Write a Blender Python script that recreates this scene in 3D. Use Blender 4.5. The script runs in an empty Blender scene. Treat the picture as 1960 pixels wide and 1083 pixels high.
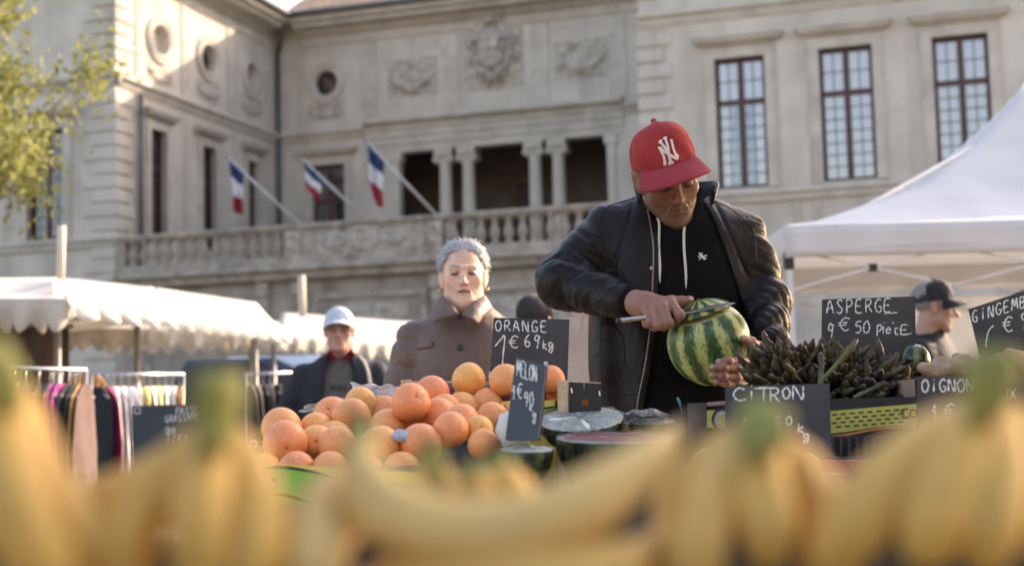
import bpy, math, random
import numpy as np
from mathutils import Vector, Matrix
from mathutils.bvhtree import BVHTree

random.seed(7)
rng = np.random.default_rng(11)
scene = bpy.context.scene
COL = scene.collection

# ------------------------------------------------------------------ camera
LENS_PX = 2722.0                      # focal length in pixels of a 1960 px wide frame
PITCH, ROLL, CAM_Z = math.radians(5.15), 0.026, 1.10
_u0 = np.array([0, -math.sin(PITCH), math.cos(PITCH)])
_f0 = np.array([0, math.cos(PITCH), math.sin(PITCH)])
_r0 = np.array([1.0, 0, 0])
CR = math.cos(ROLL) * _r0 - math.sin(ROLL) * _u0
CU = math.sin(ROLL) * _r0 + math.cos(ROLL) * _u0
CPOS = np.array([0, 0, CAM_Z])
cam = bpy.data.cameras.new('camera')
cam.sensor_width = 36.0
cam.lens = 36.0 * LENS_PX / 1960.0
cam.clip_start, cam.clip_end = 0.05, 400.0
cam.dof.use_dof = True
cam.dof.focus_distance = 3.22
cam.dof.aperture_fstop = 3.6
cam.dof.aperture_blades = 0
cam_ob = bpy.data.objects.new('camera', cam)
COL.objects.link(cam_ob)
cam_ob.matrix_world = Matrix(((CR[0], CU[0], -_f0[0], 0), (CR[1], CU[1], -_f0[1], 0),
                              (CR[2], CU[2], -_f0[2], CAM_Z), (0, 0, 0, 1)))
scene.camera = cam_ob

# ------------------------------------------------------------------ sky, sun, exposure
BTH = math.atan(0.317)                # the town hall stands turned by this much
UX = np.array([math.cos(BTH), -math.sin(BTH), 0])
VX = np.array([math.sin(BTH), math.cos(BTH), 0])
SUN = 0.72 * UX + 1.0 * VX + np.array([0, 0, 0.56])
SUN = SUN / np.linalg.norm(SUN)
sun_el = math.asin(SUN[2])
sun_az = math.atan2(SUN[0], SUN[1])
world = bpy.data.worlds.new('World')
scene.world = world
world.use_nodes = True
wn = world.node_tree
sky = wn.nodes.new('ShaderNodeTexSky')
sky.sky_type = 'NISHITA'
sky.sun_disc = False
sky.sun_elevation = sun_el
sky.sun_rotation = sun_az
sky.air_density, sky.dust_density, sky.ozone_density = 1.0, 2.5, 0.7
bg = wn.nodes['Background']
bg.inputs['Strength'].default_value = 0.135
wn.links.new(sky.outputs[0], bg.inputs['Color'])
sl = bpy.data.lights.new('sun', 'SUN')
sl.energy, sl.angle, sl.color = 2.3, math.radians(0.6), (1.0, 0.90, 0.77)
sun_ob = bpy.data.objects.new('sun', sl)
COL.objects.link(sun_ob)
sun_ob.rotation_euler = Vector(SUN).to_track_quat('Z', 'Y').to_euler()
scene.view_settings.view_transform = 'Standard'
scene.view_settings.look = 'None'
scene.view_settings.gamma = 1.0
scene.view_settings.exposure = 2.02
scene.view_settings.use_white_balance = True
scene.view_settings.white_balance_temperature = 7450
scene.view_settings.white_balance_tint = 18
scene.cycles.use_denoising = True
scene.cycles.max_bounces = 8
scene.cycles.transparent_max_bounces = 12
scene.cycles.sample_clamp_indirect = 6.0

# ------------------------------------------------------------------ pixel -> place
def ray(px, py):
    return (px - 980.0) / LENS_PX * CR + (541.5 - py) / LENS_PX * CU + _f0
def pt(px, py, Y):
    d = ray(px, py)
    return CPOS + d * (Y / d[1])
def onplane(px, py, o, n):
    d = ray(px, py)
    return CPOS + d * (np.dot(o - CPOS, n) / np.dot(d, n))

# ------------------------------------------------------------------ materials
MATS = {}
def mat(name, c1, c2=None, scale=6.0, rough=0.7, bump=0.0, bscale=None, metal=0.0, spec=0.5,
        detail=4.0, stretch=(1, 1, 1), vcol=False, trans=0.0, coat=0.0, lo=0.35, hi=0.65, sss=0.0, sheen=0.0,
        rvar=0.0, stain=None, streak=None):
    if name in MATS:
        return MATS[name]
    m = bpy.data.materials.new(name)
    MATS[name] = m
    m.use_nodes = True
    t = m.node_tree
    N, L = t.nodes, t.links
    b = N['Principled BSDF']
    b.inputs['Roughness'].default_value = rough
    b.inputs['Metallic'].default_value = metal
    b.inputs['Specular IOR Level'].default_value = spec
    b.inputs['Coat Weight'].default_value = coat
    b.inputs['Coat Roughness'].default_value = 0.15
    if sss:
        b.inputs['Subsurface Weight'].default_value = sss
        b.inputs['Subsurface Radius'].default_value = (0.012, 0.005, 0.003)
        b.inputs['Subsurface Scale'].default_value = 0.6
    if sheen:
        b.inputs['Sheen Weight'].default_value = sheen
    tc = N.new('ShaderNodeTexCoord')
    mp = N.new('ShaderNodeMapping')
    mp.inputs['Scale'].default_value = stretch
    L.new(tc.outputs['Object'], mp.inputs['Vector'])
    nz = N.new('ShaderNodeTexNoise')
    nz.inputs['Scale'].default_value = scale
    nz.inputs['Detail'].default_value = detail
    L.new(mp.outputs[0], nz.inputs['Vector'])
    ramp = N.new('ShaderNodeValToRGB')
    ramp.color_ramp.elements[0].position = lo
    ramp.color_ramp.elements[1].position = hi
    c2 = c2 or c1
    ramp.color_ramp.elements[0].color = (*c1, 1)
    ramp.color_ramp.elements[1].color = (*c2, 1)
    L.new(nz.outputs['Fac'], ramp.inputs['Fac'])
    out = ramp.outputs['Color']
    if vcol:
        at = N.new('ShaderNodeVertexColor')
        at.layer_name = 'Col'
        mx = N.new('ShaderNodeMix')
        mx.data_type = 'RGBA'
        mx.blend_type = 'MULTIPLY'
        mx.inputs['Factor'].default_value = 1.0
        L.new(at.outputs['Color'], mx.inputs[6])
        L.new(out, mx.inputs[7])
        out = mx.outputs[2]
    if stain:
        n2 = N.new('ShaderNodeTexNoise')
        n2.inputs['Scale'].default_value = stain[1]
        n2.inputs['Detail'].default_value = 6
        n2.inputs['Roughness'].default_value = 0.65
        L.new(tc.outputs['Object'], n2.inputs['Vector'])
        r2 = N.new('ShaderNodeValToRGB')
        r2.color_ramp.elements[0].position = stain[2]
        r2.color_ramp.elements[1].position = stain[3]
        L.new(n2.outputs['Fac'], r2.inputs['Fac'])
        m2 = N.new('ShaderNodeMix')
        m2.data_type = 'RGBA'
        m2.inputs[7].default_value = (*stain[0], 1)
        L.new(r2.outputs['Color'], m2.inputs['Factor'])
        L.new(out, m2.inputs[6])
        out = m2.outputs[2]
    if streak:                                   # rain streaks running down the stone
        m3 = N.new('ShaderNodeMapping')
        m3.inputs['Scale'].default_value = (1, 1, .10)
        L.new(tc.outputs['Object'], m3.inputs['Vector'])
        n4 = N.new('ShaderNodeTexNoise')
        n4.inputs['Scale'].default_value = streak[1]
        n4.inputs['Detail'].default_value = 5
        L.new(m3.outputs[0], n4.inputs['Vector'])
        r4 = N.new('ShaderNodeMapRange')
        r4.inputs['From Min'].default_value = .50
        r4.inputs['From Max'].default_value = .78
        r4.inputs['To Max'].default_value = streak[2]
        L.new(n4.outputs['Fac'], r4.inputs['Value'])
        m4 = N.new('ShaderNodeMix')
        m4.data_type = 'RGBA'
        m4.inputs[7].default_value = (*streak[0], 1)
        L.new(r4.outputs[0], m4.inputs['Factor'])
        L.new(out, m4.inputs[6])
        out = m4.outputs[2]
    L.new(out, b.inputs['Base Color'])
    if rvar:
        mr = N.new('ShaderNodeMapRange')
        mr.inputs['To Min'].default_value = max(0.02, rough - rvar)
        mr.inputs['To Max'].default_value = rough + rvar
        L.new(nz.outputs['Fac'], mr.inputs['Value'])
        L.new(mr.outputs[0], b.inputs['Roughness'])
    if bump:
        n3 = N.new('ShaderNodeTexNoise')
        n3.inputs['Scale'].default_value = bscale or scale * 4
        n3.inputs['Detail'].default_value = 5
        L.new(mp.outputs[0], n3.inputs['Vector'])
        bp = N.new('ShaderNodeBump')
        bp.inputs['Strength'].default_value = bump
        bp.inputs['Distance'].default_value = 0.02
        L.new(n3.outputs['Fac'], bp.inputs['Height'])
        L.new(bp.outputs[0], b.inputs['Normal'])
    if trans:
        tr = N.new('ShaderNodeBsdfTranslucent')
        L.new(out, tr.inputs['Color'])
        ms = N.new('ShaderNodeMixShader')
        ms.inputs[0].default_value = trans
        L.new(b.outputs[0], ms.inputs[1])
        L.new(tr.outputs[0], ms.inputs[2])
        L.new(ms.outputs[0], N['Material Output'].inputs['Surface'])
    return m

def clear_film(name, tint=(1, 1, 1), refl=0.25, rough=0.06, bump=0.6, bscale=40):
    m = bpy.data.materials.new(name)
    m.use_nodes = True
    t = m.node_tree
    N, L = t.nodes, t.links
    N.remove(N['Principled BSDF'])
    gl = N.new('ShaderNodeBsdfGlossy')
    gl.inputs['Roughness'].default_value = rough
    tr = N.new('ShaderNodeBsdfTransparent')
    tr.inputs['Color'].default_value = (*tint, 1)
    lw = N.new('ShaderNodeLayerWeight')
    lw.inputs['Blend'].default_value = refl
    ms = N.new('ShaderNodeMixShader')
    if bump:
        tc = N.new('ShaderNodeTexCoord')
        nz = N.new('ShaderNodeTexNoise')
        nz.inputs['Scale'].default_value = bscale
        nz.inputs['Detail'].default_value = 3
        L.new(tc.outputs['Object'], nz.inputs['Vector'])
        bp = N.new('ShaderNodeBump')
        bp.inputs['Strength'].default_value = bump
        bp.inputs['Distance'].default_value = 0.02
        L.new(nz.outputs['Fac'], bp.inputs['Height'])
        L.new(bp.outputs[0], gl.inputs['Normal'])
        L.new(bp.outputs[0], lw.inputs['Normal'])
    L.new(lw.outputs['Fresnel'], ms.inputs[0])
    L.new(tr.outputs[0], ms.inputs[1])
    L.new(gl.outputs[0], ms.inputs[2])
    L.new(ms.outputs[0], N['Material Output'].inputs['Surface'])
    return m

# ------------------------------------------------------------------ objects
def root(name, label, cat, loc=(0, 0, 0), group=None, rotz=0.0):
    o = bpy.data.objects.new(name, None)
    o.empty_display_size = 0.1
    COL.objects.link(o)
    o.location = loc
    o.rotation_euler = (0, 0, rotz)
    tag(o, label, cat, group)
    return o
def tag(o, label=None, cat=None, group=None, kind=None):
    if label: o['label'] = label
    if cat: o['category'] = cat
    if group: o['group'] = group
    if kind: o['kind'] = kind
    return o
def _plain(o):
    """location of the topmost parent (parts are given in world coordinates)"""
    l = np.zeros(3)
    while o is not None:
        l = l + np.array(o.location)
        o = o.parent
    return l
def mk(name, verts, faces, m, parent=None, smooth=False, local=False, origin=None, cols=None):
    """mesh object from world-space vertices (local=True: vertices already in the parent's frame)"""
    v = np.asarray(verts, dtype=float).reshape(-1, 3)
    off = np.zeros(3)
    if not local:
        if parent is not None:
            off = _plain(parent)
        elif origin is not None:
            off = np.asarray(origin, float)
    me = bpy.data.meshes.new(name)
    me.from_pydata((v - off).tolist(), [], [list(map(int, f)) for f in faces])
    me.update()
    if smooth:
        me.polygons.foreach_set('use_smooth', [True] * len(me.polygons))
    if cols is not None:
        ca = me.color_attributes.new('Col', 'FLOAT_COLOR', 'POINT')
        c = np.ones((len(v), 4), np.float32)
        c[:, :3] = cols
        ca.data.foreach_set('color', c.ravel())
    if m is not None:
        me.materials.append(m)
    o = bpy.data.objects.new(name, me)
    COL.objects.link(o)
    if parent is not None:
        o.parent = parent
    elif origin is not None:
        o.location = origin
    return o
def inst(src, name=None, parent=None, loc=None, rot=None, scale=None):
    o = bpy.data.objects.new(name or src.name.split('.')[0], src.data)
    COL.objects.link(o)
    o.parent = parent
    if loc is not None: o.location = loc
    if rot is not None: o.rotation_euler = rot
    if scale is not None: o.scale = scale
    return o
def solidify(o, th, off=0.0):
    md = o.modifiers.new('solid', 'SOLIDIFY')
    md.thickness = th
    md.offset = off
    return o
def bevel(o, w=0.004, seg=2):
    md = o.modifiers.new('bev', 'BEVEL')
    md.width = w
    md.segments = seg
    md.limit_method = 'ANGLE'
    return o

class MB:
    """collects boxes, tubes and sheets into one mesh"""
    def __init__(s):
        s.v, s.f = [], []
    def add(s, v, f):
        b = len(s.v)
        s.v.extend([tuple(map(float, p)) for p in v])
        s.f.extend([tuple(int(i) + b for i in q) for q in f])
        return s
    def box(s, a, b):
        x0, y0, z0 = a; x1, y1, z1 = b
        return s.add([(x0,y0,z0),(x1,y0,z0),(x1,y1,z0),(x0,y1,z0),(x0,y0,z1),(x1,y0,z1),(x1,y1,z1),(x0,y1,z1)],
                     [(0,3,2,1),(4,5,6,7),(0,1,5,4),(1,2,6,5),(2,3,7,6),(3,0,4,7)])
    def bar(s, p, q, w, h=None, up=(0, 0, 1)):
        p, q = np.array(p, float), np.array(q, float)
        d = (q - p) / np.linalg.norm(q - p)
        a = np.cross(d, up)
        if np.linalg.norm(a) < 1e-6: a = np.cross(d, (1, 0, 0))
        a /= np.linalg.norm(a)
        c = np.cross(a, d)
        h = h or w
        a *= w / 2; c *= h / 2
        vs = [p-a-c, p+a-c, p+a+c, p-a+c, q-a-c, q+a-c, q+a+c, q-a+c]
        return s.add(vs, [(0,1,2,3),(7,6,5,4),(0,4,5,1),(1,5,6,2),(2,6,7,3),(3,7,4,0)])
    def tube(s, path, rad, n=8, cap=True):
        v, f = tube(path, rad, n, cap)
        return s.add(v, f)
    def build(s, name, m, parent=None, smooth=False, local=False, origin=None):
        return mk(name, s.v, s.f, m, parent, smooth, local, origin)

def tube(path, rad, n=8, cap=True, ell=1.0):
    P = np.asarray(path, float)
    k = len(P)
    r = np.full(k, rad) if np.isscalar(rad) else np.asarray(rad, float)
    T = np.gradient(P, axis=0)
    T /= np.linalg.norm(T, axis=1)[:, None] + 1e-12
    a = np.cross(T[0], (0, 0, 1))
    if np.linalg.norm(a) < 1e-3: a = np.cross(T[0], (1, 0, 0))
    vs, fs = [], []
    for i in range(k):
        a = a - T[i] * np.dot(a, T[i]); a /= np.linalg.norm(a)
        b = np.cross(T[i], a)
        for j in range(n):
            th = 2 * math.pi * j / n
            vs.append(P[i] + r[i] * (math.cos(th) * a + ell * math.sin(th) * b))
    for i in range(k - 1):
        for j in range(n):
            fs.append((i*n+j, i*n+(j+1) % n, (i+1)*n+(j+1) % n, (i+1)*n+j))
    if cap:
        fs.append(tuple(range(n))[::-1])
        fs.append(tuple((k-1)*n + j for j in range(n)))
    return vs, fs
def smooth_path(pts, n=24):
    """Catmull-Rom through the points"""
    P = np.asarray(pts, float)
    P = np.vstack([2*P[0]-P[1], P, 2*P[-1]-P[-2]])
    out = []
    segs = len(P) - 3
    for i in range(segs):
        m = max(2, int(round(n / segs)))
        for t in np.linspace(0, 1, m, endpoint=False):
            a, b, c, d = P[i:i+4]
            out.append(.5*((2*b)+(-a+c)*t+(2*a-5*b+4*c-d)*t*t+(-a+3*b-3*c+d)*t**3))
    out.append(P[-2])
    return np.array(out)
def lathe(prof, n=24, axis_c=(0, 0, 0)):
    """profile [(r, z)] spun about z"""
    vs, fs = [], []
    k = len(prof)
    for r, z in prof:
        for j in range(n):
            th = 2*math.pi*j/n
            vs.append((axis_c[0]+r*math.cos(th), axis_c[1]+r*math.sin(th), axis_c[2]+z))
    for i in range(k-1):
        for j in range(n):
            fs.append((i*n+j, i*n+(j+1) % n, (i+1)*n+(j+1) % n, (i+1)*n+j))
    fs.append(tuple(range(n))[::-1]); fs.append(tuple((k-1)*n+j for j in range(n)))
    return vs, fs
def gridmesh(fn, nu, nv):
    """surface fn(u, v), u and v from 0 to 1"""
    vs = [fn(i/nu, j/nv) for j in range(nv+1) for i in range(nu+1)]
    fs = [(j*(nu+1)+i, j*(nu+1)+i+1, (j+1)*(nu+1)+i+1, (j+1)*(nu+1)+i) for j in range(nv) for i in range(nu)]
    return vs, fs

# ------------------------------------------------------------------ distance-field modelling
def rotm(yaw=0, pitch=0, roll=0):
    """yaw about z, pitch about x (positive bows the face, which looks along -y), roll about y"""
    a, b, c = map(math.radians, (yaw, pitch, roll))
    Rz = np.array([[math.cos(a), -math.sin(a), 0], [math.sin(a), math.cos(a), 0], [0, 0, 1]])
    Rx = np.array([[1, 0, 0], [0, math.cos(b), -math.sin(b)], [0, math.sin(b), math.cos(b)]])
    Ry = np.array([[math.cos(c), 0, math.sin(c)], [0, 1, 0], [-math.sin(c), 0, math.cos(c)]])
    return Rz @ Rx @ Ry
def smin(a, b, k):
    h = np.clip(.5 + .5*(b-a)/k, 0, 1)
    return b*(1-h) + a*h - k*h*(1-h)
def smax(a, b, k):
    return -smin(-a, -b, k)
def ssphere(p, c, r):
    return np.sqrt(((p-np.asarray(c, np.float32))**2).sum(1)) - r
def sell(p, c, r, R=None):
    q = p - np.asarray(c, np.float32)
    if R is not None: q = q @ np.asarray(R, np.float32)
    r = np.asarray(r, np.float32)
    k = np.sqrt(((q/r)**2).sum(1))
    k2 = np.sqrt(((q/(r*r))**2).sum(1)) + 1e-9
    return k*(k-1)/k2
def scap(p, a, b, ra, rb=None, param=False):
    a = np.asarray(a, np.float32); b = np.asarray(b, np.float32)
    rb = ra if rb is None else rb
    ab = b - a
    t = np.clip(((p-a) @ ab) / float(ab @ ab), 0, 1)
    d = np.sqrt(((p-a-t[:, None]*ab)**2).sum(1)) - (ra+(rb-ra)*t)
    return (d, t) if param else d
def sbox(p, c, h, r=0.0, R=None):
    q = p - np.asarray(c, np.float32)
    if R is not None: q = q @ np.asarray(R, np.float32)
    q = np.abs(q) - np.asarray(h, np.float32) + r
    return np.sqrt((np.maximum(q, 0)**2).sum(1)) + np.minimum(q.max(1), 0) - r
def wob(p, f, seed=0, n=5):
    g = np.random.default_rng(seed)
    s = np.zeros(len(p), np.float32)
    for i in range(n):
        d = g.normal(size=3); d = (d/np.linalg.norm(d)*f*g.uniform(.6, 1.6)).astype(np.float32)
        s += np.sin(p @ d + g.uniform(0, 6.28))
    return s / n
def sdf_mesh(fn, lo, hi, h, refine=2):
    """surface nets of fn(points) = 0"""
    lo = np.asarray(lo, float); hi = np.asarray(hi, float)
    n = np.maximum(((hi-lo)/h).astype(int)+1, 4)
    ax = [np.linspace(lo[i], lo[i]+h*(n[i]-1), n[i], dtype=np.float32) for i in range(3)]
    G = np.stack(np.meshgrid(*ax, indexing='ij'), -1).reshape(-1, 3)
    vals = np.empty(len(G), np.float32)
    CH = 400000
    for i in range(0, len(G), CH):
        vals[i:i+CH] = fn(G[i:i+CH])
    V = vals.reshape(n)
    c = n - 1
    idx = [(a, b, d) for a in (0, 1) for b in (0, 1) for d in (0, 1)]
    corner = {k: V[k[0]:k[0]+c[0], k[1]:k[1]+c[1], k[2]:k[2]+c[2]] for k in idx}
    acc = np.zeros((*c, 3), np.float32); cnt = np.zeros(c, np.float32)
    for a in idx:
        for axis in range(3):
            if a[axis] == 0:
                b = list(a); b[axis] = 1; b = tuple(b)
                va, vb = corner[a], corner[b]
                m = (va < 0) != (vb < 0)
                t = np.where(m, va/np.where(m, va-vb, 1), 0)
                for k in range(3):
                    acc[..., k] += np.where(m, a[k] + (t if k == axis else 0), 0)
                cnt += m
    act = cnt > 0
    vid = -np.ones(c, int)
    vid[act] = np.arange(act.sum())
    cell = np.argwhere(act)
    P = (cell + acc[act]/cnt[act][:, None])*h + lo
    faces = []
    inside = V < 0
    for axis in range(3):
        o1, o2 = (axis+1) % 3, (axis+2) % 3
        sl0 = [slice(None)]*3; sl1 = [slice(None)]*3
        sl0[axis] = slice(0, -1); sl1[axis] = slice(1, None)
        A, B = inside[tuple(sl0)], inside[tuple(sl1)]
        e = np.argwhere(A != B)
        ok = (e[:, o1] > 0) & (e[:, o2] > 0) & (e[:, o1] < c[o1]) & (e[:, o2] < c[o2])
        e = e[ok]
        fl = A[tuple(e.T)]
        q = []
        for d1, d2 in ((-1, -1), (0, -1), (0, 0), (-1, 0)):
            k = e.copy(); k[:, o1] += d1; k[:, o2] += d2
            q.append(vid[tuple(k.T)])
        q = np.stack(q, 1)
        q[~fl] = q[~fl][:, ::-1]
        faces.append(q)
    F = np.vstack(faces)
    P = P.astype(np.float32)
    for _ in range(refine):
        e = h*.25
        d0 = fn(P)
        g = np.stack([(fn(P+np.eye(3, dtype=np.float32)[k]*e)-d0)/e for k in range(3)], 1)
        gn = np.maximum((g**2).sum(1), .15)
        st = np.clip(d0/gn, -h*.6, h*.6)
        P = P - g*st[:, None]
    return P.astype(float), F
def joinm(*parts):
    v, f, b = [], [], 0
    for p, q in parts:
        v.append(np.asarray(p, float)); f.extend([tuple(int(i)+b for i in x) for x in q]); b += len(p)
    return np.vstack(v), f
def bvh_of(*parts):
    v, f = joinm(*parts)
    return BVHTree.FromPolygons([Vector(x) for x in v], [list(map(int, q)) for q in f])
def drape(px, py, tree, off=0.002, Y=None):
    """the place on a surface seen at a pixel, lifted off it a little"""
    d = ray(px, py); d = d/np.linalg.norm(d)
    h = tree.ray_cast(Vector(CPOS), Vector(d))
    if h[0] is None:
        return pt(px, py, Y) if Y else None
    return np.array(h[0]) - d*off
def drape_tube(pxs, tree, r, off=0.001, n=6, samples=24, Y=None):
    q = smooth_path([(a, b, 0) for a, b in pxs], samples)
    P = [drape(a, b, tree, off, Y) for a, b, _ in q]
    P = np.array([p for p in P if p is not None])
    # keep depth steps smooth
    for _ in range(2):
        P[1:-1] = .25*P[:-2] + .5*P[1:-1] + .25*P[2:]
    return tube(P, r, n)
# ================================================================== ground
def paving_material():
    m = mat('stone_paving', (.20, .185, .165), (.27, .25, .225), scale=1.2, rough=.85, bump=.2, bscale=30, stain=((.12, .11, .10), .7, .55, .75))
    t = m.node_tree; N, L = t.nodes, t.links
    br = N.new('ShaderNodeTexBrick')
    br.inputs['Scale'].default_value = 1.6
    br.inputs['Color1'].default_value = (1, 1, 1, 1); br.inputs['Color2'].default_value = (.82, .8, .78, 1); br.inputs['Mortar'].default_value = (.45, .43, .4, 1)
    br.inputs['Mortar Size'].default_value = .012
    tc = N.new('ShaderNodeTexCoord'); L.new(tc.outputs['Object'], br.inputs['Vector'])
    b = N['Principled BSDF']
    src = b.inputs['Base Color'].links[0].from_socket
    mx = N.new('ShaderNodeMix'); mx.data_type = 'RGBA'; mx.blend_type = 'MULTIPLY'; mx.inputs['Factor'].default_value = 1
    L.new(src, mx.inputs[6]); L.new(br.outputs['Color'], mx.inputs[7]); L.new(mx.outputs[2], b.inputs['Base Color'])
    return m
tag(mk('ground', [(-150, -90, 0), (150, -90, 0), (150, 160, 0), (-150, 160, 0)], [(0, 1, 2, 3)], paving_material()), kind='structure')

# ================================================================== town hall, in its own frame: x = u along the front, y = v into the building
STONE = mat('limestone', (.47, .425, .36), (.58, .53, .455), scale=.9, rough=.9, bump=.12, bscale=18, stain=((.40, .355, .30), 1.0, .55, .85), streak=((.24, .21, .18), 1.6, .55))
STONE2 = mat('limestone_trim', (.43, .385, .325), (.54, .49, .415), scale=1.6, rough=.9, bump=.15, bscale=22, stain=((.32, .28, .235), 1.8, .52, .82))
STONE3 = mat('weathered_limestone', (.33, .28, .22), (.44, .385, .31), scale=2.6, rough=.92, bump=.2, bscale=26, stain=((.17, .15, .13), 2.4, .50, .70), streak=((.15, .13, .115), 2.2, .6))
STONE4 = mat('shaded_soiled_limestone', (.30, .26, .21), (.40, .35, .29), scale=1.2, rough=.92, bump=.2, bscale=20, stain=((.20, .175, .15), 1.4, .5, .75), streak=((.13, .115, .10), 2.0, .6))  # soiling and the shade of the lower front, both put into the colour
CARVE = mat('carved_stone', (.36, .315, .26), (.50, .45, .38), scale=5, rough=.92, bump=.2, bscale=30, stain=((.22, .19, .16), 4, .5, .75))
WOODR = mat('oxblood_paint', (.050, .016, .015), (.075, .024, .021), scale=8, rough=.5)
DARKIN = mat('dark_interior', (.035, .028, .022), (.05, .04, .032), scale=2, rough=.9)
CURT = mat('white_curtain', (.78, .79, .80), (.85, .86, .87), scale=5, rough=.9, stretch=(6, 1, .3))
CURTB = mat('blue_grey_blind', (.07, .095, .13), (.10, .13, .17), scale=5, rough=.8)
ZINC = mat('zinc', (.09, .095, .10), (.13, .135, .14), scale=8, rough=.55, metal=.4)
TILE = mat('clay_tile', (.42, .27, .18), (.58, .42, .30), scale=2.5, rough=.9, stain=((.62, .50, .40), 1.5, .5, .75))
def glass_mat():
    m = clear_film('window_glass', (.97, .98, 1.0), .50, .02, .10, 1.5)
    return m
GLASS = glass_mat()

hall = root('town_hall', 'grey limestone town hall with balustraded terrace, loggia and tall red-framed windows', 'building', (0, 0, 0), rotz=-BTH)
VF, VC, UL, UR = 31.79, 41.0, -20.84, -6.84
ZS, ZC = 10.05, 13.2       # string course, underside of cornice

def holes_wall(name, axis, pos, a0, a1, z0, z1, holes, th=.45, m=STONE, parent=None):
    """wall in the plane axis=pos, running a0..a1, with rectangular holes (a, z)"""
    xs = sorted({a0, a1, *[h[0] for h in holes], *[h[1] for h in holes]})
    zs = sorted({z0, z1, *[h[2] for h in holes], *[h[3] for h in holes]})
    mb = MB()
    for i in range(len(xs)-1):
        for j in range(len(zs)-1):
            cx, cz = (xs[i]+xs[i+1])/2, (zs[j]+zs[j+1])/2
            if any(h[0] < cx < h[1] and h[2] < cz < h[3] for h in holes):
                continue
            if axis == 'v':
                mb.box((xs[i], pos, zs[j]), (xs[i+1], pos+th, zs[j+1]))
            else:
                mb.box((pos-th, xs[i], zs[j]), (pos, xs[i+1], zs[j+1]))
    return mb.build(name, m, parent or hall, local=True)
# local frame of an opening: (a, out, z) -> building frame
def fv(pos):
    return lambda a, o, z: (a, pos-o, z)
def fu(pos):
    return lambda a, o, z: (pos+o, a, z)
def fbox(mb, fr, a0, a1, o0, o1, z0, z1):
    p, q = fr(a0, o0, z0), fr(a1, o1, z1)
    mb.box(tuple(min(x, y) for x, y in zip(p, q)), tuple(max(x, y) for x, y in zip(p, q)))

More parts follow.
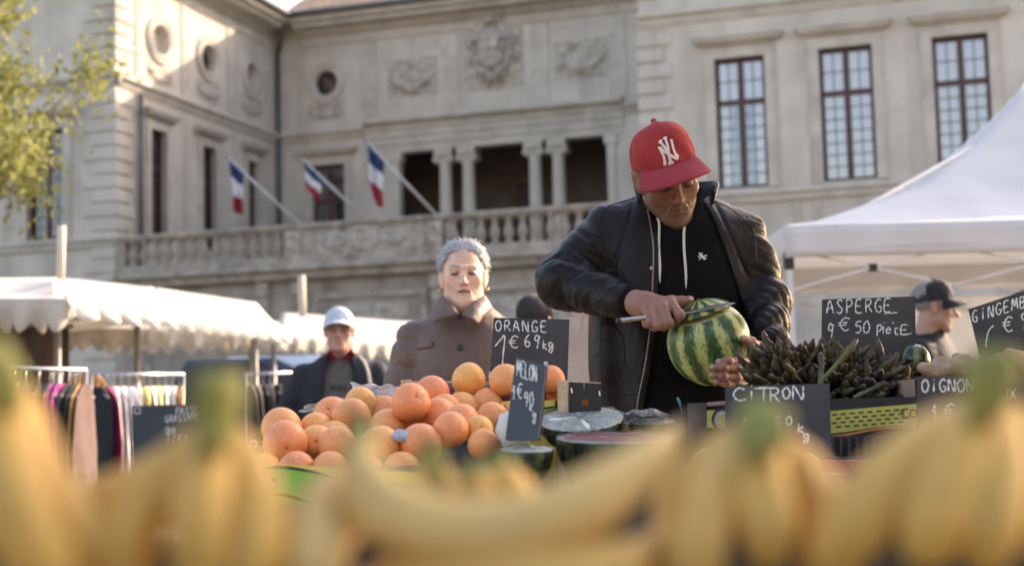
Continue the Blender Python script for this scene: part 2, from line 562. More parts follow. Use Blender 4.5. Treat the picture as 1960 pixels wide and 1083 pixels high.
PANE = {}
def window(fr, a0, a1, z0, z1, curtain='white', deep=.22, key='r', hood=True):
    """casement: stone surround and hood, oxblood frame with cross bars, panes, curtain"""
    o = -deep
    w, h = a1-a0, z1-z0
    fw = .075
    zt = z0+h*.665                     # transom
    am = (a0+a1)/2
    mb = MB()
    fbox(mb, fr, a0, a0+fw, o, o+.09, z0, z1); fbox(mb, fr, a1-fw, a1, o, o+.09, z0, z1)
    fbox(mb, fr, a0+fw, a1-fw, o, o+.088, z1-fw, z1); fbox(mb, fr, a0+fw, a1-fw, o, o+.088, z0, z0+fw)
    fbox(mb, fr, am-.06, am+.06, o, o+.095, z0+fw, z1-fw)
    fbox(mb, fr, a0+fw, am-.06, o+.002, o+.10, zt-.055, zt+.055); fbox(mb, fr, am+.06, a1-fw, o+.002, o+.10, zt-.055, zt+.055)
    win = mb.build('window', WOODR, hall, local=True)
    cells = []
    for (b0, b1) in ((a0+fw, am-.06), (am+.06, a1-fw)):
        for (y0, y1, rows) in ((z0+fw, zt-.055, 7), (zt+.055, z1-fw, 2)):
            mid = (b0+b1)/2
            t = MB()
            fbox(t, fr, mid-.010, mid+.010, o+.03, o+.062, y0, y1)
            for k in range(1, rows):
                zz = y0+(y1-y0)*k/rows
                fbox(t, fr, b0, mid-.012, o+.032, o+.060, zz-.009, zz+.009); fbox(t, fr, mid+.012, b1, o+.032, o+.060, zz-.009, zz+.009)
            t.build('glazing_bar', mat('dark_bar', (.045, .035, .035), (.07, .055, .05), scale=10, rough=.6), win, local=True)
            for k in range(rows):
                for (c0, c1) in ((b0, mid), (mid, b1)):
                    g = .013
                    cells.append((c0+g, c1-g, y0+(y1-y0)*k/rows+g, y0+(y1-y0)*(k+1)/rows-g))
    for c0, c1, y0, y1 in cells:
        kk = (key, round(c1-c0, 3), round(y1-y0, 3))
        loc = fr((c0+c1)/2, o+.045, (y0+y1)/2)
        if kk not in PANE:
            p0, p1 = fr(0, -.003, 0), fr(c1-c0, .003, y1-y0)
            hw = [abs(p1[i]-p0[i])/2 for i in range(3)]
            b = MB().box((-hw[0], -hw[1], -hw[2]), (hw[0], hw[1], hw[2]))
            PANE[kk] = b.build('pane', GLASS, win, local=True)
            PANE[kk].location = loc
        else:
            inst(PANE[kk], 'pane', win, loc)
    # curtain cloth in soft folds behind the glass
    spans = {'white': [(a0, a1, CURT)], 'parted': [(a0, a0+w*.30, CURT), (a0+w*.30, a1-w*.28, CURTB), (a1-w*.28, a1, CURT)],
             'grey': [(a0, a1, mat('grey_curtain', (.20, .21, .22), (.30, .31, .32), scale=2, rough=.9))], 'dark': []}[curtain]
    for s0, s1, cm in spans:
        n = max(6, int((s1-s0)*28))
        vs = []
        for i in range(n+1):
            a = s0+(s1-s0)*i/n
            oo = o-.05+.012*math.sin(i*1.9+a)
            vs += [fr(a, oo, z0), fr(a, oo, zt if curtain == 'parted' and cm is CURTB else z1)]
        mk('curtain', vs, [(2*i, 2*i+2, 2*i+3, 2*i+1) for i in range(n)], cm, win, True, local=True)
    if curtain == 'parted':
        vs = [fr(a0, o-.07, zt), fr(a1, o-.07, zt), fr(a1, o-.07, z1), fr(a0, o-.07, z1)]
        mk('curtain', vs, [(0, 1, 2, 3)], CURT, win, local=True)
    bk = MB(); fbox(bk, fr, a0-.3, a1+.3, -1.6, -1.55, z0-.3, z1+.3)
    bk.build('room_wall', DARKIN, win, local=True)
    # stone surround
    s = MB()
    fbox(s, fr, a0-.20, a0, -.10, .06, z0-.02, z1+.2); fbox(s, fr, a1, a1+.20, -.10, .06, z0-.02, z1+.2)
    fbox(s, fr, a0, a1, -.10, .058, z1, z1+.2)
    fbox(s, fr, a0-.26, a0-.20, 0, .035, z0-.02, z1+.26); fbox(s, fr, a1+.20, a1+.26, 0, .035, z0-.02, z1+.26); fbox(s, fr, a0-.2, a1+.2, 0, .033, z1+.2, z1+.26)
    s.build('window_surround', STONE2, hall, local=True)
    if hood:
        s = MB()
        fbox(s, fr, a0-.34, a1+.34, 0, .10, z1+.30, z1+.36)
        fbox(s, fr, a0-.42, a1+.42, 0, .22, z1+.36, z1+.44); fbox(s, fr, a0-.46, a1+.46, 0, .27, z1+.44, z1+.51)
        s.build('window_hood', STONE2, hall, local=True)
    return win

def oculus(fr, a, z, r, fill='dark'):
    n = 32
    R = r*1.95
    mb = MB()
    # plate with a round opening
    for i in range(n):
        t0, t1 = 2*math.pi*i/n, 2*math.pi*(i+1)/n
        def sq(t):
            c, s_ = math.cos(t), math.sin(t)
            k = 1/max(abs(c), abs(s_))
            return a+R*k*c, z+R*k*s_
        p = [(a+r*math.cos(t0), z+r*math.sin(t0)), (a+r*math.cos(t1), z+r*math.sin(t1)), sq(t1), sq(t0)]
        q = [fr(x, 0, y) for x, y in p]+[fr(x, -.3, y) for x, y in p[:2]]
        mb.add(q, [(0, 1, 2, 3), (0, 4, 5, 1)])
    mb.build('wall_plate', STONE, hall, local=True)
    prof = [(1.02, -.05), (1.02, .05), (1.14, .09), (1.26, .09), (1.34, .05), (1.52, .05), (1.58, .09), (1.68, .06), (1.70, 0.0)]
    vs, fs = [], []
    n = 40
    for k, o in prof:
        for i in range(n):
            t = 2*math.pi*i/n
            vs.append(fr(a+r*k*math.cos(t), o, z+r*k*math.sin(t)))
    for j in range(len(prof)-1):
        for i in range(n):
            fs.append((j*n+i, j*n+(i+1) % n, (j+1)*n+(i+1) % n, (j+1)*n+i))
    mk('oculus_moulding', vs, fs, STONE2, hall, True, local=True)
    vs = [fr(a+r*1.03*math.cos(2*math.pi*i/n), -.2, z+r*1.03*math.sin(2*math.pi*i/n)) for i in range(n)]
    m = {'dark': mat('dark_glass', (.012, .012, .014), (.02, .02, .022), scale=3, rough=.08), 'stone': CARVE, 'pale': mat('blind_stone', (.5, .45, .36), (.58, .52, .42), scale=3, rough=.9)}[fill]
    mk('oculus_pane', vs, [tuple(range(n))], m, hall, local=True)
    # carved drapery under the opening
    carve(fr, a, z-r*2.35, r*1.7, r*.75, .05, int(a*10) % 97, 'carved_swag', 1.0)

def carve(fr, a, z, hw, hh, depth, seed, name, thick=1.0, kind='swag'):
    """low relief: a height field of scrolls and leaves"""
    n, m_ = 44, 36
    g = np.random.default_rng(abs(seed)+1)
    cs = [(g.uniform(-.9, .9), g.uniform(-.9, .9), g.uniform(.12, .30), g.uniform(.4, 1)) for _ in range(26)]
    def hgt(x, y):
        if kind == 'swag':
            sw = abs(y+.55-.9*x*x)
            h = .9*math.exp(-(sw/.22)**2)
            h += .7*math.exp(-((abs(x)-.85)**2+(y-.5)**2)/.05) + .8*math.exp(-(x*x+(y+.1)**2)/.06)
        elif kind == 'shield':
            e = (x/.42)**2+(y/.52)**2
            h = 1.15 if e < 1 else .75*math.exp(-((e-1.9)/.7)**2)
            h += .5*math.exp(-((abs(x)-.2)**2+(y-.05)**2)/.02)*(e < 1)
            h += .9*math.exp(-(x*x/.12+(y-.82)**2/.025)) + .35*math.sin(14*y+6*abs(x))*math.exp(-((abs(x)-.72)/.14)**2)
        else:
            q = math.hypot(x, y)
            h = .9*math.exp(-((q-.62)/.16)**2)+.4*math.exp(-(q/.3)**2)
        for cx, cy, r, k in cs:
            d = math.hypot(abs(x)-abs(cx), y-cy)
            h += .34*k*math.exp(-((d-r*.6)/(.07))**2)
        edge = min(1, max(0, (1-(abs(x)**2.2+abs(y)**2.2))*2.5))
        return h*max(0, edge)*depth
    def fn(u, v):
        x, y = 2*u-1, 2*v-1
        return fr(a+x*hw, .006+hgt(x, y), z+y*hh)
    v, f = gridmesh(fn, n, m_)
    return mk(name, v, f, CARVE, hall, True, local=True)

# ---- walls
LFR, CFR, SFR, TFR = fv(VF), fv(VC), fu(UL), fv(VF-.04)
rw = [(-5.11, -3.98), (-2.78, -1.62), (-.35, .81)]
UE = 2.55
holes_wall('wall', 'v', VF, UR, UE, 0, 13.7, [(a, b, 5.97, 8.95) for a, b in rw])
lw_ = [(-23.52, -22.4), (-26.4, -25.28), (-29.3, -28.2)]
holes_wall('wall', 'v', VF, -33.0, UL, 0, 13.7, [(a, b, 5.92, 8.85) for a, b in lw_])
sw_ = [(33.47, 34.27), (36.22, 37.02), (38.98, 39.62)]
so_ = [(33.96, 11.58), (36.6, 11.66), (39.3, 11.72)]
R_O = .40
holes_wall('wall', 'u', UL, VF+.45, VC, 0, 13.7, [(a, b, 6.0, 9.03) for a, b in sw_] + [(a-R_O*1.95, a+R_O*1.95, z-R_O*1.95, z+R_O*1.95) for a, z in so_])
cw_ = [(-19.61, -18.47)]
CO = (-19.08, 11.72)
LG0, LG1, LGZ = -16.78, -9.72, 9.27
holes_wall('wall', 'v', VC, UL, UR+.5, 0, 13.7, [(a, b, 5.6, 9.07) for a, b in cw_] + [(CO[0]-.39*1.95, CO[0]+.39*1.95, CO[1]-.39*1.95, CO[1]+.39*1.95), (LG0, LG1, 4.95, LGZ)])
holes_wall('wall', 'u', UR+.45, VF+.45, VC, 0, 13.7, [])
# backs and ends, so that no light leaks through
bk = MB()
bk.box((-33.0, 52, 0), (UE+.4, 52.4, 13.7)); bk.box((-33.4, VF, 0), (-33.0, 52, 13.7)); bk.box((UE, VF, 0), (UE+.4, 52, 13.7))
bk.build('back_wall', STONE, hall, local=True)
# terrace front between the wings (ground floor)
tw = holes_wall('terrace_wall', 'v', VF-.04, UL+.02, UR-.02, 0, 4.72, [], th=.5, m=STONE4)
MB().box((UL+.01, VF+.40, 4.55), (UR-.01, VC+4, 4.95)).build('terrace_floor', STONE3, hall, local=True)
# loggia interior
lo_mb = MB()
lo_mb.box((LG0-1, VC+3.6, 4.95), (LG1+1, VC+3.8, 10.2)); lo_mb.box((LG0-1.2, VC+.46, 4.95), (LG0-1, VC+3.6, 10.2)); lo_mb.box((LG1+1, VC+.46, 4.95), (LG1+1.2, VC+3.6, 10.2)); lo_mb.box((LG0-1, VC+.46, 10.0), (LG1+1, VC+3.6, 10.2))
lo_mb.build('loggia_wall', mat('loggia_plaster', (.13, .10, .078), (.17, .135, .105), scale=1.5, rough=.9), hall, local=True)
d_ = MB(); d_.box((-13.9, VC+3.5, 4.95), (-12.5, VC+3.6, 8.6)); d_.build('loggia_door', WOODR, hall, local=True)

# ---- windows
for k, (a, b) in enumerate(rw):
    window(LFR, a, b, 5.97, 8.95, ['parted', 'white', 'white', 'white', 'white'][k])
for a, b in lw_:
    window(LFR, a, b, 5.92, 8.85, 'grey', key='l')
for a, b in sw_:
    window(SFR, a, b, 6.0, 9.03, 'grey', key='s')
for a, b in cw_:
    window(CFR, a, b, 5.6, 9.07, 'dark', key='c')
for (a, z), fl in zip(so_, ('pale', 'dark', 'stone')):
    oculus(SFR, a, z, R_O, fl)
oculus(CFR, *CO, .39, 'dark')

# ---- string courses and cornices: butt-jointed runs of moulding
def course(fr, a0, a1, prof, name, m=STONE2):
    """prof: list of (out, z) from top to bottom, swept along the wall"""
    n = len(prof)
    vs = [fr(a0, o, z) for o, z in prof]+[fr(a1, o, z) for o, z in prof]
    fs = [(i, i+1, n+i+1, n+i) for i in range(n-1)]+[tuple(range(n)), tuple(range(2*n-1, n-1, -1))]
    return mk(name, vs, fs, m, hall, local=True)
SP = [(0, ZS+.16), (.16, ZS+.14), (.20, ZS+.08), (.20, ZS+.02), (.10, ZS-.04), (.07, ZS-.12), (.03, ZS-.2), (0, ZS-.22)]
course(LFR, UR, UE+.4, SP, 'string_course'); course(LFR, -33.0, UL+.20, SP, 'string_course')
course(SFR, VF-.2, VC, SP, 'string_course'); course(CFR, UL+.2, -17.7, SP, 'string_course'); course(CFR, -9.35, UR+.5, SP, 'string_course')
course(CFR, -17.7, -9.35, [(0, 10.38), (.34, 10.34), (.36, 10.26), (.34, 10.20), (.16, 10.12), (.14, 9.98), (.10, 9.96), (.10, 9.76), (.06, 9.74), (.06, 9.52), (.02, 9.5), (.02, 9.27), (0, 9.27)], 'entablature')
CP = [(0, 13.78), (.86, 13.76), (.90, 13.66), (.86, 13.58), (.70, 13.54), (.66, 13.44), (.24, 13.40), (.20, 13.28), (.06, 13.22), (.05, 12.95), (0, 12.93)]
course(LFR, UR-.86, UE+1.2, CP, 'cornice'); course(LFR, -33.9, UL+.88, CP, 'cornice')
course(SFR, VF-.1, VC-.9, CP, 'cornice'); course(CFR, UL+.9, UR-.88, CP, 'cornice')
mb = MB(); mb.box((-.07, -.10, -.06), (.07, .10, .06))
den = mb.build('dentil', STONE2, hall, local=True)
den.location = CFR(UL+1.0, .16, 13.35)
for i in range(1, 46):
    inst(den, 'dentil', hall, CFR(UL+1.0+.27*i, .16, 13.35))
den2 = None
for i in range(30):
    o = inst(den, 'dentil', hall, SFR(VF+.3+.27*i, .16, 13.35)); o.rotation_euler = (0, 0, math.pi/2)
RL = [(0, 5.90), (.14, 5.88), (.17, 5.80), (.10, 5.74), (.08, 5.62), (0, 5.60)]
course(LFR, UR, UE+.4, RL, 'sill_course'); course(LFR, -33.0, UL, RL, 'sill_course')
RL2 = [(0, 4.78), (.10, 4.76), (.12, 4.70), (.04, 4.62), (0, 4.6)]
course(LFR, UR, UE+.4, RL2, 'plinth_course'); course(LFR, -33.0, UL, RL2, 'plinth_course')
# shallow pilaster strips that divide the right wing below the sills and the upper wall in the middle
for a in (-5.6, -3.45, -3.0, -1.05, -.6, 1.3):
    mb = MB(); fbox(mb, LFR, a, a+.12, 0, .05, 4.80, 5.58); mb.build('wall_strip', STONE2, hall, local=True)
for a in (-3.28, -.62, 1.9):
    mb = MB(); fbox(mb, LFR, a-.42, a+.42, 0, .045, .2, 4.58); mb.build('wall_strip', STONE2, hall, local=True)
for a in (-17.6, -14.85, -11.9, -9.5):
    mb = MB(); fbox(mb, CFR, a-.28, a+.28, 0, .035, 10.4, 12.92); mb.build('wall_strip', STONE2, hall, local=True)
for a in (VF+1.15, 35.3, 37.95, 40.4):
    mb = MB(); fbox(mb, SFR, a-.2, a+.2, 0, .035, 10.24, 12.92); mb.build('wall_strip', STONE2, hall, local=True)
# ---- corner blocks (quoins) proud of the wall, one by one
def quoins(corner_u, sgn, n=36):
    for i in range(n):
        z0 = .1+i*.372
        if ZS-.32 < z0 < ZS+.14: continue
        if z0+.35 > 12.9: break
        w = .95 if i % 2 else .70
        mb = MB()
        if sgn > 0:    # building lies to the left of the corner
            mb.box((corner_u-w, VF-.055, z0), (corner_u+.055, VF+w*.9, z0+.315))
        else:
            mb.box((corner_u-.055, VF-.055, z0), (corner_u+w*.8, VF+w, z0+.315))
        bevel(mb.build('quoin', STONE, hall, local=True), .03, 2)
quoins(UL, 1); quoins(UR, -1)
# ---- terrace balustrade
BZ0, BZ1 = 5.02, 5.66
vb = VF-.18
course(fv(vb), UL+.25, UR-.06, [(-.20, 5.82), (.14, 5.82), (.17, 5.76), (.13, 5.70), (.10, 5.66), (-.2, 5.66)], 'rail', STONE3)
course(fv(vb), UL+.25, UR-.06, [(-.2, BZ0), (.13, BZ0), (.15, 4.95), (.15, 4.86), (.28, 4.80), (.30, 4.70), (.16, 4.60), (.12, 4.48), (-.0, 4.44), (-.2, 4.44)], 'terrace_cornice', STONE3)
h = BZ1-BZ0
prof = [(.105, 0), (.105, .05), (.075, .07), (.065, .10), (.10, .17), (.132, .25), (.125, .31), (.085, .42), (.062, .50), (.072, .53), (.062, .55), (.10, .58), (.105, .60), (.105, h)]
v, f = lathe(prof, 12)
bal0 = None
def place_bal(u):
    global bal0
    if bal0 is None:
        bal0 = mk('baluster', v, f, STONE3, hall, True, local=True); bal0.location = (u, vb+.02, BZ0)
    else:
        inst(bal0, 'baluster', hall, (u, vb+.02, BZ0))
u = -20.2
while u < -15.95:
    place_bal(u); u += .345
u = -11.45
while u < -7.0:
    place_bal(u); u += .345
for a0, a1 in ((-20.6, -20.36), (-15.85, -15.40), (-12.05, -11.70)):
    mb = MB(); mb.box((a0, vb-.12, BZ0), (a1, vb+.16, BZ1)); mb.build('pedestal', STONE3, hall, local=True)
mb = MB(); mb.box((-15.40, vb-.07, BZ0), (-12.05, vb+.14, BZ1)); mb.build('parapet_panel', STONE3, hall, local=True)
pf = fv(vb-.07)
carve(pf, -13.76, 5.36, .42, .40, .07, 5, 'carved_wreath', kind='ring'); carve(pf, -14.55, 5.34, .40, .22, .05, 9, 'carved_ribbon'); carve(pf, -12.95, 5.34, .40, .22, .05, 12, 'carved_ribbon')
carve(fv(vb-.12), -11.88, 5.36, .17, .28, .05, 3, 'carved_cartouche', kind='ring'); carve(fv(vb-.12), -15.62, 5.36, .19, .28, .05, 4, 'carved_cartouche', kind='ring')
# recessed panels and brackets of the terrace front
for a0, a1 in ((-19.9, -17.0), (-15.2, -12.2), (-11.4, -8.2)):
    mb = MB()
    for z0, z1 in ((3.95, 4.1), (.7, .85)):
        fbox(mb, TFR, a0, a1, 0, .06, z0, z1)
    fbox(mb, TFR, a0, a0+.15, 0, .058, .85, 3.95); fbox(mb, TFR, a1-.15, a1, 0, .058, .85, 3.95)
    mb.build('panel_moulding', STONE3, hall, local=True)
    carve(TFR, (a0+a1)/2, 3.4, (a1-a0)*.33, .4, .06, int(a0*7), 'carved_frieze')
for a in (-16.5, -15.55, -11.9):
    mb = MB()
    fbox(mb, TFR, a-.16, a+.16, 0, .22, 4.1, 4.42); fbox(mb, TFR, a-.14, a+.14, 0, .14, 3.8, 4.1); fbox(mb, TFR, a-.12, a+.12, 0, .08, 3.55, 3.8)
    mb.build('bracket', STONE3, hall, local=True)
# ---- ionic columns of the loggia
prof = [(.27, 0), (.27, .10), (.245, .14), (.25, .20), (.215, .26), (.212, 1.2), (.205, 2.4), (.185, 3.78), (.20, 3.82), (.185, 3.86)]
v, f = lathe(prof, 20)
col0 = mk('column', v, f, STONE, hall, True, local=True)
cm = MB()
cm.box((-.29, -.27, 4.10), (.29, .27, 4.32))
cm.box((-.24, -.20, 3.86), (.24, .20, 4.10))
for sx in (-1, 1):
    cm.tube([(sx*.235, -.25, 3.99), (sx*.235, .25, 3.99)], .10, 12)
    cm.tube([(sx*.235, -.265, 3.99), (sx*.235, -.25, 3.99)], .05, 10)
cap0 = cm.build('capital', STONE2, col0, local=True)
col0.location = (-15.13, VC+.18, 4.95)
for a in (-14.37, -12.21, -11.47):
    c = inst(col0, 'column', hall, (a, VC+.18, 4.95)); inst(cap0, 'capital', c)
for a in (LG0+.06, LG1-.06):
    mb = MB(); mb.box((a-.12, VC-.06, 4.95), (a+.12, VC+.3, 9.0)); mb.box((a-.2, VC-.10, 9.0), (a+.2, VC+.3, 9.27)); mb.build('pilaster', STONE, hall, local=True)
# ---- reliefs on the upper wall
carve(CFR, -13.4, 12.2, .98, 1.22, .26, 21, 'coat_of_arms', kind='shield')
carve(CFR, -16.1, 11.62, .85, .62, .12, 33, 'carved_garland'); carve(CFR, -10.62, 11.66, .85, .62, .12, 47, 'carved_garland')
# ---- rainwater pipes
for pth, r in (([(UL+.14, VC-.16, 12.9), (UL+.14, VC-.16, 5.0)], .075), ([(UL+.12, VF+1.05, ZS-.25), (UL+.12, VF+1.05, 5.0)], .065), ([(UL+.62, VC-.75, 13.55), (UL+.3, VC-.3, 13.1), (UL+.14, VC-.16, 12.85)], .08)):
    vv, ff = tube(pth, r, 10); mk('rainwater_pipe', vv, ff, ZINC, hall, True, local=True)
# ---- roofs: slabs carrying rows of barrel tiles
def roof_slope(p00, p10, p11, p01, rows, name='roof'):
    """corners: eave start, eave end, ridge end, ridge start"""
    p00, p10, p11, p01 = map(np.array, (p00, p10, p11, p01))
    n = np.cross(p10-p00, p01-p00); n /= np.linalg.norm(n)
    if n[2] < 0: n = -n
    slab = mk(name, [*(p00, p10, p11, p01), *(p00-n*.12, p10-n*.12, p11-n*.12, p01-n*.12)], [(0, 1, 2, 3), (7, 6, 5, 4), (0, 4, 5, 1), (1, 5, 6, 2), (2, 6, 7, 3), (3, 7, 4, 0)], TILE, hall, local=True)
    mb = MB()
    L_ = np.linalg.norm(p10-p00); cnt = int(L_/.24)
    H_ = np.linalg.norm(p01-p00)
    rws = min(rows, int(H_/.36))
    rg = random.Random(int(abs(p00[0])*10))
    for i in range(cnt):
        a = p00+(p10-p00)*(i+.5)/cnt; b = p01+(p11-p01)*(i+.5)/cnt
        ax = (p10-p00)/L_; up = (b-a)/np.linalg.norm(b-a)
        for j in range(rws):
            s0 = a+up*(j*.36-.06); s1 = s0+up*.40
            r0, r1 = .105, .085
            lift = n*(.012+rg.uniform(0, .012))
            vs = []
            for s_, r in ((s0, r0), (s1, r1)):
                for k in range(5):
                    th = math.pi*k/4
                    vs.append(s_+lift+ax*r*math.cos(th)+n*r*.75*math.sin(th))
            mb.add(vs, [(k, k+1, k+6, k+5) for k in range(4)])
    o = mb.build('roof_tile', TILE, slab, local=True); o['kind'] = 'stuff'
    return slab
ze = 13.80
roof_slope((UL+.6, VC-.95, ze), (UR, VC-.95, ze), (UR, 47, 17.6), (UL+.6, 47, 17.6), 20)
roof_slope((UL+.95, VF-.95, ze), (UL+.95, 46, ze), (UL-4.7, 46, 15.9), (UL-4.7, VF+4, 15.9), 10)
roof_slope((-33.9, VF-.95, ze), (UL+.95, VF-.95, ze), (UL-4.7, VF+4, 15.9), (-29, VF+4, 15.9), 4)
roof_slope((UR-.9, VF-.95, ze), (UE+1.3, VF-.95, ze), (UE-3, VF+4.6, 15.8), (UR+3.6, VF+4.6, 15.8), 4)
rf = MB(); rf.box((-33, VF+.4, 13.72), (UL-.4, 52, 13.79)); rf.box((UL-.4, VC+.45, 13.72), (UR+.4, 52, 13.79)); rf.box((UR+.4, VF+.4, 13.72), (UE, 52, 13.79))
rf.build('roof_deck', DARKIN, hall, local=True)
vv, ff = tube([(UL+.9, VC-.98, 13.80), (UR-.9, VC-.98, 13.80)], .09, 8); mk('gutter', vv, ff, ZINC, hall, True, local=True)
vv, ff = tube([(UL+.98, VF-.9, 13.80), (UL+.98, VC-.9, 13.80)], .09, 8); mk('gutter', vv, ff, ZINC, hall, True, local=True)

# ================================================================== flags on the terrace
FB = mat('flag_blue', (.018, .045, .14), (.025, .06, .17), scale=3, rough=.8, trans=.25)
FW = mat('flag_white', (.70, .70, .72), (.78, .78, .80), scale=3, rough=.8, trans=.25)
FR_ = mat('flag_red', (.32, .022, .035), (.38, .03, .045), scale=3, rough=.8, trans=.25)
WPOLE = mat('white_pole', (.45, .44, .42), (.55, .54, .52), scale=10, rough=.5)
def b2w(u_, v_, z_):
    p = u_*UX+v_*VX
    return np.array([p[0], p[1], z_])
for k, (tip, foot, w, hh, lab) in enumerate((((-17.09, 7.51), (-15.41, 5.86), .50, 1.25, 'french tricolour hanging from the leftmost pole on the terrace'),
                                   ((-15.07, 7.31), (-13.63, 5.86), .62, .72, 'short furled french tricolour on the middle pole of three'),
                                   ((-13.37, 7.60), (-11.83, 5.86), .55, 1.40, 'french tricolour on the rightmost pole, nearest the loggia columns'))):
    tw_, fw_ = b2w(tip[0], VF-.85, tip[1]), b2w(foot[0], VF-.30, foot[1]-.06)
    fl = root('flag', lab, 'flag', tuple(fw_), 'flags on the terrace balustrade')
    vv, ff = tube([fw_, tw_], [.035, .026], 8); mk('flagpole', vv, ff, WPOLE, fl, True)
    vv, ff = lathe([(.01, -.05), (.045, 0), (.03, .04), (.005, .08)], 8, tuple(tw_)); mk('finial', vv, ff, mat('finial', (.2, .2, .22), scale=4, rough=.4), fl, True)
    # cloth: hoist along the pole, three bands across the fly, hanging in folds
    d = (fw_-tw_)/np.linalg.norm(fw_-tw_)
    def cloth(s, t, w=w, hh=hh, tw_=tw_, d=d, k=k):
        """s along the hoist, t along the fly, which droops"""
        p = tw_+d*(.06+s*w*1.05)
        x = .10*math.sin(6*s+2.2*t*2+k)*t
        p = p + UX*(.10*t*(1-s) - .28*w*s*t + .06*t + .5*x) + VX*(-.12*math.sin(9*s+k)*t - .05*math.sin(13*s+4*t)) + np.array([0, 0, -hh*t*(1-.18*s)+.05*math.sin(5*s+3)*t])
        return p
    for j, fm in enumerate((FB, FW, FR_)):
        nm = ('blue_band', 'white_band', 'red_band')[j]
        vv, ff = gridmesh(lambda a, b, j=j: cloth(a, (j+b)/3), 14, 7)
        o = mk(nm, vv, ff, fm, fl, True); solidify(o, .004, 0)

# ================================================================== plane tree on the left
def tree(base, H, rad, label, seed, nl=24000, ls=1.0):
    g = np.random.default_rng(seed)
    t = root('plane_tree', label, 'tree', tuple(base))
    base = np.array(base, float)
    BARK = mat('plane_bark', (.16, .13, .10), (.30, .26, .20), scale=5, rough=.95, bump=.4)
    mb = MB()
    top = base+np.array([.2, 0, H*.55])
    mb.tube(smooth_path([base, base+(0.05, 0, H*.3), top], 8), np.linspace(.22, .13, 9), 10)
    tips = []
    for i in range(13):
        a = 2*math.pi*i/13+g.uniform(-.2, .2)
        st = base+np.array([.15, 0, H*g.uniform(.35, .55)])
        en = st+np.array([math.cos(a)*rad*g.uniform(.6, 1), math.sin(a)*rad*g.uniform(.6, 1), g.uniform(.2, H*.42)])
        md = (st+en)/2+np.array([0, 0, .35])
        pth = smooth_path([st, md, en], 10)
        mb.tube(pth, np.linspace(.075, .014, len(pth)), 6)
        tips += [pth[k] for k in range(4, len(pth))]
        for j in range(4):
            q = pth[int(g.integers(4, len(pth)-1))]
            e2 = q+g.normal(0, .55, 3)*np.array([1, 1, .7])
            mb.tube([q, (q+e2)/2+g.normal(0, .06, 3), e2], [.02, .013, .006], 5)
            tips += [(q+e2)/2, e2, e2]
    mb.build('trunk', BARK, t, True)
    LEAF = mat('spring_leaf', (.20, .21, .055), (.31, .31, .105), scale=2.2, rough=.6, trans=.5)
    vs, fs = [], []
    tips = np.array(tips)
    for i in range(nl):
        c = tips[int(g.integers(len(tips)))]+g.normal(0, .20*ls, 3)
        n = g.normal(size=3); n /= np.linalg.norm(n)
        a = np.cross(n, g.normal(size=3)); a /= np.linalg.norm(a); b = np.cross(n, a)
        L_ = g.uniform(.038, .070)*ls
        k = len(vs)
        vs += [c-a*L_, c-b*L_*.55+a*L_*.1+n*L_*.12, c+a*L_, c+b*L_*.55+a*L_*.1+n*L_*.12, c]
        fs += [(k, k+1, k+4), (k+1, k+2, k+4), (k+2, k+3, k+4), (k+3, k, k+4)]
    o = mk('crown', vs, fs, LEAF, t)
    return t
tree((-7.2, 15.5, 0), 7.0, 2.15, 'plane tree with sparse yellow-green spring leaves at the left edge', 5)

tree((-14.6, 25.0, 0), 13.0, 4.2, 'added unseen plane tree beyond the left edge, blocking sky light from the left wing', 15, 9000, 2.6)  # two unseen trees added to keep sky light off the left wing
tree((-17.5, 17.0, 0), 12.5, 4.2, 'added unseen plane tree farthest left, blocking sky light', 25, 8000, 2.6)

# ================================================================== houses added behind the viewer for reflections and warm fill light
def added_house(x0, x1, y, h, col, label, seed):
    g = random.Random(seed)
    r = root('added_house', label, 'house', ((x0+x1)/2, y-5, 0), 'houses added out of view for fill light')
    m = mat('render_%d' % seed, tuple(c*.88 for c in col), col, scale=.8, rough=.9, stain=(tuple(c*.7 for c in col), .6, .55, .8))
    n = max(3, int((x1-x0)/2.7))
    W0 = (x1-x0)/n
    hs = []
    z = 1.0
    fl = 0
    while z < h-2.4:
        for i in range(n):
            c = x0+W0*(i+.5)
            hs.append((c-.5, c+.5, z, z+(2.0 if fl else 2.2)))
        z += 3.1; fl += 1
    xs = sorted({x0, x1, *[q[0] for q in hs], *[q[1] for q in hs]}); zs = sorted({0, h, *[q[2] for q in hs], *[q[3] for q in hs]})
    mb = MB()
    for i in range(len(xs)-1):
        for j in range(len(zs)-1):
            cx, cz = (xs[i]+xs[i+1])/2, (zs[j]+zs[j+1])/2
            if any(q[0] < cx < q[1] and q[2] < cz < q[3] for q in hs): continue
            mb.box((xs[i], y-.35, zs[j]), (xs[i+1], y, zs[j+1]))
    mb.build('front_wall', m, r)
    MB().box((x0, y-10, 0), (x1, y-9.7, h)).build('back_wall', m, r)
    for x in (x0, x1-.3):
        MB().box((x, y-9.7, 0), (x+.3, y-.35, h)).build('side_wall', m, r)
    sh = mat('shutter_%d' % (seed % 3), [(.10, .14, .16), (.16, .11, .08), (.22, .22, .20)][seed % 3], scale=5, rough=.7)
    for a, b, z0, z1 in hs:
        w = MB().box((a, y-.30, z0), (b, y-.25, z1)).build('window', MATS['dark_glass'], r)
        for s0, s1 in ((a-.52, a-.02), (b+.02, b+.52)):
            MB().box((s0, y, z0), (s1, y+.04, z1)).build('shutter', sh, w)
    mk('roof', [(x0-.3, y+.5, h), (x1+.3, y+.5, h), (x1+.3, y-5, h+2.4), (x0-.3, y-5, h+2.4), (x1+.3, y-10.4, h), (x0-.3, y-10.4, h)], [(0, 1, 2, 3), (3, 2, 4, 5), (0, 5, 4, 1), (1, 4, 2), (0, 3, 5)], TILE, r)
x = -46
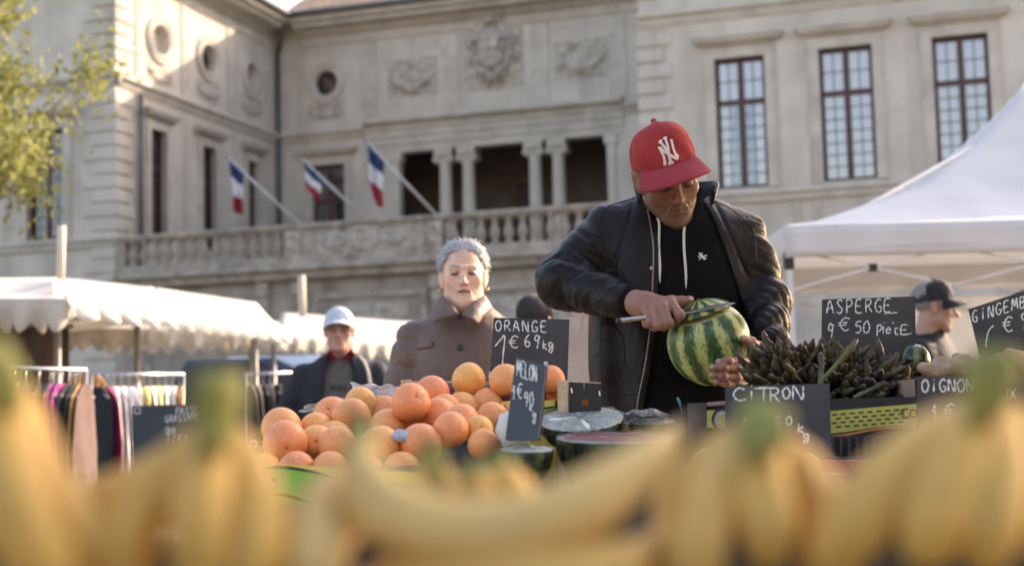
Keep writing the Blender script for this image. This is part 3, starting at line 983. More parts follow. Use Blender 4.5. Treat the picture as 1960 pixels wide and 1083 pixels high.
for k, (w, h, c, nm) in enumerate(((13, 10.5, (.55, .46, .34), 'ochre rendered house with shutters at the far left of the added unseen row across the square'), (11, 12.5, (.60, .54, .45), 'cream rendered house, second in the added unseen row across the square'), (14, 11.5, (.52, .42, .34), 'pinkish rendered house, third in the added unseen row across the square'), (12, 13.0, (.62, .58, .50), 'pale rendered house in the middle of the added unseen row across the square'), (13, 11.0, (.56, .47, .36), 'sandy rendered house, fifth in the added unseen row across the square'), (15, 12.0, (.58, .52, .44), 'grey-cream rendered house at the right end of the added unseen row across the square'))):
    added_house(x, x+w, -30-.6*(k % 2), h, c, nm, 60+k); x += w+.02
# ================================================================== market canopies on the left
CANVAS = mat('white_canvas', (.76, .75, .72), (.84, .83, .80), scale=3, rough=.85, trans=.45, stain=((.62, .58, .52), 2, .55, .8))
CANVAS2 = mat('cream_canvas', (.66, .61, .53), (.76, .71, .62), scale=3, rough=.85, trans=.45, stain=((.55, .50, .42), 2, .55, .8))
POST = mat('galvanised_post', (.16, .15, .14), (.24, .23, .21), scale=6, rough=.5, metal=.6)
STAKE = mat('pale_wood_stake', (.50, .44, .36), (.62, .56, .47), scale=14, rough=.85, stretch=(1, 1, .2))
def lerp(a, b, t):
    return np.asarray(a, float)*(1-t)+np.asarray(b, float)*t
def sheet(name, c00, c10, c11, c01, m, parent, sag=.05, nu=20, nv=10, ripple=.012, seed=0):
    def fn(u, v):
        p = lerp(lerp(c00, c10, u), lerp(c01, c11, u), v)
        z = -sag*math.sin(math.pi*v)*(.6+.4*abs(math.sin(math.pi*u*2))) + ripple*math.sin(17*u+3*v+seed)*math.sin(math.pi*v)
        return p+np.array([0, 0, z])
    v, f = gridmesh(fn, nu, nv)
    return solidify(mk(name, v, f, m, parent, True), .004, 0)
def valance(name, a, b, h, n, m, parent, out=(0, 0, 0), seed=0):
    """scalloped strip hanging from the edge a-b"""
    a, b, out = np.array(a, float), np.array(b, float), np.array(out, float)
    def fn(u, v):
        d = h*(.66+.34*abs(math.sin(math.pi*u*n)))
        w = .02*math.sin(11*u*n*.3+seed)*v
        return lerp(a, b, u)+np.array([0, 0, -d*v])+out*w*8
    v, f = gridmesh(fn, n*8, 3)
    return solidify(mk(name, v, f, m, parent, True), .003, 0)
def post(name, p, z0, z1, r, m, parent):
    v, f = tube([(p[0], p[1], z0), (p[0], p[1], z1)], r, 10)
    return mk(name, v, f, m, parent, True)

A_, E_ = pt(128, 572, 10.3), pt(560, 632, 15.0)
L_ = pt(-420, 572, 10.3); R0, R1, RL_ = pt(116, 531, 11.4), pt(490, 579, 15.2), pt(-380, 538, 11.4)
BE, BL_ = E_+np.array([-3.6, .4, -.05]), A_+np.array([-3.4, 1.9, -.08])
st1 = root('market_canopy', 'long white market canopy with scalloped edge above the clothes racks', 'canopy', (A_[0], A_[1], 0), 'white stall canopies')
sheet('near_slope', L_, A_, R0, RL_, CANVAS, st1, .05, 24, 8, .012, 1)
M1, N1 = lerp(A_, E_, .36), lerp(R0, R1, .40)
sheet('side_slope', A_, M1, N1+np.array([0, 0, .02]), R0, CANVAS, st1, .05, 16, 8, .02, 2)
sheet('side_slope', M1, E_, R1, N1+np.array([0, 0, .02]), CANVAS, st1, .07, 16, 8, .02, 5)
sheet('back_slope', R0, R1, BE, BL_, CANVAS2, st1, .05, 16, 8, .02, 7)
valance('scalloped_valance', L_, A_, .25, 16, CANVAS2, st1, (0, -.4, 0), 1)
valance('scalloped_valance', A_, E_, .15, 26, CANVAS, st1, (.5, 0, 0), 2)
valance('scalloped_valance', BL_, BE, .22, 22, CANVAS2, st1, (.5, 0, 0), 3)
for p in (pt(110, 640, 10.9), pt(262, 640, 12.8), pt(488, 650, 14.3), A_+np.array([-3.2, 1.7, 0])):
    post('canopy_post', p, 0, 2.0, .028, POST, st1)
mb = MB()
mb.bar(A_+np.array([-.02, .05, -.10]), L_+np.array([0, .05, -.10]), .03); mb.bar(pt(110, 612, 10.9), pt(262, 600, 12.8), .03); mb.bar(pt(262, 606, 12.8), pt(488, 630, 14.3), .03)
mb.build('canopy_rail', POST, st1)
v, f = tube([pt(116, 534, 11.2), pt(118, 432, 11.2)], .032, 10); mk('ridge_stake', v, f, STAKE, st1, True)

a2, b2, r2a, r2b = pt(520, 640, 16.0), pt(800, 664, 17.6), pt(540, 598, 17.0), pt(792, 616, 18.2)
st2 = root('market_canopy', 'white canopy farther off, behind the man in the pale blue cap', 'canopy', (a2[0], a2[1], 0), 'white stall canopies')
sheet('near_slope', a2, b2, r2b, r2a, CANVAS, st2, .06, 20, 8, .03, 3)
sheet('back_slope', r2a, r2b, b2+np.array([0, 4, 0]), a2+np.array([0, 4, 0]), CANVAS2, st2, .06, 12, 6, .02, 4)
valance('scalloped_valance', a2, b2, .20, 16, CANVAS2, st2, (0, -.4, 0), 5)
valance('scalloped_valance', b2, b2+np.array([0, 4, 0]), .26, 12, CANVAS, st2, (.4, 0, 0), 6)
for p in (a2, b2, lerp(a2, b2, .5)):
    post('canopy_post', p+np.array([0, .1, 0]), 0, p[2], .03, POST, st2)
v, f = tube([pt(579, 606, 16.6), pt(577, 527, 16.6)], .045, 10); mk('ridge_stake', v, f, STAKE, st2, True)

a3, b3 = pt(60, 628, 15.0), pt(478, 630, 15.6)
st3 = root('market_canopy', 'cream awning with deep scalloped front, seen beneath the nearest canopy', 'canopy', (a3[0], a3[1], 0), 'white stall canopies')
sheet('near_slope', a3, b3, b3+np.array([0, 2.6, .25]), a3+np.array([0, 2.6, .25]), CANVAS2, st3, .05, 16, 6, .02, 8)
m3, n3 = lerp(a3, b3, .53), lerp(a3, b3, .85)
valance('scalloped_valance', a3, m3, .24, 8, CANVAS2, st3, (0, -.4, 0), 9)
valance('scalloped_valance', m3+np.array([0, -.03, 0]), n3+np.array([0, -.03, 0]), .22, 5, CANVAS, st3, (0, -.4, 0), 9)
valance('scalloped_valance', n3, b3, .24, 3, CANVAS2, st3, (0, -.4, 0), 9)
valance('rear_valance', a3+np.array([0, 2.6, .12]), b3+np.array([1.0, 2.6, .12]), .30, 14, CANVAS, st3, (0, -.4, 0), 2)
for p in (a3, b3):
    post('canopy_post', p+np.array([0, .08, 0]), 0, p[2], .028, POST, st3)

# ================================================================== vehicles parked beyond the stalls
def van(px, py_roof, Y, w, hgt, ln, yaw, paint, label, cat, hatch=False):
    c = pt(px, py_roof, Y)
    v_ = root('parked_van' if not hatch else 'parked_car', label, cat, (c[0], Y, 0), rotz=math.radians(yaw))
    z1 = c[2]; h = ln/2
    # side outline, swept across the width with rounded shoulders
    if hatch:
        side = [(-h, .35), (-h, .75), (-h+.25, .92), (-h*.42, 1.0), (-h*.12, z1-.02), (h*.55, z1), (h*.88, z1-.35), (h, .9), (h, .35)]
    else:
        side = [(-h, .35), (-h, .95), (-h+.55, 1.15), (-h+1.05, z1-.12), (-h+1.4, z1), (h-.06, z1), (h, z1-.08), (h, .35)]
    vs, fs = [], []
    ws = [(-1, .90), (-.94, 1.0), (.94, 1.0), (1, .90)]
    for k, s in ws:
        for x, z in side:
            zc = .35+(z-.35)*s if z > .9 else z
            vs.append((x*(.985 if abs(k) == 1 else 1), k*w/2, zc))
    n = len(side)
    for j in range(3):
        for i in range(n):
            fs.append((j*n+i, j*n+(i+1) % n, (j+1)*n+(i+1) % n, (j+1)*n+i))
    fs += [tuple(range(n)), tuple(range(4*n-1, 3*n-1, -1))]
    body = bevel(mk('body', vs, fs, paint, v_, local=True), .05, 3)
    gm = mat('tinted_glass', (.015, .018, .022), (.02, .024, .03), scale=2, rough=.05)
    for sy in (-1, 1):
        y = sy*(w/2+.004)
        if hatch:
            q = [(-h*.30, 1.02), (-h*.08, z1-.12), (h*.48, z1-.10), (h*.72, 1.02)]
        else:
            q = [(-h+.75, 1.15), (-h+1.1, z1-.25), (-h+1.75, z1-.22), (-h+1.75, 1.15)]
        mk('side_window', [(x, y*.985, z) for x, z in q]+[(x, y*.97, z) for x, z in q], [(0, 1, 2, 3), (7, 6, 5, 4), (0, 4, 5, 1), (1, 5, 6, 2), (2, 6, 7, 3), (3, 7, 4, 0)], gm, v_, local=True)
        for wx in (-h*.62, h*.62):
            vv, ff = tube([(wx, sy*(w/2-.2), .33), (wx, sy*(w/2+.01), .33)], .33, 20)
            wh = mk('wheel', vv, ff, mat('tyre_rubber', (.02, .02, .02), scale=9, rough=.9), v_, local=True)
            vv, ff = tube([(wx, sy*(w/2), .33), (wx, sy*(w/2+.02), .33)], .20, 16)
            mk('rim', vv, ff, mat('wheel_rim', (.35, .35, .36), scale=9, rough=.4, metal=.8), wh, local=True)
    for sy in (-1, 1):
        MB().box((-h-.01, sy*w*.36-.14, .66), (-h+.04, sy*w*.36+.14, .82)).build('headlight', mat('lamp_lens', (.6, .6, .58), scale=9, rough=.1), v_, local=True)
        MB().box((h-.04, sy*w*.44-.07, .8), (h+.012, sy*w*.44+.07, 1.15)).build('tail_light', mat('red_lens', (.3, .01, .01), scale=9, rough=.15), v_, local=True)
    return v_
van(395, 690, 24, 1.8, 1.5, 4.2, 8, mat('navy_paint', (.012, .02, .045), (.016, .026, .055), scale=2, rough=.25, coat=.6), 'dark navy car parked beyond the clothes racks', 'car', True)
van(560, 684, 27, 1.95, 2.0, 4.8, 80, mat('pale_paint', (.55, .60, .68), (.62, .67, .74), scale=2, rough=.3, coat=.6), 'pale white van behind the dark hanging clothes', 'van')

# ================================================================== clothes racks
CHROME = mat('chrome_rail', (.45, .45, .45), (.55, .55, .55), scale=9, rough=.3, metal=1.0)
def garment(top, yaw, col, wd=.44, ln=.78, th=.055, label='', seed=0, sleeve=True):
    g = random.Random(seed)
    o = root('hanging_garment', label, 'garment', tuple(top), 'clothes on the hanging rails', rotz=math.radians(yaw))
    m = mat('cloth_%02d_%02d_%02d' % tuple(int(c*99) for c in col), tuple(c*.85 for c in col), col, scale=9, rough=.92, bump=.2, bscale=40)
    # outline of a coat on a hanger; local x = across the shoulders, y = thickness
    W_ = wd/2
    outl = [(.05, -.06), (.11, -.085), (W_*.85, -.14), (W_, -.20), (W_*1.08, -.45*ln-.1), (W_*1.1, -ln*.86), (W_*.80, -ln*.87), (W_*.80, -ln)]
    pts = [(-x, z) for x, z in outl[::-1]]+outl
    nrow = 9
    vs, fs = [], []
    half = len(outl)
    for sgn in (-1, 1):
        for x, z in outl:
            for i in range(nrow):
                u = -1+2*i/(nrow-1)
                y = sgn*th/2*(1-abs(u)**3)*(1+.5*math.sin(6*u+z*9+seed)*min(1, -z)) + .012*math.sin(5*u+z*7+seed)
                vs.append((x*u, y, z))
    for s in (0, 1):
        b = s*half*nrow
        for j in range(half-1):
            for i in range(nrow-1):
                q = (b+j*nrow+i, b+j*nrow+i+1, b+(j+1)*nrow+i+1, b+(j+1)*nrow+i)
                fs.append(q if s else q[::-1])
    mk('cloth', vs, fs, m, o, True, local=True)
    vv, ff = tube(smooth_path([(0, 0, -.075), (0, 0, -.02), (.018, 0, .012), (0, 0, .03), (-.018, 0, .012)], 14), .003, 6)
    hk = mk('hanger', vv, ff, CHROME, o, True, local=True)
    vv, ff = tube([(-W_*.8, 0, -.142), (0, 0, -.07), (W_*.8, 0, -.142)], .007, 6)
    mk('hanger_bar', vv, ff, STAKE, hk, True, local=True)
    return o
def rack(p0, p1, label, name='clothes_rail'):
    p0, p1 = np.array(p0), np.array(p1)
    r = root(name, label, 'clothes rail', (p0[0], p0[1], 0), 'steel clothes rails')
    v, f = tube([p0, p1], .012, 10); mk('rail', v, f, CHROME, r, True)
    for p in (p0, p1):
        v, f = tube([(p[0], p[1], .04), p], .011, 10); mk('upright', v, f, CHROME, r, True)
        mb = MB(); mb.bar((p[0], p[1]-.28, .05), (p[0], p[1]+.28, .05), .03); mb.build('foot', CHROME, r)
    v, f = tube([(p0[0], p0[1], .42), (p1[0], p1[1], .42)], .012, 8); mk('lower_rail', v, f, CHROME, r, True)
    return r
ra0, ra1 = pt(-120, 700, 8.6), pt(165, 708, 9.0)
rack(ra0, ra1, 'steel clothes rail at the left edge holding dark and bright coats')
cols1 = [((.02, .02, .022), 'black coat at the far left of the left rail'), ((.42, .38, .34), 'pale stone coat half hidden by the blurred bananas'), ((.03, .028, .03), 'black jacket beside the pale stone coat'), ((.012, .012, .014), 'black coat left of the grey and magenta ones'), ((.15, .15, .14), 'grey jacket pressed against the magenta one'), ((.42, .03, .17), 'magenta jacket on the left rail'), ((.06, .05, .22), 'violet-blue jacket between two magenta ones'), ((.46, .04, .20), 'bright pink jacket right of the violet-blue one'), ((.02, .022, .028), 'dark navy coat right of the pink jacket'), ((.03, .03, .03), 'black coat left of the ochre one'), ((.38, .22, .08), 'ochre coat on the left rail'), ((.13, .08, .07), 'brownish pink coat at the right end of the left rail')]
xs1 = [-60, 22, 45, 72, 94, 100, 112, 118, 131, 144, 152, 163]
for k, ((c, lb), x) in enumerate(zip(cols1, xs1)):
    t = (x+120)/285
    garment(lerp(ra0, ra1, t)-np.array([0, 0, .03]), 97-k*.6, c, .46, .82 if k % 3 else .90, .05, lb, k)
rb0, rb1 = pt(175, 716, 10.0), pt(352, 716, 10.6)
rack(rb0, rb1, 'steel clothes rail with a row of white and cream clothes')
cols2 = [((.014, .014, .015), 'black coat at the left end of the white-clothes rail'), ((.34, .02, .10), 'crimson coat next to the white clothes'), ((.66, .56, .56), 'pale rose blouse beside the crimson coat'), ((.74, .70, .70), 'white shirt with rose tint, second of the pale row'), ((.76, .74, .74), 'white shirt in the middle of the pale row'), ((.72, .70, .68), 'off-white shirt right of the whitest ones'), ((.60, .52, .22), 'yellow shirt on the white-clothes rail'), ((.70, .68, .60), 'ivory shirt between two yellow ones'), ((.58, .50, .24), 'mustard yellow shirt beside the ivory one'), ((.74, .74, .72), 'white shirt near the right end of the rail'), ((.68, .66, .60), 'cream shirt behind the slate with pear prices'), ((.50, .26, .14), 'rust coloured jacket at the right end of the white-clothes rail')]
for k, (c, lb) in enumerate(cols2):
    t = .07+k*.080
    garment(lerp(rb0, rb1, t)-np.array([0, 0, .03]), -60-k*1.2+(8 if k < 2 else 0), c, .48, .80, .055, lb, 30+k)
rc0, rc1 = pt(470, 716, 11.4), pt(575, 712, 11.8)
rack(rc0, rc1, 'steel clothes rail with dark clothes left of the man in the blue cap')
cols3 = [((.03, .028, .027), 'dark grey coat at the left of the dark-clothes rail'), ((.10, .09, .08), 'brown-grey jacket on the dark-clothes rail'), ((.02, .02, .02), 'black coat in the middle of the dark-clothes rail'), ((.30, .25, .20), 'taupe jacket among the dark coats'), ((.015, .015, .018), 'black jacket at the right end, nearest the man in blue cap')]
for k, (c, lb) in enumerate(cols3):
    garment(lerp(rc0, rc1, .06+k*.125)-np.array([0, 0, .03]), -64-k*2, c, .48, .84, .06, lb, 50+k)
# hanging brown cloth at the left and an orange jacket on the stall post
bc_ = root('hanging_cloth', 'large brown cloth hung as a curtain under the left canopy', 'curtain', tuple(pt(60, 640, 12.0)*np.array([1, 1, 0])))
vv, ff = gridmesh(lambda u_, v_: pt(-40+170*u_, 625, 12.0)+np.array([0, .05*math.sin(15*u_), -1.5*v_]), 24, 6)
solidify(mk('cloth', vv, ff, mat('brown_cloth', (.07, .045, .032), (.10, .062, .045), scale=4, rough=.95), bc_, True), .006)
vv, ff = tube([pt(-60, 622, 12.0), pt(140, 624, 12.0)], .02, 8); mk('curtain_rail', vv, ff, POST, bc_, True)
garment(pt(166, 700, 11.8), 8, (.50, .24, .07), .36, .6, .08, 'orange jacket hanging by itself on the canopy post', 77)

# ================================================================== pop-up tent on the right
TENTW = mat('tent_wall_fabric', (.70, .70, .70), (.78, .78, .78), scale=2, rough=.75, trans=.35)
TENT = mat('white_tent_fabric', (.64, .63, .62), (.72, .71, .70), scale=2, rough=.75, trans=.12, stain=((.60, .57, .54), 1.5, .55, .8))
TENTV = mat('tent_valance', (.66, .63, .60), (.74, .71, .68), scale=2, rough=.75, trans=.12)
TX0, TX1, TY0, TY1 = 1.837, 6.30, 9.5, 12.5
tent = root('pop_up_tent', 'white peaked pop-up tent over the stall on the right', 'tent', (TX0, TY0, 0))
ps, pz = [0, .12, .25, .5, .75, .9, 1], [2.295, 2.345, 2.445, 2.66, 3.02, 3.32, 3.56]
def canopy(u_, v_):
    a, b = 2*u_-1, 2*v_-1
    s = 1-max(abs(a), abs(b))
    r_ = min(abs(a), abs(b))/max(1e-6, max(abs(a), abs(b)))
    z = np.interp(s, ps, pz) - .07*math.sin(math.pi*s)*(1-r_**2)
    return np.array([TX0+(TX1-TX0)*u_, TY0+(TY1-TY0)*v_, z])
vv, ff = gridmesh(canopy, 48, 48)
mk('canopy', vv, ff, TENT, tent, True)
for a, b in (((TX0, TY0), (TX1, TY0)), ((TX0, TY0), (TX0, TY1)), ((TX1, TY0), (TX1, TY1)), ((TX0, TY1), (TX1, TY1))):
    a3_, b3_ = np.array([*a, 2.293]), np.array([*b, 2.293])
    nn = np.array([b[1]-a[1], -(b[0]-a[0]), 0]); nn = nn/np.linalg.norm(nn)
    vv, ff = gridmesh(lambda u_, v_: lerp(a3_, b3_, u_)+np.array([0, 0, -.215*v_])+nn*(.008*math.sin(22*u_)*v_+.003), 40, 4)
    solidify(mk('valance', vv, ff, TENTV, tent, True), .003)
    vv, ff = tube([a3_+nn*.006+(0, 0, -.15), b3_+nn*.006+(0, 0, -.15)], .003, 6); mk('valance_seam', vv, ff, TENTV, tent)
ALU = mat('white_aluminium', (.62, .61, .60), (.70, .69, .68), scale=6, rough=.4, metal=.2)
BLK = mat('black_plastic', (.012, .012, .013), (.02, .02, .02), scale=9, rough=.5)
for x, y in ((TX0+.03, TY0+.03), (TX1-.03, TY0+.03), (TX0+.03, TY1-.03), (TX1-.03, TY1-.03)):
    mb = MB(); mb.box((x-.02, y-.02, 0), (x+.02, y+.02, 2.10)); lg2 = mb.build('leg', ALU, tent)
    mb = MB(); mb.box((x-.03, y-.03, 2.0), (x+.03, y+.03, 2.12)); mb.build('bracket', BLK, lg2)
# scissor trusses along the sides and to the centre
def scissor(p, q, n=3):
    p, q = np.array(p, float), np.array(q, float)
    for i in range(n):
        a, b = lerp(p, q, i/n), lerp(p, q, (i+1)/n)
        mb = MB(); mb.bar(a+(0, 0, .0), b+(0, 0, -.26), .022, .014); mb.build('truss_bar', ALU, tent)
        mb = MB(); mb.bar(a+(0, 0, -.26), b+(0, 0, .0), .022, .014); mb.build('truss_bar', ALU, tent)
        m_ = (a+b)/2+np.array([0, 0, -.13])
        mb = MB(); mb.box(m_-.025, m_+.025); mb.build('truss_joint', BLK, tent)
zt_ = 2.13
scissor((TX0+.05, TY0+.04, zt_), (TX1-.05, TY0+.04, zt_), 4); scissor((TX0+.05, TY1-.04, zt_), (TX1-.05, TY1-.04, zt_), 4)
scissor((TX0+.04, TY0+.05, zt_), (TX0+.04, TY1-.05, zt_), 3); scissor((TX1-.04, TY0+.05, zt_), (TX1-.04, TY1-.05, zt_), 3)
cx_, cy_ = (TX0+TX1)/2, (TY0+TY1)/2
for x, y in ((TX0, TY0), (TX0, TY1), (TX1, TY0), (TX1, TY1)):
    mb = MB(); mb.bar((x+(.06 if x < cx_ else -.06), y+(.06 if y < cy_ else -.06), 2.15), (cx_, cy_, 3.30), .025, .018); mb.build('rafter', ALU, tent)
post('centre_post', (cx_, cy_), 2.55, 3.5, .022, ALU, tent)
# back wall hung from the rear edge
vv, ff = gridmesh(lambda u_, v_: np.array([TX0+.95+(TX1-TX0-.97)*u_, TY1-.06+.02*math.sin(25*u_), 2.0-1.95*v_]), 30, 4)
solidify(mk('side_wall', vv, ff, TENTW, tent, True), .003)

# ================================================================== awning added just right of the view to shade the fruit stall
aw = root('added_awning', 'added cream awning on poles, out of view right, shading the fruit stall', 'awning', (3.2, 4.2, 0))
sheet('awning_cloth', (1.72, 1.20, 2.30), (4.6, 1.00, 2.30), (4.6, 4.55, 2.62), (1.78, 4.55, 2.62), CANVAS2, aw, .03, 16, 10, .01, 2)
sheet('awning_cloth', (1.78, 4.55, 2.62), (4.6, 4.55, 2.62), (4.6, 6.3, 2.40), (2.45, 6.3, 2.40), CANVAS2, aw, .03, 16, 10, .01, 4)
for p in ((2.0, 1.3), (4.5, 1.2), (4.5, 6.2), (2.62, 6.2)):
    post('awning_post', p, 0, 2.36, .025, POST, aw)

# ================================================================== row of dark stalls added behind the viewer to block low light
for k, (x, lb) in enumerate(((-9.4, 'dark green stall at the far left of the added unseen row behind the viewer'), (-4.7, 'added unseen dark green stall left of the viewer across the aisle'), (0.0, 'added unseen dark green stall straight behind the viewer'), (4.7, 'added unseen dark green stall right of the viewer across the aisle'), (9.4, 'dark green stall at the far right of the added unseen row behind the viewer'))):
    s_ = root('added_stall', lb, 'stall', (x, -4.5, 0), 'stalls added out of view to block light')
    GC = mat('dark_green_canvas', (.020, .035, .026), (.030, .050, .036), scale=3, rough=.9)
    sheet('canopy', (x-2.3, -3.0, 2.25), (x+2.3, -3.0, 2.25), (x+2.3, -5.6, 2.85), (x-2.3, -5.6, 2.85), GC, s_, .05, 14, 8, .02, k)
    valance('valance', (x-2.3, -3.0, 2.25), (x+2.3, -3.0, 2.25), .3, 10, GC, s_, (0, .4, 0), k)
    sheet('back_cloth', (x-2.3, -5.6, .05), (x+2.3, -5.6, .05), (x+2.3, -5.6, 2.8), (x-2.3, -5.6, 2.8), GC, s_, 0, 14, 6, .0, k)
    for px_ in (x-2.25, x+2.25):
        post('stall_post', (px_, -3.05), 0, 2.25, .03, POST, s_); post('stall_post', (px_, -5.5), 0, 2.8, .03, POST, s_)
    MB().box((x-2.1, -4.6, .82), (x+2.1, -3.2, .86)).build('table_top', STAKE, s_)
    MB().box((x-2.08, -3.25, .05), (x+2.08, -3.22, .82)).build('table_skirt', GC, s_)
    for j in range(5):
        MB().box((x-2.0+j*.8, -4.2, .861), (x-1.35+j*.8, -3.4, 1.02)).build('crate', STAKE, s_)
# ================================================================== people: the kit
def head_field(o, R, s=1.0, jaw=1.0, nose=1.0, lids=0.5, mouth=0.0, brow=1.0, thin=1.0, ear=1.0):
    """distance field of a head that looks along -y of its own frame; o = midpoint between the ears"""
    o = np.asarray(o, np.float32); R32 = np.asarray(R, np.float32)
    def loc(P):
        return ((P-o) @ R32)/s
    def f(P):
        p = loc(P.astype(np.float32))
        m = p.copy(); m[:, 0] = np.abs(m[:, 0])          # mirrored half
        d = sell(p, (0, .012, .048), (.077, .097, .083))
        d = smin(d, sell(p, (0, -.028, -.03), (.061*thin, .066, .082)), .03)
        d = smin(d, sell(p, (0, -.012, -.055), (.056*jaw, .06, .045)), .02)
        d = smin(d, ssphere(p, (0, -.074, -.102*1.0), .0205*jaw), .028)
        d = smin(d, scap(m, (.02*jaw, -.062, -.094), (.052*jaw, .0, -.056), .016, .013), .026)
        d = smin(d, ssphere(m, (.047, -.062, -.017), .0165), .028)        # cheekbone
        d = smin(d, scap(m, (.008, -.0925, .0225), (.044, -.077, .0235), .0085*brow, .0065), .014)
        d = smax(d, -ssphere(m, (.0315, -.1005, .003), .0165), .012)      # eye socket
        d = smin(d, ssphere(m, (.0315, -.0765, .0035), .0128), .004)      # eyeball
        lid = np.maximum(ssphere(m, (.0315, -.0762, .0035), .0146), -(m[:, 2]-.0035-.007*(1-2*lids)))
        d = smin(d, lid, .003)
        low = np.maximum(ssphere(m, (.0315, -.0762, .0035), .0143), (m[:, 2]+.0052))
        d = smin(d, low, .003)
        # nose
        nl = scap(p, (0, -.089, .016), (0, -.1095*nose, -.029), .0065, .0105)
        d = smin(d, nl, .012)
        d = smin(d, ssphere(m, (.0125, -.0985, -.0335), .0078), .008)
        d = smax(d, -ssphere(m, (.0065, -.1085, -.0445), .0042), .004)
        # mouth
        d = smin(d, sell(p, (0, -.078, -.063), (.028, .014, .02)), .016)
        d = smin(d, scap(m, (0, -.0935, -.0575), (.023, -.082, -.0635), .0055, .003), .006)
        d = smin(d, scap(m, (0, -.0925, -.0685), (.020, -.083, -.067), .0064, .003), .006)
        d = smax(d, -scap(m, (0, -.1005, -.0628), (.023, -.087, -.0645), .0022+.0035*mouth, .0015), .003)
        # nasolabial fold and the line under the cheek
        d = d + .0022*np.exp(-(scap(m, (.019, -.096, -.034), (.034, -.078, -.07), .0)/.0035)**2)
        d = d + .0016*np.exp(-(scap(m, (.014, -.09, -.012), (.03, -.082, -.016), .0)/.003)**2)
        # ears
        er = rotm(0, 0, 0)
        e = sell(m, (.079, .012, -.004), (.0085, .021*ear, .034*ear), rotm(-22, -8, 6))
        e = smax(e, -sell(m, (.090, .006, .0), (.008, .012*ear, .021*ear), rotm(-22, -8, 6)), .005)
        d = smin(d, e, .006)
        # neck
        d = smin(d, scap(p, (0, .022, -.06), (0, .05, -.19), .052*thin, .058*thin), .03)
        return d*s
    return f, loc

def head_colour(P, loc, skin, lip, browc, stub=None, stub_k=0.0, iris=(.03, .02, .015), seed=0, browk=1.0, blush=0.25, lash=1.0, lids=.5, gape=1.0, slit=.75):
    lz = .0035+.007*(1-2*lids)+.001
    p = loc(P.astype(np.float32))
    m = p.copy(); m[:, 0] = np.abs(m[:, 0])
    c = np.tile(np.array(skin, np.float32), (len(P), 1))
    n = wob(p, 160, seed+3)[:, None]
    c *= 1 + .06*n + .05*wob(p, 480, seed+5)[:, None]
    def blend(w, col):
        nonlocal c
        w = np.clip(w, 0, 1)[:, None]
        c = c*(1-w) + np.array(col, np.float32)*w
    # redder cheeks, nose, ears
    red = np.array(skin)*np.array([1.08, .78, .72])
    blend(blush*np.exp(-(ssphere(m, (.045, -.07, -.02), 0)/.026)**2), red)
    blend(1.4*blush*np.exp(-(ssphere(p, (0, -.11, -.03), 0)/.018)**2), red)
    blend(1.5*blush*(m[:, 0] > .074), red)
    if stub_k:
        w = stub_k*np.clip((-.03-p[:, 2])/.02, 0, 1)*np.clip((-.012-p[:, 1]+.02)/.03, 0, 1)
        w = w*(.75+.35*wob(p, 900, seed+9))
        blend(w, stub)
    bz = m[:, 2]-.0265-.006*np.clip((m[:, 0]-.012)/.03, 0, 1)+.004*np.clip((m[:, 0]-.038)/.012, 0, 1)
    blend(browk*1.1*np.exp(-(bz/.0042)**2)*np.clip((m[:, 0]-.008)/.006, 0, 1)*np.clip((.054-m[:, 0])/.008, 0, 1)*(p[:, 1] < -.05)*(.8+.4*wob(p, 900, seed)), browc)
    blend(.85*np.exp(-(scap(m, (0, -.094, -.0575), (.021, -.083, -.0635), 0)/.0062)**4), lip)
    blend(.85*np.exp(-(scap(m, (0, -.093, -.0685), (.018, -.084, -.067), 0)/.0066)**4), lip)
    blend(.9*np.exp(-(scap(m, (0, -.095, -.0628), (.024, -.083, -.0645), 0)/(.0026*gape))**2), np.array(lip)*.3)
    eb = ssphere(m, (.0315, -.0765, .0035), .0134)
    inner = (eb < 0) & (m[:, 1] < -.074)
    blend(inner.astype(np.float32), (.40, .36, .33))
    blend((inner & (np.hypot(m[:, 0]-.0315, p[:, 2]-.0005) < .0070)).astype(np.float32), iris)
    blend(.95*lash*np.exp(-(scap(m, (.018, -.089, lz), (.045, -.082, lz), 0)/.0042)**2), np.array(browc)*.5)
    eye = ((m[:, 0]-.0315)/.0125)**2+((p[:, 2]-lz+.0035)/.0042)**2
    blend(slit*np.clip(1.6-eye, 0, 1)*(p[:, 1] < -.055), (.055, .036, .03))
    blend(.45*lash*np.exp(-(scap(m, (.016, -.088, .012), (.046, -.08, .013), 0)/.006)**2), np.array(skin)*np.array([.55, .45, .42]))
    blend(.5*lash*np.exp(-(scap(m, (.016, -.086, -.008), (.040, -.08, -.012), 0)/.005)**2), np.array(skin)*np.array([.72, .62, .6]))
    return c

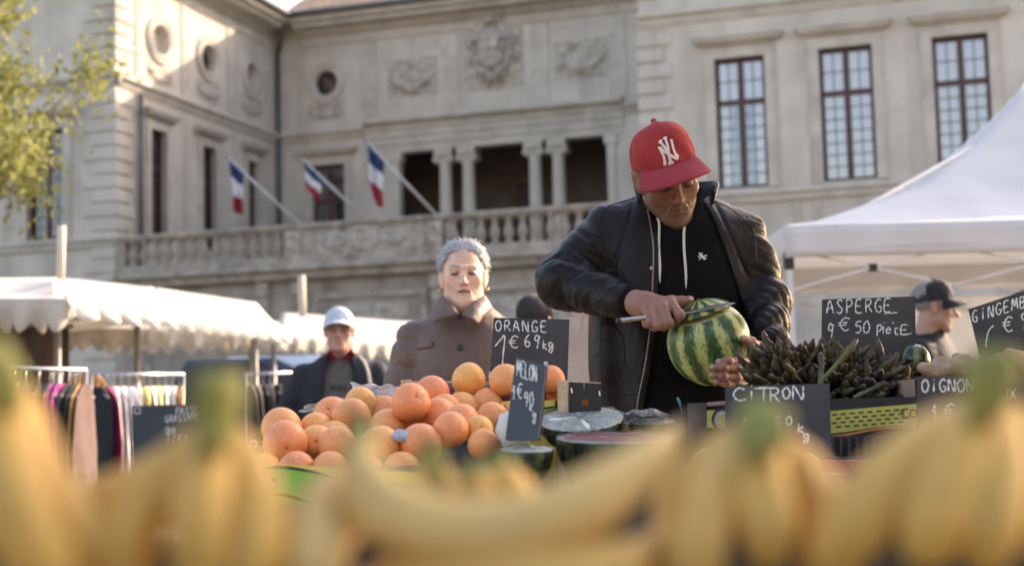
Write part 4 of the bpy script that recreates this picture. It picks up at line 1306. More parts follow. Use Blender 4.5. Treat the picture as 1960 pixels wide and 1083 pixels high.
def hand_field(joints, palm, kn=.006):
    """joints: list of finger chains [(point, radius), ...]; palm: list of capsules (a, b, ra, rb)"""
    def f(P):
        P = P.astype(np.float32)
        d = None
        for a, b, ra, rb in palm:
            q = scap(P, a, b, ra, rb)
            d = q if d is None else smin(d, q, .014)
        for ch in joints:
            g = None
            for (a, ra), (b, rb) in zip(ch[:-1], ch[1:]):
                q = scap(P, a, b, ra, rb)
                g = q if g is None else smin(g, q, .006)
            for a, ra in ch[1:-1]:
                g = smin(g, ssphere(P, a, ra*.96), .006)
            d = smin(d, g, kn)
        return d
    return f
def bounds(pts, pad):
    a = np.array(pts)
    return a.min(0)-pad, a.max(0)+pad
def relaxed_hand(wrist, down, side, palmn, s=1.0):
    """a hanging, slightly curled hand"""
    w = np.array(wrist, float); d = np.array(down, float); d /= np.linalg.norm(d)
    sd = np.array(side, float); sd = sd - d*np.dot(sd, d); sd /= np.linalg.norm(sd)
    n = np.array(palmn, float); n = n - d*np.dot(n, d) - sd*np.dot(n, sd); n /= np.linalg.norm(n)
    palm = [(w, w+d*.085*s, .024*s, .022*s)]
    ch = []
    for k, (off, L) in enumerate(((.030, .075), (.010, .085), (-.010, .08), (-.029, .062))):
        palm.append((w+sd*off*.5*s+d*.02*s, w+sd*off*s+d*.085*s, .014*s, .0125*s))
        a = w+sd*off*s+d*.088*s
        b = a+(d*.9+n*.35)*L*.48*s
        c = b+(d*.6+n*.8)*L*.32*s
        e = c+(d*.3+n*.95)*L*.25*s
        ch.append([(a, .0098*s), (b, .0092*s), (c, .0082*s), (e, .007*s)])
    a = w+sd*.02*s+d*.02*s
    b = a+(sd*.6+d*.8)*.042*s+n*.01
    c = b+(sd*.25+d*.95)*.032*s+n*.012
    e = c+(d*.95)*.024*s+n*.008
    ch.append([(a, .015*s), (b, .0115*s), (c, .0102*s), (e, .008*s)])
    pts = [w]+[q for c_ in ch for q, _ in c_]
    lo, hi = bounds(pts, .035*s)
    return sdf_mesh(hand_field(ch, palm), lo, hi, .0045, 1)

def loft_field(rows, k=1.0):
    """torso-like body: rows of (z, cx, cy, a, b), superellipse sections"""
    rows = sorted(rows)
    Z = np.array([r[0] for r in rows]); T = np.array([r[1:] for r in rows])
    zz = np.linspace(Z[0], Z[-1], 160); tt = np.stack([np.interp(zz, Z, T[:, i]) for i in range(4)], 1)
    wn_ = np.hanning(23); wn_ /= wn_.sum()                  # round off the kinks between the rows
    pad = np.vstack([2*tt[0]-tt[11:0:-1], tt, 2*tt[-1]-tt[-2:-13:-1]])
    T = np.stack([np.convolve(pad[:, i], wn_, 'valid') for i in range(4)], 1)
    Z = zz
    def f(P):
        z = P[:, 2]
        cx, cy, a, b = (np.interp(z, Z, T[:, i]) for i in range(4))
        x = np.abs((P[:, 0]-cx)/a); y = np.abs((P[:, 1]-cy)/b)
        q = (x**2.4 + y**2.4)**(1/2.4)
        d = (q-1)*np.minimum(a, b)
        return np.maximum(d, np.maximum(Z[0]-z, z-Z[-1])).astype(np.float32)
    return f

def cap_mesh(o, R, s, m_crown, m_brim, parent, brim=True, brim_len=.072, visor_dir=0.0, crown_h=.118, flat=False, seams=True):
    """baseball cap in head coordinates: crown of six panels, button, eyelets, curved brim"""
    o = np.asarray(o, float); R = np.asarray(R, float)
    W = lambda p: o + s*(R @ np.asarray(p, float))
    nphi, nt = 72, 22
    def crown(phi, t):
        # phi 0 = front (-y); t 0 = rim, 1 = top
        fr = max(0.0, math.cos(phi))
        a = t*math.pi/2
        rr = math.cos(a)**.62 if not flat else math.cos(a)**.8
        zz = math.sin(a)**(1.05-.12*fr)
        rx, ry = .0825, .102
        groove = 0.0
        if seams:
            for q in range(6):
                dphi = abs((phi - (q*math.pi/3) + math.pi) % (2*math.pi) - math.pi)
                groove += -.0024*math.exp(-(dphi*.09*max(rr, .15)/.0030)**2)
        wr = .0028*math.sin(9*phi+7*t) * math.sin(5*t+2*phi) * (1-t)
        k = rr*(1+(groove+wr)/.09)
        z0 = .030 + .012*fr - .016*max(0, -math.cos(phi))
        return np.array([rx*k*math.sin(phi), .008-ry*k*math.cos(phi), z0 + zz*(crown_h)])
    vs, fs = [], []
    for j in range(nt+1):
        for i in range(nphi):
            vs.append(W(crown(2*math.pi*i/nphi, j/nt*.985)))
    for j in range(nt):
        for i in range(nphi):
            fs.append((j*nphi+i, j*nphi+(i+1) % nphi, (j+1)*nphi+(i+1) % nphi, (j+1)*nphi+i))
    fs.append(tuple(nt*nphi+i for i in range(nphi)))
    crown_o = mk('cap_crown', vs, fs, m_crown, parent, True)
    solidify(crown_o, .002*s, 1.0)
    tv, tf = lathe([(.0005, .004), (.005, .0035), (.0075, .001), (.008, -.002)][::-1], 12)
    top = crown(0, .985)*np.array([0, 0, 1]) + np.array([0, .008, .001])
    mk('cap_button', [W(np.array(p)+top) for p in tv], tf, m_crown, crown_o, True)
    ey = MB()
    for q in (-.5, .5, 1.5, -1.5):
        c = crown(q*math.pi/3, .66)
        n = c-np.array([0, .008, .03]); n /= np.linalg.norm(n)
        v, f = tube([W(c-n*.002), W(c+n*.0012)], .0026*s, 8)
        ey.add(v, f)
    ey.build('eyelet', m_brim, crown_o)
    br = None
    if brim:
        half = math.radians(68)
        nb, nl = 32, 8
        vs, fs = [], []
        for j in range(nl+1):
            for i in range(nb+1):
                phi = -half + 2*half*i/nb
                e = j/nl
                base = crown(phi, .02)
                q = abs(phi)/half
                ln = brim_len*(1-q**3.2)
                d = np.array([math.sin(phi)*.62, -math.cos(phi)**.7 if math.cos(phi) > 0 else 0, 0])
                d /= np.linalg.norm(d)
                drop = -.012*e - .030*(q**2)*e - .010*e*e
                vs.append(W(base*np.array([1, 1, 1]) + d*ln*e + np.array([0, 0, drop-.001])))
        for j in range(nl):
            for i in range(nb):
                a = j*(nb+1)+i
                fs.append((a, a+1, a+nb+2, a+nb+1))
        br = mk('cap_brim', vs, fs, m_brim, parent, True)
        solidify(br, .0035*s, 0.0)
        # stitched welt where brim meets crown
        pth = [W(crown(-half+2*half*i/40, .015)*np.array([1.012, 1.012, 1])+np.array([0, 0, .001])) for i in range(41)]
        v, f = tube(pth, .0018*s, 6)
        mk('seam_welt', v, f, m_brim, br, True)
    return crown_o, br, crown, W

def sleeve_folds(P, a, b, amp, freq, seed=0, tilt=.6):
    """cloth folds running round a limb from a to b"""
    a = np.asarray(a, np.float32); b = np.asarray(b, np.float32)
    ab = b-a; L = float(np.linalg.norm(ab)); ax = ab/L
    q = P-a
    t = q @ ax
    r = q - t[:, None]*ax
    e1 = np.cross(ax, (0.3, 1, .2)).astype(np.float32); e1 /= np.linalg.norm(e1)
    e2 = np.cross(ax, e1).astype(np.float32)
    th = np.arctan2(r @ e2, r @ e1)
    ph = 1.7*freq*t + tilt*2*np.sin(th+seed) + 1.1*wob(P, 22, seed) + .7*np.sin(2*th+seed*1.7)
    s = 1.25-2*np.abs(np.sin(ph*.5))**.65
    w = np.exp(-np.maximum(0, np.abs(t/L-.5)-.62)**2/.02)
    rid = s
    fine = np.abs(np.sin(2.6*freq*t+3*th+2*wob(P, 40, seed+9)))-.5
    return (amp*w*((.65+.6*wob(P, 11, seed+4))*rid-.28*fine)).astype(np.float32)
# ================================================================== people behind the stall
def strand_hair(parent, o, R, s, col, seed, n=5200):
    """short wavy hair: tapered locks rooted on the scalp and combed back from the brow"""
    g = np.random.default_rng(seed)
    c = np.array([0, .014, .050]); rr = np.array([.0775, .0975, .0835])
    vs, fs = [], []
    k = 0
    while k < n:
        d = g.normal(size=3); d /= np.linalg.norm(d)
        p = c+rr*d
        # scalp: above a hairline that runs from the brow over the temple behind the ear
        hl = (.106 if abs(p[0]) < .03 else .106-.9*(abs(p[0])-.03))+g.normal(0, .004)
        if p[1] < -.012:
            if p[2] < hl-.02 + (-.012-p[1])*.05: continue
        elif p[2] < -.050+ (.03 if p[1] < .02 else 0): continue
        k += 1
        nrm = d/rr; nrm /= np.linalg.norm(nrm)
        flow = np.array([np.sign(p[0])*.55*min(1, abs(p[0])/.02), .75, -.35 if p[2] < .10 else .05]) + g.normal(0, .16, 3)
        flow = flow-nrm*np.dot(flow, nrm); flow /= np.linalg.norm(flow)
        L_ = g.uniform(.026, .048)
        lift = g.uniform(.12, .42) if g.random() > .16 else g.uniform(.5, .95)
        q = [p, p+flow*L_*.35+nrm*L_*lift*.42, p+flow*L_*.7+nrm*L_*lift*.5+g.normal(0, .002, 3), p+flow*L_+nrm*L_*lift*.30+g.normal(0, .004, 3)]
        a = np.cross(flow, nrm); w = g.uniform(.0008, .0019)
        b0 = len(vs)
        for x, ww in zip(q, (w*.8, w, w*.8, w*.15)):
            for e in (-1, 0, 1):
                vs.append(o+s*(R @ (x+a*ww*e+nrm*(ww*.6 if e == 0 else 0))))
        for i in range(3):
            for e in (0, 1):
                fs.append((b0+3*i+e, b0+3*i+e+1, b0+3*i+e+4, b0+3*i+e+3))
    hm = mat('hair_%d' % int(sum(col)*1000), tuple(x*.55 for x in col), tuple(min(1, x*1.25) for x in col), scale=160, rough=.5, lo=.4, hi=.6)
    ob = mk('hair', vs, fs, hm, parent, True)
    return ob
def figure(label, hp, Y, yaw, skin, coat_c, coat_rows, arms, s=1.0, head_pitch=0, head_roll=0, hh=.0042, body_yaw=None, trouser=(.03, .03, .035),
           hair_c=None, hair='short', head_kw={}, col_kw={}, coat_rough=.8, coat_h=.009, fold=.006, open_front=None, coat_bump=.25, coat_hem=None, seed=0, group=None, bumpscale=50, sheen=0, arm_k=.025):
    HO_ = pt(hp[0], hp[1], Y)
    HR_ = rotm(yaw, head_pitch, head_roll)
    r = root('person', label, 'person', (HO_[0], Y+.03, 0), group)
    f, loc = head_field(HO_, HR_, s, **head_kw)
    hv_, hf_ = sdf_mesh(f, HO_-np.array([.14, .14, .20])*s, HO_+np.array([.14, .16, .15])*s, hh)
    ck = dict(skin=skin, lip=tuple(c*k for c, k in zip(skin, (.85, .6, .6))), browc=(.05, .04, .035)); ck.update(col_kw)
    hc = head_colour(hv_, loc, seed=seed, **ck)
    parts = [(hv_, hf_)]; cols = [hc]
    by = yaw if body_yaw is None else body_yaw
    c_, s_ = math.cos(math.radians(by)), math.sin(math.radians(by))
    def B(x, y, z):     # body frame (x across, -y front), relative to the point under the head
        return np.array([HO_[0]+c_*x-s_*y, Y+.03+s_*x+c_*y, z])
    zh = HO_[2]
    hip = zh*.52
    lf = lambda P: np.minimum(np.minimum(scap(P, B(-.09, 0, hip), B(-.10, 0, .1), .075, .05), scap(P, B(.09, 0, hip), B(.10, 0, .1), .075, .05)), scap(P, B(0, .02, hip), B(0, .02, zh-.30*s), .12, .11))
    lo, hi = bounds([B(-.2, -.2, .02), B(.2, .2, zh-.15), B(-.2, .2, .02), B(.2, -.2, .02)], .05)
    bm_ = sdf_mesh(lf, lo, hi, .03, 1)
    parts.append(bm_); cols.append(np.tile(skin, (len(bm_[0]), 1)))
    arms = [tuple((q[0], q[1], HO_[2]+q[2]) for q in a) for a in arms]
    for sh, el, wr in arms:
        sh, el, wr = B(*sh), B(*el), B(*wr)
        d = wr-el; d = d/np.linalg.norm(d)
        sd = np.cross(d, (0, 0, 1)) if abs(d[2]) < .8 else B(0, -1, 0)-B(0, 0, 0)
        hm = relaxed_hand(wr-d*.01, d, sd, -np.array([sh[0]-HO_[0], sh[1]-Y, 0])+1e-3, s*.95)
        parts.append(hm); cols.append(np.tile(skin, (len(hm[0]), 1)))
    bv_, bf_ = joinm(*parts)
    mk('body', bv_, bf_, MATS['skin_pale'], r, True, cols=np.vstack(cols))
    # trousers, shoes
    tf = lambda P: smin(smin(scap(P, B(-.09, 0, hip), B(-.10, 0, .09), .10, .07), scap(P, B(.09, 0, hip), B(.10, 0, .09), .10, .07), .03), sell(P, B(0, .01, hip+.04), (.17, .13, .14)), .05)
    lo, hi = bounds([B(-.3, -.2, .05), B(.3, .2, hip+.2), B(-.3, .2, .05), B(.3, -.2, .05)], .03)
    tm = sdf_mesh(tf, lo, hi, .024, 1)
    mk('trousers', *tm, mat('trouser_%d' % int(sum(trouser)*1000), tuple(c*.8 for c in trouser), trouser, scale=12, rough=.9), r, True)
    for sx in (-.10, .10):
        q = B(sx, -.06, .04)
        sm_ = sdf_mesh(lambda P: np.maximum(sell(P, q, (.05, .13, .07), np.array([[c_, -s_, 0], [s_, c_, 0], [0, 0, 1]])), .003-P[:, 2]), q-np.array([.17, .17, .06]), q+np.array([.17, .17, .1]), .014, 1)
        mk('shoe', *sm_, MATS['black_leather_shoe'], r, True)
    # coat
    rows = [(zh+dz, 0, cy, a, b) for dz, cy, a, b in coat_rows]
    lf2 = loft_field(rows)
    Rb = np.array([[c_, -s_, 0], [s_, c_, 0], [0, 0, 1]])
    org = np.array([HO_[0], Y+.03, 0])
    def coatf(P):
        p = ((P-org) @ Rb).astype(np.float32)
        d = lf2(p)
        d = d + fold*.7*np.sin(40*p[:, 0]+7*p[:, 2]+2*wob(p, 9, seed+2))*np.clip((zh-.35-p[:, 2])/.3, 0, 1) + fold*.5*wob(p, 24, seed+3)
        for k, (sh, el, wr) in enumerate(arms):
            u_ = scap(p, sh, el, .078*s, .062*s) + sleeve_folds(p, sh, el, fold, 42, seed+k, .8)
            w_ = scap(p, el, wr, .060*s, .048*s) + sleeve_folds(p, el, wr, fold, 55, seed+k+5, .9)
            d = smin(d, smin(u_, w_, .025), arm_k)
        if open_front:
            zo = zh+np.array([o[0] for o in open_front][::-1]); wl = np.array([o[1] for o in open_front][::-1]); wr_ = np.array([o[2] for o in open_front][::-1])
            op = np.maximum(np.maximum(np.interp(p[:, 2], zo, wl)-p[:, 0], p[:, 0]-np.interp(p[:, 2], zo, wr_)), p[:, 1]+.02)
            d = smax(d, -op, .008)
        nk = scap(P, HO_+HR_ @ np.array([0, .03, -.10])*s, HO_+HR_ @ np.array([0, .0, .05])*s, .060*s, .085*s)
        return smax(d, -nk, .012)
    pp = [B(*q) for a in arms for q in a]+[B(-.3, -.2, zh+coat_rows[0][0]), B(.3, .2, zh+coat_rows[-1][0]), B(-.3, .2, zh), B(.3, -.2, zh)]
    zz = [zh+c[0] for c in coat_rows]
    lo, hi = bounds(pp, .09); lo[2] = min(min(zz), lo[2])-.02; hi[2] = max(zz)+.04
    cm_ = sdf_mesh(coatf, lo, hi, coat_h)
    cmat = mat('coat_%d_%d' % (seed, int(sum(coat_c)*999)), tuple(c*.8 for c in coat_c), coat_c, scale=6, rough=coat_rough, bump=coat_bump, bscale=bumpscale, sheen=sheen)
    co = mk('coat', *cm_, cmat, r, True)
    if hair == 'strands':
        strand_hair(r, HO_, HR_, s, hair_c, seed)
    # hair
    elif hair_c is not None:
        def hf2(P):
            p = loc(P.astype(np.float32))
            m = np.abs(p[:, 0])
            big = .014 if hair == 'full' else .004
            st = p*np.array([1, 1, 1], np.float32)
            d = sell(p, (0, .016, .052), (.078+big, .099+big, .084+big))
            d = d + (.0035 if hair == 'full' else .0015)*np.sin(150*np.arctan2(p[:, 0], p[:, 1]+.02)*.35+60*p[:, 2]+3*wob(p, 40, seed+7))
            # hairline: forehead, temples, round the ears, nape
            line = p[:, 1] + .074 - 1.0*np.clip(.080-p[:, 2], -.02, .10) + .55*np.clip(m-.040, 0, 1) + .006*wob(p, 130, seed+1)
            d = smax(d, -line, .010)
            d = smax(d, -(p[:, 2]+.062-.3*np.clip(.05-p[:, 1], 0, .05)), .008)
            d = smax(d, -sell(np.stack([m, p[:, 1], p[:, 2]], 1), (.090, .006, -.008), (.020, .024, .040)), .006)
            return d*s
        hm = sdf_mesh(hf2, HO_-np.array([.13, .13, .12])*s, HO_+np.array([.13, .16, .17])*s, hh)
        mk('hair', *hm, mat('hair_%d' % int(sum(hair_c)*1000), tuple(c*.75 for c in hair_c), hair_c, scale=60, rough=.6, bump=.7, bscale=130, stretch=(1, 1, .25)), r, True)
    return dict(root=r, HO=HO_, HR=HR_, B=B, coat=co, coatm=cm_, tree=bvh_of(cm_), loc=loc, zh=zh, mat=cmat)
mat('skin_pale', (.96, .96, .96), (1.04, 1.0, 1.0), scale=80, rough=.5, vcol=True, sss=.3, bump=.1, bscale=220)
mat('black_leather_shoe', (.02, .018, .016), scale=8, rough=.5)

# ---- elderly woman in a brown coat
W_ = figure('elderly grey-haired woman in brown coat beside the orange price slate', (887, 532), 4.8, 2, (.76, .50, .37), (.165, .105, .078),
    [(-.98, .03, .27, .20), (-.60, .02, .21, .175), (-.42, .01, .188, .155), (-.30, .01, .180, .148), (-.22, .015, .182, .136), (-.165, .02, .165, .12), (-.13, .03, .13, .10), (-.10, .035, .095, .085)],
    [((-.165, .02, -.21), (-.235, -.01, -.42), (-.30, -.20, -.50)), ((.165, .02, -.21), (.225, .05, -.45), (.20, -.10, -.62))],
    s=.93, head_pitch=-3, head_kw=dict(lids=.45, mouth=1.4, nose=1.0, jaw=1.05, thin=1.08), hh=.0026,
    hair_c=(.50, .50, .52), hair='strands', col_kw=dict(browc=(.22, .15, .12), lip=(.46, .22, .18), browk=1.1, lids=.45, slit=.9, gape=1.6, blush=.35, iris=(.06, .05, .05)), coat_h=.0065, fold=.0095, seed=3, coat_bump=.3, bumpscale=30, coat_rough=.55)
def flap(corners, tree_, off, m, parent, nm, Yf, th=.006, n=(8, 8), puff=.008):
    A, B_, C_, D = [np.array(c, float) for c in corners]
    def fn(u_, v_):
        q = (A*(1-u_)+B_*u_)*(1-v_)+(D*(1-u_)+C_*u_)*v_
        p = drape(q[0], q[1], tree_, off+puff*math.sin(math.pi*v_), Yf)
        return p
    v, f = gridmesh(fn, *n)
    v = np.array(v).reshape(n[1]+1, n[0]+1, 3)
    for _ in range(3):
        w = v.copy()
        w[1:-1, 1:-1] = .5*v[1:-1, 1:-1]+.125*(v[:-2, 1:-1]+v[2:, 1:-1]+v[1:-1, :-2]+v[1:-1, 2:])
        v = w
    o = mk(nm, v.reshape(-1, 3), f, m, parent, True)
    return solidify(o, th, 0)
# collar: two wings and the ring round the neck
YW = 4.70
# scarf under the chin
sc = MB()
def ringp(c, rx, ry, z, R=None, n=28, a0=-180, a1=180):
    return [c+np.array([rx*math.sin(t), -ry*math.cos(t), z]) for t in np.radians(np.linspace(a0, a1, n))]
NCW = pt(887, 585, 4.8+.045)
def collar_band(c, rx, ry, h0, h1, flare, a_open, m, parent, nm, th=.007, dip=.0):
    vs, fs = [], []
    n, k = 40, 5
    for j in range(k+1):
        e = j/k
        for i in range(n+1):
            th_ = math.radians(a_open+(360-2*a_open)*i/n)
            q = .5+.5*math.cos(th_)              # 1 at the front
            x = (rx+flare*e)*math.sin(th_); y = -(ry+flare*e)*math.cos(th_)
            vs.append(c+np.array([x, y, h0+(h1-h0)*e-dip*q*(1-.3*e)]))
    for j in range(k):
        for i in range(n):
            a = j*(n+1)+i
            fs.append((a, a+1, a+n+2, a+n+1))
    return solidify(mk(nm, vs, fs, m, parent, True), th, 0)
BRN = W_['mat']
CORDU = mat('dark_brown_corduroy', (.040, .027, .022), (.060, .042, .034), scale=30, rough=.9, bump=.5, bscale=160)
collar_band(NCW, .068, .066, -.035, .020, .008, 4, mat('tan_scarf', (.20, .14, .10), (.27, .20, .15), scale=30, rough=.95, bump=.5, bscale=90), W_['root'], 'scarf', .010, .030)
collar_band(NCW, .074, .072, -.045, .012, .010, 40, CORDU, W_['coat'], 'collar_stand', .007, .010)
def wing(c, nm):
    A, B_, C_, D = [pt(*q) for q in c]
    def fn(u_, v_):
        p = (A*(1-u_)+B_*u_)*(1-v_)+(D*(1-u_)+C_*u_)*v_
        return p+np.array([0, -.016*math.sin(math.pi*v_)-.010*math.sin(math.pi*u_), .004*math.sin(math.pi*u_)])
    v, f = gridmesh(fn, 10, 8)
    return solidify(mk(nm, v, f, BRN, W_['coat'], True), .009, 0)
wing([(847, 568, 4.76), (879, 601, 4.655), (830, 616, 4.665), (833, 582, 4.77)], 'collar_wing')
wing([(927, 566, 4.76), (884, 602, 4.655), (913, 621, 4.66), (941, 590, 4.76)], 'collar_wing')
for x, y in ((880, 607), (881, 665), (883, 722)):
    p = drape(x, y, W_['tree'], .001, YW)
    v, f = tube([p, p+np.array([0, -.007, 0])], [.011, .009], 14); mk('button', v, f, mat('navy_button', (.03, .033, .045), scale=20, rough=.3), W_['coat'], True)
v, f = drape_tube([(893, 612), (896, 660), (900, 720)], W_['tree'], .0025, .0, 5, 20, YW); mk('placket_seam', v, f, BRN, W_['coat'])
flap([(796, 655), (826, 652), (828, 664), (798, 668)], W_['tree'], .004, BRN, W_['coat'], 'pocket_flap', YW, .005, (5, 4), .003)
for sx in (-1, 1):
    p = W_['HO']+W_['HR'] @ np.array([sx*.081, .004, -.040])
    v, f = lathe([(.001, -.006), (.0055, -.003), (.006, .002), (.002, .006)], 10, tuple(p)); mk('earring', v, f, mat('gold', (.75, .5, .2), scale=9, rough=.25, metal=1), W_['root'], True)

# ---- man in a pale blue flat cap
G = figure('man in pale blue cap and navy jacket over grey sweater, glasses on', (649, 634), 8.0, 4, (.46, .26, .19), (.011, .013, .019),
    [(-.80, .02, .26, .16), (-.50, .02, .245, .15), (-.36, .02, .24, .145), (-.26, .02, .23, .135), (-.20, .025, .20, .12), (-.155, .03, .135, .10), (-.12, .035, .09, .085)],
    [((-.20, .02, -.25), (-.32, .0, -.48), (-.34, -.18, -.62)), ((.20, .02, -.25), (.28, .02, -.49), (.26, -.16, -.63))],
    s=1.0, head_kw=dict(lids=.6, jaw=1.05, nose=1.05), hh=.0042, hair_c=(.45, .44, .43), col_kw=dict(browc=(.25, .2, .18), stub_k=.15, stub=(.3, .2, .16), blush=.5), seed=8, coat_h=.010,
    open_front=[(-.14, -.05, .05), (-.22, -.085, .075), (-.40, -.10, .085), (-.90, -.085, .075)])
rows = [(G['zh']+dz, G['HO'][0], 8.03+cy, a, b) for dz, cy, a, b in [(-.80, .02, .19, .135), (-.45, .02, .19, .135), (-.26, .025, .165, .115), (-.18, .03, .12, .09), (-.13, .035, .075, .075)]]
sw = loft_field(rows)
sv = sdf_mesh(lambda P: sw(P)+.003*wob(P, 30, 2), (G['HO'][0]-.25, 7.84, G['zh']-.8), (G['HO'][0]+.25, 8.25, G['zh']-.12), .010, 1)
SWEAT = mat('grey_brown_sweater', (.095, .085, .073), (.13, .118, .10), scale=30, rough=.95, bump=.4, bscale=120)
so = mk('sweater', *sv, SWEAT, G['root'], True)
st_ = bvh_of(sv)
lt = MB()       # worn dark lettering across the chest, unreadable
for x0, pts in ((632, [(0, 0), (3, 10), (6, 0)]), (641, [(6, 0), (0, 0), (0, 10), (6, 10)]), (650, [(0, 10), (0, 0), (5, 2), (1, 5), (6, 10)]), (660, [(0, 0), (0, 10), (6, 10)])):
    P_ = [drape(x0+a, 738+b, st_, .002, 7.9) for a, b in pts]
    for a, b in zip(P_[:-1], P_[1:]): lt.tube([a, (a+b)/2, b], .0036, 5)
ob = lt.build('chest_print', mat('dark_print', (.04, .035, .03), scale=8, rough=.9), so); ob['kind'] = 'stuff'
PLAID = mat('red_plaid', (.25, .03, .05), (.16, .02, .04), scale=60, rough=.9)
flap([(630, 668), (646, 686), (640, 692), (622, 684)], st_, .012, PLAID, so, 'shirt_collar', 7.9, .006, (5, 5), .006)
flap([(672, 666), (656, 686), (664, 692), (680, 680)], st_, .012, PLAID, so, 'shirt_collar', 7.9, .006, (5, 5), .006)
BLUEC = mat('pale_blue_cotton', (.46, .52, .60), (.55, .60, .66), scale=8, rough=.85)
cap_mesh(G['HO']+np.array([0, 0, .004]), G['HR'] @ rotm(0, -4, 0), 1.04, BLUEC, BLUEC, G['root'], brim_len=.05, crown_h=.085)
gl = MB()
for sx in (-1, 1):
    c = np.array([sx*.033, -.102, .002])
    gl.tube([G['HO']+G['HR'] @ (c+np.array([.023*math.cos(t), .004*abs(math.cos(t)), .017*math.sin(t)])) for t in np.linspace(0, 6.283, 18)], .0013, 5, False)
    gl.tube([G['HO']+G['HR'] @ np.array([sx*.056, -.096, .004]), G['HO']+G['HR'] @ np.array([sx*.082, .0, .008])], .0013, 5)
gl.tube([G['HO']+G['HR'] @ np.array([-.010, -.104, .004]), G['HO']+G['HR'] @ np.array([.010, -.104, .004])], .0013, 5)
gs = gl.build('spectacles', mat('wire', (.2, .18, .16), scale=9, rough=.3, metal=.8), G['root']); gs['kind'] = 'stuff'
# light shoulder strap over the left arm
v, f = drape_tube([(686, 682), (697, 694), (704, 712), (708, 735)], G['tree'], .010, .004, 6, 20, 7.95); mk('bag_strap', v, f, mat('pale_strap', (.5, .45, .36), scale=9, rough=.9), G['root'], True)

# ---- man with black cap in profile under the tent
K = figure('man in black baseball cap and black coat in profile under the tent', (1787, 590), 7.4, 84, (.40, .24, .175), (.009, .008, .010),
    [(-.80, .02, .24, .17), (-.50, .02, .22, .155), (-.36, .02, .21, .14), (-.26, .02, .20, .13), (-.20, .025, .175, .115), (-.155, .03, .13, .10), (-.12, .035, .09, .085)],
    [((-.17, .02, -.24), (-.23, .0, -.48), (-.22, -.16, -.62)), ((.17, .02, -.24), (.23, .02, -.48), (.22, -.14, -.62))],
    s=1.0, head_pitch=6, head_kw=dict(lids=.7, jaw=1.05, nose=1.12), hair_c=(.28, .27, .26), col_kw=dict(stub_k=.3, stub=(.22, .15, .12)), body_yaw=55, seed=14)
BCAP = mat('black_cotton', (.010, .010, .012), (.018, .018, .02), scale=10, rough=.85)
cap_mesh(K['HO']+np.array([0, 0, .004]), K['HR'] @ rotm(0, -3, 0), 1.05, BCAP, BCAP, K['root'], brim_len=.07, crown_h=.10)
# ---- person in a russet brown jacket at the right edge, mostly behind the ginger slate
figure('person in russet brown jacket leaning behind the ginger price slate', (1968, 614), 6.2, -25, (.42, .26, .19), (.075, .032, .017),
    [(-.80, .02, .25, .17), (-.50, .02, .23, .155), (-.36, .02, .215, .14), (-.26, .02, .20, .13), (-.20, .025, .175, .115), (-.155, .03, .13, .10), (-.12, .035, .09, .085)],
    [((-.18, .02, -.24), (-.32, -.02, -.42), (-.30, -.22, -.46)), ((.17, .02, -.24), (.25, .02, -.48), (.24, -.12, -.62))],
    s=1.0, hair_c=(.10, .07, .05), seed=22, body_yaw=-10, trouser=(.05, .05, .06))
# ---- two passers-by between the woman and the seller
figure('passer-by with dark hair and navy coat behind the orange price slate', (1027, 617), 7.6, 150, (.45, .29, .22), (.025, .030, .045),
    [(-.80, .02, .24, .16), (-.50, .02, .22, .15), (-.36, .02, .21, .14), (-.26, .02, .20, .13), (-.20, .025, .175, .115), (-.155, .03, .13, .10), (-.12, .035, .09, .085)],
    [((-.17, .02, -.24), (-.23, .0, -.5), (-.21, -.1, -.7)), ((.17, .02, -.24), (.23, .02, -.5), (.21, -.1, -.7))], s=1.02, hair_c=(.03, .026, .025), hair='full', seed=31)
figure('passer-by in a pale beige coat just left of the leather jacket', (1118, 556), 6.3, 170, (.45, .29, .22), (.52, .42, .34),
    [(-1.0, .02, .26, .18), (-.60, .02, .22, .16), (-.36, .02, .21, .14), (-.26, .02, .20, .13), (-.20, .025, .175, .115), (-.155, .03, .13, .10), (-.12, .035, .09, .085)],
    [((-.17, .02, -.24), (-.22, .0, -.5), (-.2, -.1, -.7)), ((.17, .02, -.24), (.22, .02, -.5), (.2, -.1, -.7))], s=1.0, hair_c=(.12, .09, .07), hair='full', seed=37)
